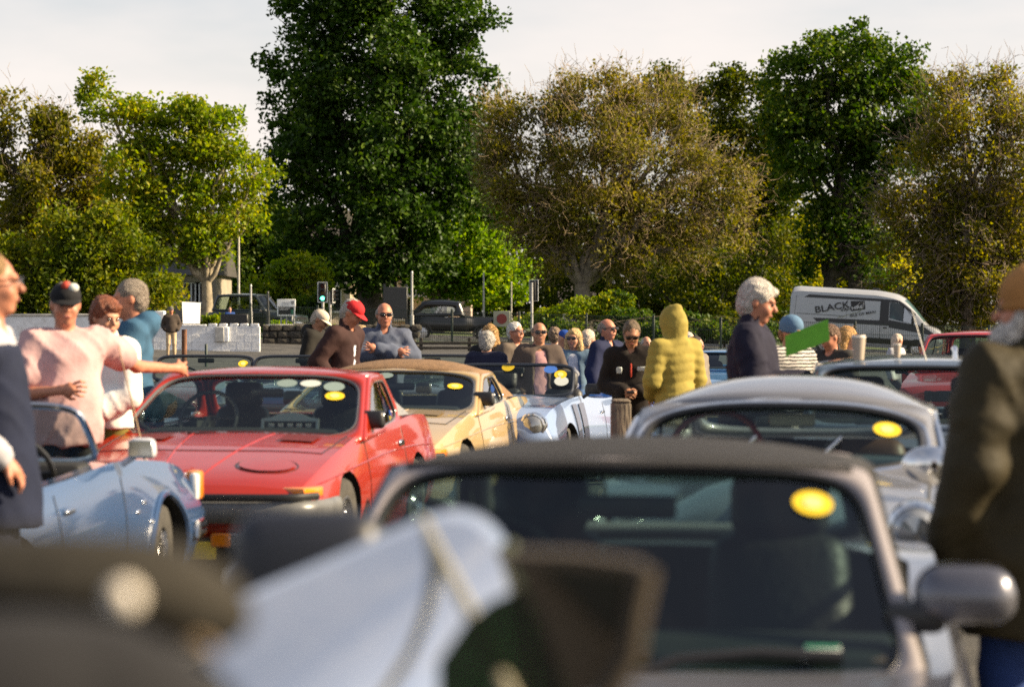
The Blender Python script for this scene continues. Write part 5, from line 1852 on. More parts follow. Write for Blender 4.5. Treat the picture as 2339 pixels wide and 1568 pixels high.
MB().rbox((.3, 0, 2.62), (.3, .3, .1), .04, 2).build('roof_vent', TRIM, van)
# ------------------------------------------------------------------ people: smooth bodies grown round a posed skeleton
class Field:
    def __init__(self, xs, ys, zs):
        self.a = [np.asarray(v, np.float64) for v in (xs, ys, zs)]
        self.f = np.full([len(v) for v in self.a], 0.3, np.float32)

    def _sub(self, lo, hi):
        sl = []
        for v, l, h in zip(self.a, lo, hi):
            i0, i1 = np.searchsorted(v, l), np.searchsorted(v, h)
            if i1 - i0 < 1:
                return None
            sl.append(slice(max(0, i0 - 1), i1 + 1))
        return tuple(sl)

    def _pts(self, sl):
        return np.meshgrid(*[v[s] for v, s in zip(self.a, sl)], indexing='ij', sparse=True)

    def _put(self, sl, d, k, neg):
        c = self.f[sl]
        if neg:
            b = -d
            h = np.clip(0.5 - 0.5 * (b - c) / k, 0, 1)
            self.f[sl] = b * (1 - h) + c * h + k * h * (1 - h)
        else:
            h = np.clip(0.5 + 0.5 * (d - c) / k, 0, 1)
            self.f[sl] = d * (1 - h) + c * h - k * h * (1 - h)

    def cone(self, a, b, ra, rb, k=0.025, neg=False):
        a, b = np.asarray(a, float), np.asarray(b, float)
        m = max(ra, rb) + k + 0.05
        sl = self._sub(np.minimum(a, b) - m, np.maximum(a, b) + m)
        if sl is None:
            return
        X, Y, Z = self._pts(sl)
        ba = b - a
        L = max(ba.dot(ba), 1e-9)
        px, py, pz = X - a[0], Y - a[1], Z - a[2]
        t = np.clip((px * ba[0] + py * ba[1] + pz * ba[2]) / L, 0, 1)
        d = np.sqrt((px - t * ba[0]) ** 2 + (py - t * ba[1]) ** 2 + (pz - t * ba[2]) ** 2) - (ra + (rb - ra) * t)
        self._put(sl, d, k, neg)

    def ell(self, c, r, k=0.025, R=None, neg=False):
        c, r = np.asarray(c, float), np.asarray(r, float)
        m = r.max() + k + 0.05
        sl = self._sub(c - m, c + m)
        if sl is None:
            return
        X, Y, Z = self._pts(sl)
        x, y, z = X - c[0], Y - c[1], Z - c[2]
        if R is not None:
            x, y, z = (R[0][0] * x + R[1][0] * y + R[2][0] * z, R[0][1] * x + R[1][1] * y + R[2][1] * z, R[0][2] * x + R[1][2] * y + R[2][2] * z)
        x, y, z = x / r[0], y / r[1], z / r[2]
        k0 = np.sqrt(x * x + y * y + z * z) + 1e-9
        k1 = np.sqrt((x / r[0]) ** 2 + (y / r[1]) ** 2 + (z / r[2]) ** 2) + 1e-9
        self._put(sl, k0 * (k0 - 1) / k1, k, neg)

    def below(self, z, k=0.01):
        """cut away everything under height z"""
        d = (z - self.a[2])[None, None, :]
        self.f = np.maximum(self.f, d.astype(np.float32))

    def above(self, z):
        self.f = np.maximum(self.f, (self.a[2] - z)[None, None, :].astype(np.float32))

    def mesh(self):
        f = self.f
        nx, ny, nz = f.shape
        s = f < 0
        c = np.zeros((nx - 1, ny - 1, nz - 1), np.int8)
        for i in (0, 1):
            for j in (0, 1):
                for k in (0, 1):
                    c += s[i:nx - 1 + i, j:ny - 1 + j, k:nz - 1 + k]
        act = (c > 0) & (c < 8)
        I = np.argwhere(act)
        if len(I) == 0:
            return np.zeros((0, 3)), np.zeros((0, 4), int)
        idx = np.full(act.shape, -1, np.int64)
        idx[act] = np.arange(len(I))
        acc = np.zeros((len(I), 3))
        cnt = np.zeros(len(I))
        cor = [(i, j, k) for i in (0, 1) for j in (0, 1) for k in (0, 1)]
        val = {q: f[I[:, 0] + q[0], I[:, 1] + q[1], I[:, 2] + q[2]] for q in cor}
        pos = {q: np.stack([self.a[0][I[:, 0] + q[0]], self.a[1][I[:, 1] + q[1]], self.a[2][I[:, 2] + q[2]]], 1) for q in cor}
        for p in cor:
            for ax_ in range(3):
                if p[ax_] == 0:
                    q = list(p)
                    q[ax_] = 1
                    q = tuple(q)
                    va, vb = val[p], val[q]
                    m = (va < 0) != (vb < 0)
                    t = np.where(m, va / (va - vb + 1e-12), 0)[:, None]
                    acc += np.where(m[:, None], pos[p] + (pos[q] - pos[p]) * t, 0)
                    cnt += m
        V = acc / cnt[:, None]
        Q = []
        for ax_ in range(3):
            o = [a for a in range(3) if a != ax_]
            a = [slice(1, -1)] * 3
            b = [slice(1, -1)] * 3
            a[ax_] = slice(0, -1)
            b[ax_] = slice(1, None)
            ch = s[tuple(a)] != s[tuple(b)]
            E = np.argwhere(ch)
            if len(E) == 0:
                continue
            sg = s[tuple(a)][ch]
            base = E.copy()
            for k_ in o:
                base[:, k_] += 1
            v = []
            for (u, w) in ((-1, -1), (0, -1), (0, 0), (-1, 0)):
                q = base.copy()
                q[:, o[0]] += u
                q[:, o[1]] += w
                v.append(idx[q[:, 0], q[:, 1], q[:, 2]])
            q = np.stack(v, 1)
            flip = sg if ax_ != 1 else ~sg
            q[~flip] = q[~flip][:, ::-1]
            Q.append(q)
        return V, np.vstack(Q)


def relax(V, Q, n=2, lam=0.5):
    """gentle smoothing of a quad mesh"""
    A = np.concatenate([Q[:, [0, 1]], Q[:, [1, 2]], Q[:, [2, 3]], Q[:, [3, 0]]])
    A = np.vstack([A, A[:, ::-1]])
    deg = np.bincount(A[:, 0], minlength=len(V))[:, None] + 1e-9
    for _ in range(n):
        S = np.zeros_like(V)
        for k in range(3):
            S[:, k] = np.bincount(A[:, 0], weights=V[A[:, 1], k], minlength=len(V))
        V = V + lam * (S / deg - V)
    return V


def part_mesh(fld, name, m, parent, smooth_n=1, wrinkle=0.0, seed=0):
    V, Q = fld.mesh()
    if len(V) == 0:
        return None
    V = relax(V, Q, smooth_n)
    if wrinkle:
        r = np.random.default_rng(seed)
        n = np.zeros_like(V)
        fn = np.cross(V[Q[:, 2]] - V[Q[:, 0]], V[Q[:, 3]] - V[Q[:, 1]])
        for k in range(4):
            np.add.at(n, Q[:, k], fn)
        n /= np.linalg.norm(n, axis=1, keepdims=True) + 1e-9
        w = np.zeros(len(V))
        for _ in range(5):
            kv = r.normal(size=3) * np.array([18, 18, 26])
            w += np.sin(V @ kv + r.uniform(0, 6.3))
        w += 1.2 * np.sin(V[:, 0] * 34 + V[:, 1] * 20 + 2.2 * np.sin(V[:, 2] * 9 + seed)) * np.clip((1.35 - V[:, 2]) * 3, 0, 1)
        w2 = np.sin(V @ (r.normal(size=3) * 45) + 3 * np.sin(V @ (r.normal(size=3) * 14)))
        rid = np.zeros(len(V))
        for sgn in (1, -1):
            kv = np.array((21.0 * sgn, 13.0, 15.0)) * r.uniform(.85, 1.2)
            a_ = V @ kv + 1.7 * np.sin(V @ (r.normal(size=3) * 7)) + r.uniform(0, 6)
            msk = np.clip(np.sin(V @ (r.normal(size=3) * 8) + r.uniform(0, 6)) + .45, 0, 1)
            rid += (1 - np.abs(np.sin(a_))) ** 2 * msk
        V = V + n * (wrinkle * (0.22 * w + 0.12 * w2 + 1.25 * rid))[:, None]
    o = link(name, np_mesh(name, V, Q, m), parent)
    return o


def axis(lo, hi, h, f0=None, f1=None, hf=None):
    """grid line positions, finer between f0 and f1"""
    if hf is None:
        return np.arange(lo, hi + h, h)
    return np.unique(np.round(np.concatenate([np.arange(lo, f0, h), np.arange(f0, f1, hf), np.arange(f1, hi + h, h)]), 5))


def cloth(name, col, bump=0.12, rough=0.85, scale=30, var=0.12):
    return mat('cloth_' + name, col, rough=rough, var=var, vscale=9, bump=min(bump, .18), bscale=scale, spec=0.25)


SKIN = {
    'fair': mat('skin_fair', (.47, .235, .145), .5, var=.10, vscale=30, spec=.4),
    'ruddy': mat('skin_ruddy', (.47, .195, .115), .5, var=.12, vscale=30, spec=.4),
    'tan': mat('skin_tan', (.38, .18, .10), .5, var=.10, vscale=30, spec=.4),
}
HAIRM = {}


def hair_mat(col):
    k = 'hair_%d_%d' % (int(col[0] * 1000), int(col[2] * 1000))
    return mat(k, col, rough=.6, var=.4, vscale=60, bump=1.0, bscale=130, bstretch=(1, 1, .35))


SUNGL = mat('sunglass_lens', (.008, .007, .007), rough=.06, spec=.9)
FRAME = mat('glasses_frame', (.02, .015, .012), rough=.3)
LIP = mat('lips', (.36, .12, .10), .5)
EYEW = mat('eye_dark', (.03, .022, .018), .2)
SHOE = mat('shoe_leather', (.03, .025, .02), .5)


def rot(yaw, pitch, roll=0.0):
    return np.array(Matrix.Rotation(math.radians(yaw), 3, 'Z') @ Matrix.Rotation(math.radians(pitch), 3, 'X') @ Matrix.Rotation(math.radians(roll), 3, 'Y'))


ARMS = {
    'down': ((.255, .03, 1.13), (.265, -.07, .87)),
    'pocket': ((.30, .10, 1.14), (.21, -.07, .96)),
    'hold': ((.26, -.01, 1.11), (.055, -.27, 1.06)),
    'back': ((.27, .10, 1.12), (.10, .14, .95)),
    'front': ((.26, -.05, 1.12), (.12, -.30, 1.15)),
    'lap': ((.25, -.02, 1.12), (.10, -.24, 1.0)),
}


def person(label, px, d, ytop, rz, top=None, shirt=None, legs=(.1, .1, .1), hair=None, hat=None, glasses=None, arm_r='down', arm_l='down', lean=0.0, head=(0, 0), skin='fair',
           ground=None, group='people at the car show', height=None, fat=1.0, beard=None, extra=None, sit=False, x=None, roll=0.0, scarf=None, headscale=1.0):
    X = ax(px, d) if x is None else x
    g = gz(X, d) if ground is None else ground
    ht = (az(ytop, d) - g) if height is None else height
    hat_add = {'cap': .012, 'beanie': .02, 'hood': .03}.get(hat[0] if hat else '', .008 if hair else 0.0)
    S = (ht - hat_add) / 1.75
    pit = head[1] + lean
    S /= (1 - 0.0016 * abs(lean) - .0009 * abs(head[1])) if (lean or head[1]) else 1.0
    t = thing('person', label, 'person', (X, d, g), math.radians(rz), group)
    near = d < 17
    mid = d < 34
    hb = .021 if near else (.026 if mid else .04)
    hh = .0085 if near else (.012 if mid else .02)
    La = math.radians(lean)
    hipz = .95 * S

    def bp(p):
        """a point of the standing body, leaned forward about the hips"""
        x_, y_, z_ = p[0] * S, p[1] * S, p[2] * S
        if z_ > hipz:
            dz = z_ - hipz
            y2 = y_ * math.cos(La) - dz * math.sin(La)
            z2 = hipz + dz * math.cos(La) + y_ * math.sin(La)
            return np.array([x_, y2, z2])
        return np.array([x_, y_, z_])

    nb = bp((0, .015, 1.47))
    Rh = rot(head[0], pit, roll)
    hs = S * headscale
    hc = nb + rot(head[0] * .4, lean + head[1] * .4) @ (np.array([0, -.012, .10]) * S) + Rh @ (np.array([0, -.005, .055]) * hs)

    def hp(p):
        return hc + Rh @ (np.asarray(p, float) * hs)

    def arm(spec, s):
        if isinstance(spec, str):
            e, w = ARMS[spec]
            e, w = (e[0] * s, e[1], e[2]), (w[0] * s, w[1], w[2])
            e, w = bp(e), bp(w)
        else:
            e, w = [np.array(q, float) for q in spec]
        sh = bp((s * .185 * (0.9 + .1 * fat), .01, 1.415))
        return sh, e, w
    AR, AL = arm(arm_r, -1), arm(arm_l, 1)      # right arm is at -x when the person faces -y
    pts = np.array([bp((0, 0, 1.2)), hc, AR[1], AR[2], AL[1], AL[2], (0, 0, 0.0), bp((.3, .2, 1.3)), bp((-.3, -.2, 1.3)), (0, .2, 0), (0, -.25, 0)])
    lo, hi = pts.min(0) - .17, pts.max(0) + .17
    lo[2] = -.02
    hi[2] = hc[2] + .20
    a_hd = (hc[0] - .13, hc[0] + .13, hc[1] - .17, hc[1] + .17, hc[2] - .17)
    # ---------- body: one continuous skin
    F = Field(axis(lo[0], hi[0], hb, a_hd[0], a_hd[1], hh), axis(lo[1], hi[1], hb, a_hd[2], a_hd[3], hh), axis(lo[2], hi[2], hb, a_hd[4], hi[2], hh))
    q = hs
    F.ell(hp((0, .014, .022)), np.array((.077, .097, .096)) * q, .02, Rh)
    F.ell(hp((0, -.022, -.040)), np.array((.061, .072, .078)) * q, .03, Rh)
    F.ell(hp((0, -.058, -.096)), np.array((.030, .026, .020)) * q, .02, Rh)
    F.ell(hp((0, -.079, .030)), np.array((.052, .018, .011)) * q, .015, Rh)
    for s in (-1, 1):
        F.ell(hp((s * .038, -.062, -.030)), np.array((.024, .026, .026)) * q, .02, Rh)
        F.ell(hp((s * .079, .014, -.004)), np.array((.009, .021, .032)) * q, .008, Rh)
        F.ell(hp((s * .031, -.102, .008)), np.array((.016, .014, .010)) * q, .008, Rh, neg=True)
    F.cone(hp((0, -.086, .016)), hp((0, -.112, -.020)), .009 * q, .014 * q, .01)
    F.ell(hp((0, -.090, -.058)), np.array((.023, .010, .010)) * q, .01, Rh)
    F.cone(hp((0, .022, -.05)), nb + np.array([0, 0, -.03]), .054 * S, .062 * S, .03)
    # trunk
    F.cone(bp((-.12, .01, 1.40)), bp((.12, .01, 1.40)), .065 * S, .065 * S, .05)
    F.ell(bp((0, .005, 1.27)), np.array((.155 * fat, .105 * fat, .17)) * S, .05)
    F.ell(bp((0, 0, 1.06)), np.array((.135 * fat, .10 * fat, .16)) * S, .06)
    F.ell(bp((0, .01, .93)), np.array((.155, .11, .12)) * S, .05)
    for s, A in ((-1, AR), (1, AL)):
        sh, e, w = A
        F.cone(sh, e, .052 * S, .041 * S, .03)
        F.cone(e, w, .041 * S, .028 * S, .02)
    kn, an = ((.10, -.03, .49), (.11, .02, .08))
    if sit:
        kn, an = ((.12, -.42, .52), (.12, -.40, .08))
    for s in (-1, 1):
        hp_, k_, a_ = np.array((s * .09, .01, .90)) * S, np.array((s * kn[0], kn[1], kn[2])) * S, np.array((s * an[0], an[1], an[2])) * S
        F.cone(hp_, k_, .085 * S, .055 * S, .03)
        F.cone(k_, a_, .055 * S, .038 * S, .02)
        F.ell(a_ + np.array((0, -.06, -.035)) * S, np.array((.04, .11, .035)) * S, .02)
    body = part_mesh(F, 'body', SKIN[skin], t, 1)
    # ---------- hands: palm, four fingers, thumb, grown onto the wrist
    if d < 34:
        for s, A in ((-1, AR), (1, AL)):
            sh, e, w = A
            dv = (w - e) / (np.linalg.norm(w - e) + 1e-9)
            ref = np.array([0, -1, .2]) if abs(dv[1]) < .8 else np.array([0, 0, 1.0])
            sd = np.cross(dv, ref)
            sd /= np.linalg.norm(sd)
            nrm = np.cross(sd, dv)
            c = w + dv * .05 * S
            hfn = .0055 if near else .009
            H = Field(axis(w[0] - .21, w[0] + .21, hfn), axis(w[1] - .21, w[1] + .21, hfn), axis(w[2] - .21, w[2] + .21, hfn))
            H.cone(w - dv * .04 * S, w + dv * .02, .028 * S, .027 * S, .02)
            H.cone(c - sd * .022 * S, c + sd * .022 * S, .020 * S, .020 * S, .02)
            H.cone(w, c + dv * .02, .026 * S, .022 * S, .02)
            for i, (o_, ln) in enumerate(((-.033, .066), (-.011, .078), (.011, .073), (.032, .058))):
                b0 = c + dv * .035 * S + sd * o_ * S
                b1 = b0 + (dv * .75 - nrm * .35 * (1 if i else .8)) * ln * .55 * S + sd * o_ * .25
                b2 = b1 + (dv * .35 - nrm * .8) * ln * .5 * S
                H.cone(b0, b1, .0095 * S, .0088 * S, .006)
                H.cone(b1, b2, .0088 * S, .0075 * S, .004)
            tb = w + dv * .02 * S - sd * .03 * S * s
            tm = tb + (dv * .55 - sd * s * .5 - nrm * .3) * .045 * S
            H.cone(tb, tm, .012 * S, .010 * S, .01)
            H.cone(tm, tm + (dv * .8 - nrm * .4) * .032 * S, .010 * S, .008 * S, .004)
            V, Q = H.mesh()
            if len(V):
                me = body.data
                v0 = np.empty(len(me.vertices) * 3, np.float32)
                me.vertices.foreach_get('co', v0)
                l0 = np.empty(len(me.loops), np.int32)
                me.loops.foreach_get('vertex_index', l0)
                v0 = v0.reshape(-1, 3)
                nm = np_mesh('body', np.vstack([v0, relax(V, Q, 1)]), np.vstack([l0.reshape(-1, 4), Q + len(v0)]), SKIN[skin])
                body.data = nm
                bpy.data.meshes.remove(me)
    # ---------- clothes
    def garment(spec, name, grow, sleeve=1.0, seed=0):
        hem = spec.get('hem', .86) * S
        hr = (.013 if mid else .03) if spec.get('ribs') else (.0135 if near else (.018 if mid else .036))
        G = Field(axis(lo[0] - .05, hi[0] + .05, hr * 1.4), axis(lo[1] - .05, hi[1] + .05, hr * 1.4), axis(hem - .05, hi[2], hr))
        g_ = grow
        G.cone(bp((-.125, .01, 1.395)), bp((.125, .01, 1.395)), .072 * S + g_, .072 * S + g_, .05)
        G.ell(bp((0, .005, 1.27)), np.array((.160 * fat, .112 * fat, .18)) * S + g_, .05)
        G.ell(bp((0, -.012 * fat, 1.06)), np.array((.160 * fat, .124 * fat, .22)) * S + g_, .06)
        G.ell(bp((0, .01, .90)), np.array((.172 * fat, .125 * fat, .16)) * S + g_, .05)
        if hem < .8 * S:
            G.cone(bp((0, .01, .9)), np.array((0, .01, hem / S - .05)) * S, .17 * S + g_, .19 * S + g_, .05)
        for s, A in ((-1, AR), (1, AL)):
            sh, e, w = A
            if sleeve <= .6:
                ee = sh + (e - sh) * sleeve / .6 * .85
                G.cone(sh, ee, .064 * S + g_, .074 * S + g_, .04)
            else:
                G.cone(sh, e, .060 * S + g_, .056 * S + g_, .03)
                G.cone(e, e + (w - e) * .93, .056 * S + g_, .046 * S + g_, .02)
        nk = bp((0, .015, 1.48))
        if spec.get('collar', 0):
            ch = spec['collar']
            G.cone(nk + np.array([0, .005, -.05]), nk + (hc - nk) * (ch / .20) + np.array([0, .008, 0]), .066 * S + g_ * .5, .064 * S + g_ * .5, .02)
            G.cone(nk + np.array([0, -.0, -.02]), nk + (hc - nk) * 1.6, .056 * S, .066 * S, .004, neg=True)
            G.cone(nk + np.array([0, -.05, -.04]), nk + np.array([0, -.14, .12]), .03, .06, .01, neg=True)
        if spec.get('hood'):
            if spec['hood'] == 'down':
                G.ell(bp((0, .10, 1.47)), np.array((.14, .085, .085)) * S, .04)
                G.ell(hp((0, 0, -.02)), np.array((.09, .11, .13)) * S, .005, neg=True)
            else:
                G.ell(hp((0, .025, .02)), np.array((.108, .135, .142)) * hs, .04, Rh)
                G.cone(hp((0, .03, -.06)), nk, .10 * hs, .10 * S, .05)
                G.cone(hp((0, .05, .08)), hp((0, .11, .125)), .07 * hs, .03 * hs, .05)
                G.ell(hp((0, -.14, -.02)), np.array((.075, .14, .105)) * hs, .01, Rh, neg=True)
        if spec.get('open'):
            ow = spec['open']
            G.cone(bp((0, -.125, 1.50)), bp((0, -.165, .80)), ow * 1.25, ow * 1.35, .01, neg=True)
        if spec.get('ribs'):
            rb_ = spec['ribs']
            zz = G.a[2][None, None, :]
            xx = G.a[0][:, None, None]
            G.f = G.f - (.0065 * np.abs(np.sin((zz + .05 * np.abs(xx) + .012 * np.sin(xx * 17)) * math.pi / rb_)) * np.clip((nb[2] + .03 - zz) * 30, .6, 1)).astype(np.float32)
        V0 = G
        V0.below(hem)
        if spec.get('topcut'):
            V0.above(spec['topcut'] * S)
        o = part_mesh(G, name, spec['mat'], t, 1 if not spec.get('ribs') else 0, spec.get('wrinkle', .006 if not spec.get('ribs') else .003), seed)
        return o
    sd_ = hash_s(label) % 1000
    if top and top.get('name') == 't_shirt':
        ring = [nb + np.array((.072 * S * math.cos(a), .004 + .066 * S * math.sin(a), -.022 + .018 * math.sin(a))) for a in np.linspace(0, 2 * math.pi, 21)[:-1]]
        MB().tube(ring, .010, 6, closed=True).build('neckband', C('pink_rib', (.40, .22, .215), .4), t)
    if shirt:
        garment(shirt, 'shirt', .006, shirt.get('sleeve', 1.0), sd_ + 1)
    if top:
        garment(top, top.get('name', 'jacket'), top.get('grow', .024), top.get('sleeve', 1.0), sd_)
    if legs is not None:
        lm = legs if not isinstance(legs, tuple) else cloth('trousers_%d_%d_%d' % tuple(int(c * 1000) for c in legs), legs)
        G = Field(axis(-.35, .35, hb), axis(lo[1], hi[1], hb), axis(-.02, 1.1 * S, hb))
        G.ell((0, .01 * S, .95 * S), np.array((.170, .122, .13)) * S * (.85 + .15 * fat), .04)
        for s in (-1, 1):
            hp_, k_, a_ = np.array((s * .09, .01, .90)) * S, np.array((s * kn[0], kn[1], kn[2])) * S, np.array((s * an[0], an[1], an[2] + .02)) * S
            G.cone(hp_, k_, .098 * S, .076 * S, .03)
            G.cone(k_, a_, .076 * S, .062 * S, .02)
        G.below(.07 * S)
        part_mesh(G, 'trousers', lm, t, 1, .005, sd_ + 3)
        for s in (-1, 1):
            a_ = np.array((s * an[0], an[1] - .05, .045)) * S
            MB().rbox(a_, (.095 * S, .28 * S, .085 * S), .035, 2, scale_top=(.8, .8)).build('shoe', SHOE, t)
    # ---------- hair, hat, glasses, face
    hx = axis(hc[0] - .2, hc[0] + .2, hh * .9)
    hy = axis(hc[1] - .2, hc[1] + .2, hh * .9)
    hz_ = axis(hc[2] - .28, hc[2] + .2, hh * .9)
    if hair:
        st, col = hair
        K = Field(hx, hy, hz_)
        if st == 'short':
            K.ell(hp((0, .026, .034)), np.array((.084, .100, .096)) * q, .01, Rh)
            K.ell(hp((0, .050, -.02)), np.array((.078, .070, .085)) * q, .02, Rh)
            K.ell(hp((0, -.085, -.035)), np.array((.085, .085, .092)) * q, .012, Rh, neg=True)
            for s in (-1, 1):
                K.ell(hp((s * .09, -.005, -.03)), np.array((.03, .05, .045)) * q, .01, Rh, neg=True)
        elif st == 'thick':
            K.ell(hp((0, .024, .042)), np.array((.092, .108, .104)) * q, .01, Rh)
            K.ell(hp((0, .056, -.02)), np.array((.086, .074, .095)) * q, .02, Rh)
            K.ell(hp((.02, -.065, .085)), np.array((.05, .035, .025)) * q, .02, Rh)
            K.ell(hp((0, -.085, -.040)), np.array((.085, .085, .092)) * q, .012, Rh, neg=True)
            for s in (-1, 1):
                K.ell(hp((s * .095, -.01, -.035)), np.array((.03, .045, .04)) * q, .01, Rh, neg=True)
        elif st == 'balding':
            K.ell(hp((0, .028, .014)), np.array((.086, .099, .080)) * q, .01, Rh)
            K.ell(hp((0, .0, .115)), np.array((.075, .12, .055)) * q, .02, Rh, neg=True)
            K.ell(hp((0, -.085, -.02)), np.array((.09, .085, .11)) * q, .012, Rh, neg=True)
        elif st == 'bob':
            K.ell(hp((0, .022, .038)), np.array((.090, .108, .100)) * q, .02, Rh)
            for s in (-1, 1):
                K.cone(hp((s * .070, .0, .03)), hp((s * .085, .005, -.13)), .038 * q, .045 * q, .03)
            K.cone(hp((0, .07, .0)), hp((0, .06, -.14)), .07 * q, .06 * q, .03)
            K.ell(hp((0, -.09, -.04)), np.array((.058, .085, .10)) * q, .015, Rh, neg=True)
        elif st == 'curly':
            K.ell(hp((0, .026, .030)), np.array((.098, .110, .106)) * q, .02, Rh)
            K.ell(hp((0, .055, -.03)), np.array((.088, .075, .09)) * q, .02, Rh)
            r_ = np.random.default_rng(sd_)
            for _ in range(26):
                v = r_.normal(size=3)
                v /= np.linalg.norm(v)
                if v[1] < -.55 and v[2] < .5:
                    continue
                K.ell(hp((v[0] * .09, .03 + v[1] * .10, .025 + v[2] * .10)), np.array((.022, .022, .022)) * q, .008)
            K.ell(hp((0, -.095, -.04)), np.array((.068, .085, .09)) * q, .012, Rh, neg=True)
        r_ = np.random.default_rng(sd_ + 9)
        K.f = K.f + (.004 * np.sin(hx * 140)[:, None, None] * np.sin(hz_ * 90 + 1)[None, None, :]).astype(np.float32)
        ho = part_mesh(K, 'hair', hair_mat(col), t, 1, .003, sd_)
        if ho and mid:
            me = ho.data
            nv = len(me.vertices)
            co = np.empty(nv * 3)
            me.vertices.foreach_get('co', co)
            no = np.empty(nv * 3)
            me.vertex_normals.foreach_get('vector', no)
            co, no = co.reshape(-1, 3), no.reshape(-1, 3)
            kk = r_.integers(0, nv, 1400 if near else 700)
            A_ = co[kk] - no[kk] * .006
            dd = no[kk] * .30 + r_.normal(size=(len(kk), 3)) * .30 + Rh @ np.array((0, .40, -.40))
            dd /= np.linalg.norm(dd, axis=1, keepdims=True)
            ln_ = (.014 if st != 'bob' else .030) * r_.uniform(.5, 1.4, (len(kk), 1))
            so = link('hair_strands', stick_mesh('hair_strands', A_, A_ + dd * ln_, np.full(len(kk), .0016 if near else .0022), hair_mat(col)), t)
            so['kind'] = 'stuff'
    if beard:
        K = Field(hx, hy, hz_)
        K.ell(hp((0, -.060, -.085)), np.array((.066, .066, .058)) * q, .02, Rh)
        K.cone(hp((0, -.065, -.08)), hp((0, -.085, -.17)), .055 * q, .035 * q, .03)
        for s in (-1, 1):
            K.cone(hp((s * .062, -.02, -.01)), hp((s * .05, -.05, -.08)), .022 * q, .03 * q, .02)
        K.ell(hp((0, -.11, -.040)), np.array((.03, .03, .014)) * q, .01, Rh, neg=True)
        part_mesh(K, 'beard', hair_mat(beard), t, 1, .004, sd_)
    if hat:
        kind, hm = hat[0], hat[1]
        K = Field(hx, hy, axis(hc[2] - .1, hc[2] + .22, hh * .9))
        if kind == 'cap':
            K.ell(hp((0, .012, .050)), np.array((.089, .108, .080)) * q, .01, Rh)
            K.ell(hp((0, .0, -.055)), np.array((.13, .16, .085)) * q, .008, Rh, neg=True)
            o = part_mesh(K, 'cap', hm, t, 2)
            rings = []
            br = []
            for a in np.linspace(math.pi * 1.08, math.pi * 1.92, 13):
                br.append(a)
            mb = MB()
            top_, bot_ = [], []
            for i, a in enumerate(br):
                inn = hp((.080 * math.cos(a), .012 + .098 * math.sin(a), .040))
                w_ = math.sin(math.pi * i / 12) ** .5
                out = hp((.086 * math.cos(a), .012 + .098 * math.sin(a) - .075 * w_, .030 - .012 * w_))
                rings.append([inn, out, out + Rh @ np.array((0, 0, -.005)), inn + Rh @ np.array((0, 0, -.006))])
            mb.loft(rings).build('brim', hat[2] if len(hat) > 2 else hm, o)
        elif kind == 'beanie':
            K.ell(hp((0, .018, .050)), np.array((.094, .112, .098)) * q, .01, Rh)
            K.ell(hp((0, .016, .012)), np.array((.096, .114, .030)) * q, .01, Rh)
            K.ell(hp((0, -.01, -.085)), np.array((.14, .17, .085)) * q, .008, Rh, neg=True)
            part_mesh(K, 'beanie', hm, t, 1, .002)
    if glasses and mid:
        lens = SUNGL if glasses == 'sun' else (glasses if not isinstance(glasses, str) else glass_mat('spectacle_glass', (.85, .87, .87), .05))
        g0 = None
        Re = Matrix(Rh.tolist()).to_euler()
        for s in (-1, 1):
            o = MB().ball(hp((s * .033, -.104, .008)), (.031 * q, .009, .021 * q), 12, 8, rot=Re).build('sunglasses' if glasses != 'clear' else 'spectacles', lens, t)
            MB().tube([hp((s * .057, -.106, .016)), hp((s * .080, -.05, .012)), hp((s * .083, .01, .006))], .0035, 5).build('temple', FRAME, o)
        MB().tube([hp((-.058, -.112, .026)), hp((0, -.116, .026)), hp((.058, -.112, .026))], .004 if glasses != 'clear' else .003, 5).build('glasses_bridge', FRAME, t)
    elif mid:
        for s in (-1, 1):
            MB().ball(hp((s * .031, -.088, .008)), .0105 * q, 8, 6).build('eye', EYEW, t)
    if mid:
        MB().ball(hp((0, -.099, -.058)), (.021 * q, .004, .005 * q), 10, 6, rot=Matrix(Rh.tolist()).to_euler()).build('mouth', LIP, t)
    return t, hp, bp, S


C = cloth


def stripe_mat(name, a, b, scale):
    m = mat(name, a, .9)
    n, l = nodes_of(m)
    tc = n.new('ShaderNodeTexCoord')
    w = n.new('ShaderNodeTexWave')
    w.bands_direction = 'Z'
    w.inputs['Scale'].default_value = scale
    w.inputs['Distortion'].default_value = 2.0
    w.inputs['Detail Scale'].default_value = 2.0
    l.new(tc.outputs['Object'], w.inputs['Vector'])
    r = n.new('ShaderNodeValToRGB')
    r.color_ramp.elements[0].position, r.color_ramp.elements[0].color = .42, (*b, 1)
    r.color_ramp.elements[1].position, r.color_ramp.elements[1].color = .55, (*a, 1)
    l.new(w.outputs['Fac'], r.inputs['Fac'])
    l.new(r.outputs['Color'], n['Principled BSDF'].inputs['Base Color'])
    return m


# --- left group
person('tall man with glasses at the left edge, pale sleeves and navy gilet', -18, 9.7, 570, 95, dict(mat=C('navy_gilet', (.010, .014, .034)), hem=.70, sleeve=.12, grow=.022, topcut=1.40, name='gilet'), dict(mat=C('pale_grey_sweater', (.38, .37, .40)), collar=.04),
       (.014, .018, .040), ('short', (.26, .15, .06)), glasses='clear', arm_r='pocket', arm_l='down', skin='ruddy')
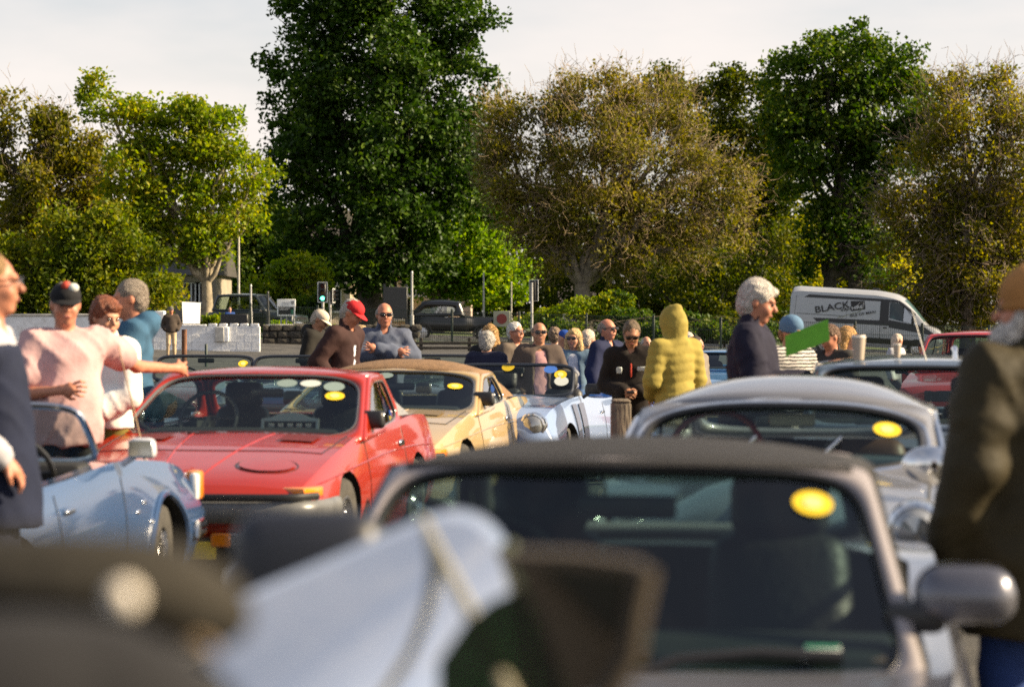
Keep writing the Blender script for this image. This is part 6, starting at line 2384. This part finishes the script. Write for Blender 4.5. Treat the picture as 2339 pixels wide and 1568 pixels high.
# the man in pink reaches out to the red roof
_pd = 14.15
_px = ax(150, _pd)
_rzp = math.radians(28)
_hand = at(414, 852, 15.0)
_M = Matrix.Rotation(-_rzp, 3, 'Z')
_hl = _M @ (Vector((_hand.x, _hand.y, _hand.z + .03)) - Vector((_px, _pd, 0)))
_wr = np.array(_hl) * .93 + np.array((.02, 0, .09))
_sh = np.array((.19, 0, 1.42))
_el = (_sh + _wr) / 2 + np.array((0, .02, -.06))
person('stout man in a pink t-shirt resting his hand on the red roof', 150, _pd, 645, 28, dict(mat=C('pink_tee', (.50, .315, .31), .6), hem=.82, sleeve=.42, grow=.02, name='t_shirt', wrinkle=.011), None, (.012, .012, .013),
       ('short', (.25, .2, .16)), ('cap', C('black_cap', (.012, .012, .014), .2), C('black_cap', (.012, .012, .014), .2)), arm_l=(_el, _wr), arm_r=((-.28, -.02, 1.13), (-.10, -.26, 1.16)), head=(-12, 6), skin='ruddy', fat=1.22)
person('red-haired woman in a white sweater and olive trousers', 238, 15.4, 685, -35, dict(mat=C('white_sweater', (.78, .76, .72), .5), hem=.90, grow=.03, name='sweater', collar=.03), None, (.16, .125, .025), ('thick', (.20, .055, .02)), arm_l='lap', arm_r='lap', head=(75, 12), fat=1.05)
person('grey-haired man in a hooded blue jacket facing left', 300, 16.2, 640, -80, dict(mat=C('blue_anorak', (.035, .095, .165)), hem=.72, grow=.024, hood='down', wrinkle=.008), None, (.46, .36, .28), ('short', (.22, .18, .14)), arm_l='front', arm_r='down', head=(0, 8), skin='ruddy')
# --- around the red and tan cars
person('man in a beige cap and black hooded coat looking down', 716, 29.0, 712, 75, dict(mat=C('black_coat', (.016, .014, .011)), hem=.7, hood='down', grow=.024), None, (.03, .03, .03), ('short', (.42, .36, .28)), ('cap', C('beige_cap', (.55, .46, .36), .2)), head=(0, 26), arm_l='front', lean=4, skin='tan')
person('man in a red cap and dark maroon jacket bending forward', 778, 23.2, 691, 62, dict(mat=C('maroon_jacket', (.040, .018, .016)), hem=.74, grow=.022, open=.03, collar=.06), dict(mat=C('white_shirt', (.55, .56, .62)), collar=.05), (.03, .03, .035), ('short', (.40, .36, .31)),
       ('cap', C('red_cap', (.45, .02, .025), .2)), arm_l='pocket', arm_r='pocket', head=(5, 24), lean=8, skin='ruddy')
person('fair-haired person in a cream jacket behind the red cap man', 826, 27.0, 743, 150, dict(mat=C('cream_jacket', (.50, .43, .30)), hem=.72), None, (.05, .05, .07), ('thick', (.45, .30, .14)), arm_l='lap', arm_r='lap')
person('bald man in sunglasses and grey-blue fleece with folded arms', 878, 24.3, 690, 8, dict(mat=C('grey_blue_fleece', (.085, .100, .145), .5), hem=.84, grow=.022, collar=.07, wrinkle=.009), None, (.36, .30, .22), ('balding', (.30, .26, .22)), glasses='sun',
       arm_r=((-.29, -.05, 1.20), (.10, -.22, 1.25)), arm_l=((.29, -.05, 1.20), (-.10, -.23, 1.29)), head=(3, 4), skin='ruddy')
# --- crowd behind the white roadster
person('blonde woman in black at the left end of the crowd', 1120, 26.6, 741, 165, dict(mat=C('black_top', (.012, .011, .012)), hem=.8), None, (.02, .02, .03), ('bob', (.42, .24, .08)), head=(30, 5))
person('curly grey-haired woman in a navy padded jacket', 1112, 24.4, 757, 150, dict(mat=C('navy_puffer', (.016, .018, .040)), hem=.78, ribs=.07, grow=.03), None, (.03, .03, .04), ('curly', (.36, .33, .29)), head=(20, 6))
person('white-haired man in glasses and a two-tone grey jacket', 1178, 26.0, 733, 48, dict(mat=C('taupe_jacket', (.11, .085, .065)), hem=.84, open=.035, collar=.05), dict(mat=C('grey_pullover', (.20, .185, .175))), (.06, .05, .04), ('short', (.60, .57, .52)), glasses='clear', arm_l='pocket', skin='ruddy')
person('man in sunglasses with a brown jacket open over a pink shirt', 1232, 24.2, 733, 8, dict(mat=C('brown_jacket', (.085, .062, .050)), hem=.84, open=.05, grow=.024), dict(mat=C('pink_shirt', (.50, .27, .26)), collar=.05), (.08, .07, .06), ('balding', (.22, .15, .09)), glasses='sun', skin='tan', arm_l='pocket', arm_r='pocket')
person('person in a pale blue top behind the brown jacket man', 1268, 32.0, 746, 165, dict(mat=C('pale_blue_top', (.22, .30, .42)), hem=.8), None, (.1, .1, .12), ('curly', (.20, .13, .08)))
person('man in a bright blue cap looking down', 1284, 29.0, 756, 65, dict(mat=C('dark_blue_coat', (.02, .03, .08)), hem=.8), None, (.03, .03, .03), None, ('cap', C('blue_cap', (.02, .07, .32), .2)), head=(0, 25))
person('blonde woman in sunglasses and a denim jacket', 1311, 25.4, 749, -8, dict(mat=C('denim', (.12, .19, .27), .5), hem=.92, open=.045, grow=.02), dict(mat=C('white_tee', (.62, .63, .66))), (.05, .06, .10), ('bob', (.58, .38, .16)), glasses='sun', arm_r='lap', arm_l='down', head=(-12, 0))
person('white-haired person just right of the denim jacket woman', 1345, 28.5, 753, 130, dict(mat=C('dark_coat', (.02, .02, .025)), hem=.75), None, (.03, .03, .03), ('thick', (.62, .50, .38)))
person('tall man in sunglasses and navy jacket with white piping', 1388, 25.0, 725, 50, dict(mat=C('navy_jacket', (.014, .018, .050)), hem=.82, open=.03, collar=.05), dict(mat=C('check_shirt', (.14, .15, .20)), collar=.04), (.05, .05, .06), ('balding', (.25, .20, .16)), glasses='sun', skin='ruddy')
sw, hpw, bpw, Sw = person('man in a black club sweatshirt looking down at his hands', 1442, 21.2, 738, -4, dict(mat=C('black_sweatshirt', (.013, .009, .007)), hem=.80, grow=.022, collar=.05, name='sweatshirt', wrinkle=.008), dict(mat=C('pink_collar', (.45, .16, .16)), collar=.07), (.42, .35, .20),
                          ('short', (.13, .085, .045)), glasses='sun', arm_r='hold', arm_l='hold', head=(4, 26), skin='tan', fat=.98)
yy = -.155
for (px_, pz, w_, h_, m_, nm) in ((-.115, 1.26, .055, .065, WSTICK, 'chest_emblem'), (.11, 1.275, .10, .042, WSTICK, 'chest_print'), (0.0, 1.26, .016, .14, C('red_zip', (.42, .05, .03)), 'zip_tab')):
    o = MB().rbox(bpw((px_, yy + .55 * abs(px_) ** 1.5, pz)), (w_ * Sw, .012, h_ * Sw), .006, 1, rot=(.12, 0, 0)).build(nm, m_, sw)
MB().rbox(bpw((0, -.30, 1.03)), (.07, .02, .12), .008, 2, rot=(1.1, 0, 0)).build('phone', TRIM, sw)
person('person in a hooded mustard puffer jacket seen from behind', 1546, 20.4, 708, -148, dict(mat=C('mustard_puffer', (.30, .235, .052), .2), hem=.66, ribs=.075, hood='up', grow=.022), None, (.05, .05, .06), None, ('hood', None), arm_l='lap', arm_r='lap', lean=4, head=(10, 14), fat=.92)
person('small bald man far behind the club sweatshirt', 1477, 33.5, 766, 20, dict(mat=C('dark_coat', (.02, .02, .025))), None, (.03, .03, .03), ('balding', (.5, .45, .4)))
person('dark-haired person in purple far behind the mustard jacket', 1498, 32.5, 785, 60, dict(mat=C('purple_top', (.05, .03, .12))), None, (.03, .03, .03), ('curly', (.07, .05, .04)))
person('white-haired person glimpsed behind the mustard hood', 1574, 30.0, 756, 60, dict(mat=C('grey_coat', (.20, .17, .14))), None, (.03, .03, .03), ('short', (.62, .56, .48)))
person('dark-haired man in grey right of the mustard jacket', 1592, 28.4, 766, 55, dict(mat=C('grey_coat', (.2, .17, .14))), None, (.04, .04, .04), ('short', (.05, .03, .02)))
# --- man in the navy coat with the green card
nv, hpn, bpn, Sn = person('grey-haired man in a navy coat holding a green card', 1722, 15.0, 648, 76, dict(mat=C('navy_wool', (.013, .012, .026), .5), hem=.62, grow=.03, collar=.06, wrinkle=.007), None, (.04, .04, .05), ('thick', (.50, .45, .40)), arm_l='front', arm_r='front', head=(4, 16), skin='ruddy', fat=1.12)
gcd = thing('green_card', 'bright green sheet of card held by the navy coat man', 'card', (ax(1846, 14.6), 14.6, az(772, 14.6)))
GCM = mat('green_card_stock', (.13, .40, .02), .6, var=.1, vscale=20)
s_ = 14.6 / FPX
me_ = MB().prism([(-50 * s_, .02, -43 * s_), (48 * s_, -.03, -5 * s_), (44 * s_, -.03, 44 * s_), (-52 * s_, .02, 5 * s_)], (0, 0, 0), (0, .003, 0)).build('sheet', GCM, gcd, ang=None)
person('person in a blue beanie and striped sweater behind the green card', 1806, 18.6, 722, 40, dict(mat=stripe_mat('striped_knit', (.50, .46, .42), (.03, .03, .03), 12), hem=.85, grow=.03, name='sweater'), None, (.04, .04, .05), ('short', (.3, .15, .06)), ('beanie', C('blue_beanie', (.10, .18, .28), .4)), arm_l='front', head=(0, 10), skin='ruddy')
person('man in a dark shirt looking down right of the green card', 1900, 21.0, 745, -45, dict(mat=C('charcoal_shirt', (.035, .032, .030)), hem=.84, grow=.02, collar=.04, name='shirt'), None, (.04, .04, .05), ('short', (.12, .06, .03)), head=(-10, 20), skin='ruddy')
person('woman with long fair hair behind the dark shirt man', 1932, 23.0, 749, 60, dict(mat=C('pale_stripe_top', (.30, .33, .45)), hem=.84), None, (.04, .04, .05), ('bob', (.45, .24, .07)), head=(0, 15))
# --- seated far right, with a red folding chair
person('seated white-blonde woman beyond the short cup', 2048, 36.0, 770, 50, dict(mat=C('pale_top', (.4, .4, .42))), None, (.1, .1, .12), ('bob', (.62, .52, .38)), sit=True, head=(0, 15), height=1.36)
person('seated person in a black cap and blue mirrored sunglasses', 2107, 36.5, 784, 10, dict(mat=C('black_top', (.012, .011, .012))), None, (.02, .02, .03), ('short', (.05, .03, .02)), ('cap', C('black_cap', (.012, .012, .014))), glasses=mat('blue_mirror', (.02, .18, .45), .08, metal=.6), sit=True, skin='ruddy', height=1.27)
person('seated dark-haired person beside the red hatchback', 2138, 37.5, 784, 160, dict(mat=C('dark_coat', (.02, .02, .025))), None, (.02, .02, .03), ('curly', (.06, .035, .02)), sit=True, height=1.27)
rc = thing('folding_chair', 'red folding chair before the capped seated person', 'chair', (ax(2098, 35.2), 35.2, 0), 0)
RCM = mat('red_canvas', (.40, .03, .02), .8)
MB().rbox((0, -.05, .86), (.50, .05, .42), .02, 2, rot=(-.15, 0, 0)).build('backrest', RCM, rc)
MB().rbox((0, .22, .46), (.5, .5, .04), .015, 1).build('seat', RCM, rc)
for sx in (-.25, .25):
    MB().tube([(sx, -.06, 0), (sx, -.05, 1.02)], .012, 6).build('leg', DULLCHROME, rc)
    MB().tube([(sx, .46, 0), (sx, .0, .62)], .012, 6).build('leg', DULLCHROME, rc)
# --- far people
person('man in a brown jacket and pale trousers walking by the white wall', 391, 78.0, 699, 12, dict(mat=C('far_brown_jacket', (.060, .045, .035)), hem=.86), None, (.50, .38, .24), None, ('cap', C('grey_cap', (.12, .11, .10))), arm_l='pocket', arm_r='pocket', skin='ruddy')
person('person in a blue jacket behind the notched white wall', 525, 87.0, 700, 20, dict(mat=C('royal_blue', (.02, .06, .22))), None, (.03, .03, .04), ('short', (.1, .07, .04)), arm_l='front', arm_r='front')
person('person in a yellow jacket by the pale pole', 1182, 106.0, 712, 150, dict(mat=C('hi_vis_yellow', (.55, .50, .03))), None, (.03, .03, .04), ('short', (.1, .07, .04)))
# --- man in the dark waxed jacket close on the right, back turned
bm, hpb, bpb, Sb = person('bearded man in a tan beanie and dark waxed jacket at the right edge', 2362, 7.5, 606, -155, dict(mat=C('waxed_jacket', (.030, .023, .009), .5, rough=.7), hem=.60, grow=.038, wrinkle=.010, collar=.03), None, (.02, .045, .16), ('short', (.32, .27, .22)),
                         ('beanie', C('tan_beanie', (.36, .17, .055), .5)), arm_r='down', arm_l='down', beard=(.52, .48, .44), head=(48, 4), skin='ruddy', fat=1.1)
# van driver: head and shoulders in the cab
drv = thing('person', 'driver sitting at the wheel of the hire van', 'person', (0, 0, 0), 0, 'people at the car show')
drv.matrix_world = van.matrix_basis
Fd = Field(axis(.7, 1.7, .025), axis(-.95, -.3, .025), axis(1.0, 2.2, .02))
Fd.ell((1.08, -.66, 1.86), (.095, .08, .12), .02)
Fd.cone((1.06, -.66, 1.78), (1.05, -.66, 1.66), .05, .06, .03)
Fd.ell((1.04, -.66, 1.42), (.12, .2, .22), .05)
Fd.cone((1.05, -.82, 1.58), (1.15, -.86, 1.34), .055, .05, .03)
Fd.cone((1.15, -.86, 1.34), (1.45, -.80, 1.44), .05, .035, .03)
o = part_mesh(Fd, 'body', SKIN['tan'], drv, 1)
Fd = Field(axis(.7, 1.7, .025), axis(-1.0, -.3, .025), axis(1.0, 2.2, .02))
Fd.ell((1.04, -.66, 1.42), (.135, .215, .235), .05)
Fd.cone((1.05, -.82, 1.58), (1.15, -.86, 1.34), .07, .065, .03)
Fd.cone((1.15, -.86, 1.34), (1.40, -.81, 1.42), .065, .05, .03)
part_mesh(Fd, 'shirt', C('pale_shirt', (.45, .45, .46)), drv, 1)
Fd = Field(axis(.9, 1.3, .015), axis(-.8, -.5, .015), axis(1.7, 2.1, .015))
Fd.ell((1.06, -.66, 1.885), (.105, .09, .11), .02)
Fd.ell((1.20, -.66, 1.82), (.10, .12, .10), .01, neg=True)
part_mesh(Fd, 'hair', hair_mat((.06, .04, .03)), drv, 1)
# badge on the black cap of the man in pink
for o_ in [o for o in bpy.data.objects if o.get('label', '').startswith('stout man in a pink')]:
    cp = [c for c in o_.children if c.name.startswith('cap')][0]
    vs = np.array([v.co for v in cp.data.vertices])
    c0 = vs.mean(0)
    fr = c0 + np.array((.02, -.085, .035))
    MB().ball(fr, (.035, .02, .028), 10, 6).build('cap_badge', WSTICK, cp)
    MB().ball(fr + np.array((-.04, .012, .012)), (.03, .02, .028), 10, 6).build('cap_patch', mat('cap_red', (.4, .04, .02), .7), cp)
# ------------------------------------------------------------------ the dark open car right in front of the camera, its raked screen catching the sky
FGP = np.array((.33, -.32, .888))
FGP /= np.linalg.norm(FGP)
_r0 = np.array(((1050 - 1169.5) / FPX, 1.0, -(1168 - HZ) / FPX)) * 2.75


def on_screen(px, py, off=0.0):
    r = np.array(((px - 1169.5) / FPX, 1.0, -(py - HZ) / FPX))
    k = (_r0 @ FGP) / (r @ FGP)
    p = r * k + np.array((0, 0, EYE))
    # the glass wraps round towards its right lower corner
    t = (p - (np.array((0, 0, EYE)) + _r0)) @ np.array((.80, -.25, -.30))
    w = max(0.0, t - .02)
    return p - FGP * (4.2 * w * w) + FGP * off


DARKCAR = paint('dark_brown', (.030, .024, .016), rough=.35)
FCO = Vector((-.22, 2.0, 0))
fg = thing('foreground_roadster', 'dark open car blurred in the near foreground with sky on its raked screen', 'car', FCO, math.radians(90))
Mi = Matrix.Rotation(-math.radians(90), 3, 'Z')


def loc(p):
    return Mi @ (Vector(p) - FCO)


FST = [(r[0] * .78, r[1], r[2] * .82, r[3], r[4] * .82, r[5], r[6] * .82, r[7], r[8]) for r in ROAD]
FB = Body(FST, nx=30)
cab = MB().rbox((-.28, 0, .95), (1.2, .95, .9), .12, 2).mesh('c', INTER, ang=None)
link('body', FB.mesh(DARKCAR, [(.9, .32, .30, .32), (-.88, .32, .30, .32)], [cab]), fg)
wheels(fg, .9, -.88, .54, .29, .15, 'wire')
# glass
edge = [(440, 1425), (560, 1362), (760, 1275), (920, 1205), (1000, 1176), (1050, 1168), (1105, 1185), (1165, 1240), (1235, 1350), (1300, 1480), (1350, 1600), (1250, 1700), (1000, 1720), (700, 1720), (640, 1720), (560, 1620), (480, 1520)]
cxy = np.array((860, 1450.0))
E = [np.array(p, float) for p in catmull(edge + [edge[0]], 61)[:-1]]
V = [loc(on_screen(*cxy))]
Fc = []
NR = 10
for r in range(1, NR + 1):
    for e in E:
        q_ = cxy + (e - cxy) * r / NR
        V.append(loc(on_screen(*q_)))
n_ = len(E)
for k in range(n_):
    Fc.append((0, 1 + k, 1 + (k + 1) % n_))
for r in range(NR - 1):
    for k in range(n_):
        a, b = 1 + r * n_ + k, 1 + r * n_ + (k + 1) % n_
        Fc.append((a, a + n_, b + n_, b))
me = bpy.data.meshes.new('windscreen')
me.from_pydata([tuple(p) for p in V], [], Fc)
smooth_mesh(me, None)
me.materials.append(glass_mat('foreground_glass', (.22, .30, .25), extra=.66, rough=.02, dust=.05))
solidify(link('windscreen', me, fg), .006)
CREAM = mat('cream_trim', (.42, .38, .27), .35, metal=.3)
MB().tube([loc(at(965, 1190, 2.70)), loc(at(1075, 1400, 2.45)), loc(at(1185, 1625, 2.2))], .0075, 8).build('screen_pillar', CREAM, fg)
MB().tube([loc(on_screen(*p, .004)) for p in catmull([(1165, 1240), (1235, 1350), (1300, 1480), (1350, 1600)], 14)], .010, 8).build('screen_frame', mat('green_grey_trim', (.06, .075, .04), .6), fg)
MB().tube([loc(on_screen(*p, -.004)) for p in catmull([(440, 1425), (560, 1362), (760, 1275), (920, 1205), (1000, 1176)], 16)], .006, 8).build('screen_top_rail', DULLCHROME, fg)
# padded headrest beyond the screen
hp0 = at(705, 1300, 3.05)
MB().rbox(loc(hp0), (.09, .195, .15), .045, 4, rot=(0, .1, 0)).build('headrest', mat('navy_vinyl', (.012, .014, .022), .45), fg)
MB().tube([loc(hp0 + Vector((0, 0, -.05))), loc(hp0 + Vector((0, .02, -.35)))], .012, 6).build('headrest_post', CHROME, fg)
# folded hood bundle at the left
HOODM = mat('brown_hood_fabric', (.014, .011, .006), .9, var=.3, vscale=7, bump=.5, bscale=20)
P = [at(-320, 1345, 1.5), at(0, 1335, 1.5), at(220, 1340, 1.5), at(400, 1360, 1.52), at(510, 1410, 1.55)]
MB().tube([loc(p) for p in catmull([tuple(q) for q in P], 14)], [.034] * 10 + [.031, .028, .025, .02], 12, flat=(1.0, 1.3)).build('folded_hood', HOODM, fg)
P = [at(-300, 1640, 1.35), at(-60, 1605, 1.35), at(120, 1600, 1.38), at(260, 1620, 1.4), at(360, 1700, 1.45)]
MB().tube([loc(p) for p in catmull([tuple(q) for q in P], 14)], .050, 12, flat=(1.0, 1.2)).build('hood_fold', mat('black_hood_fabric', (.004, .004, .006), .95), fg)
MB().tube([loc(at(360, 1430, 1.5)), loc(at(430, 1450, 1.5)), loc(at(490, 1490, 1.5))], [.004, .006, .004], 8).build('hood_highlight', mat('tan_highlight', (.18, .125, .07), .6), fg)  # tan sliver painted as the diagonal highlight below the folded hood
MB().ball(loc(at(283, 1365, 1.42)), .010, 16, 10).build('glint_stud', mat('pale_glint', (.75, .68, .58), rough=.7, metal=0.0), fg)  # pale matte ball added as a sun glint that blurs to a disc
MB().tube([loc(at(283, 1365, 1.42)), loc(at(283, 1365, 1.42) + Vector((0, .25, -.12)))], .003, 6).build('stud_stem', TRIM, fg)
# quarter-light frame and mirror at the right of the screen
BRN = mat('brown_frame', (.040, .028, .015), .7, var=.2)
o = MB().prism([loc(at(x, y, 2.15)) for x, y in ((1150, 1262), (1330, 1268), (1478, 1290), (1495, 1320), (1462, 1440), (1480, 1500), (1400, 1590), (1300, 1590), (1240, 1420))], loc((0, 0, 0)) - loc((0, 0, 0)), loc((0, .05, 0)) - loc((0, 0, 0))).build('quarter_frame', BRN, fg)
MB().prism([loc(at(x, y, 2.138)) for x, y in ((1235, 1290), (1440, 1312), (1415, 1450), (1380, 1440))], (0, 0, 0), loc((0, .004, 0)) - loc((0, 0, 0))).build('quarter_glass', mat('dark_pane', (.006, .006, .007), .15), o, ang=None)
MB().tube([loc(at(x, y, 2.125)) for x, y in ((1478, 1296), (1455, 1400), (1440, 1500), (1380, 1600))], .011, 8).build('frame_bar', BRN, o)
MB().tube([loc(at(1262, 1430, 2.9)), loc(at(1268, 1480, 2.9)), loc(at(1285, 1590, 2.9))], [.014, .012, .006], 8).build('yellow_glint', mat('brass_glint', (.50, .40, .18), .3, metal=.7), fg)  # brass-coloured sliver added to paint a long yellowish highlight
MB().ball(loc(at(1180, 1517, 2.6)), .006, 12, 8).build('chrome_knob', CHROME, fg)
# stout wooden post by the white roadster
pst_ = thing('wooden_post', 'weathered wooden post in front of the club sweatshirt man', 'post', (ax(1418, 17.4), 17.4, 0))
MB().rbox((0, 0, az(918, 17.4) / 2), (.145, .145, az(918, 17.4)), .02, 2).build('post_body', mat('post_timber', (.16, .125, .09), .9, var=.4, vscale=8, bump=.8, bscale=20, bstretch=(3, 3, .3)), pst_)
MB().rbox((0, 0, az(918, 17.4) + .012), (.15, .15, .024), .01, 1, scale_top=(.8, .8)).build('post_cap', mat('post_timber', (.16, .125, .09)), pst_)
# added dark green tinted pane standing in for trees reflected in the screen
qp = [loc(at(x_, y_, 2.28)) for (x_, y_) in ((1000, 1510), (1062, 1420), (1120, 1372), (1205, 1335), (1262, 1420), (1335, 1600), (1000, 1660))]
MB().prism(qp, (0, 0, 0), loc((0, .004, 0)) - loc((0, 0, 0))).build('tree_reflection', glass_mat('tree_reflection_glass', (.07, .13, .06), extra=.0, rough=.02, dust=.02), fg, ang=None)
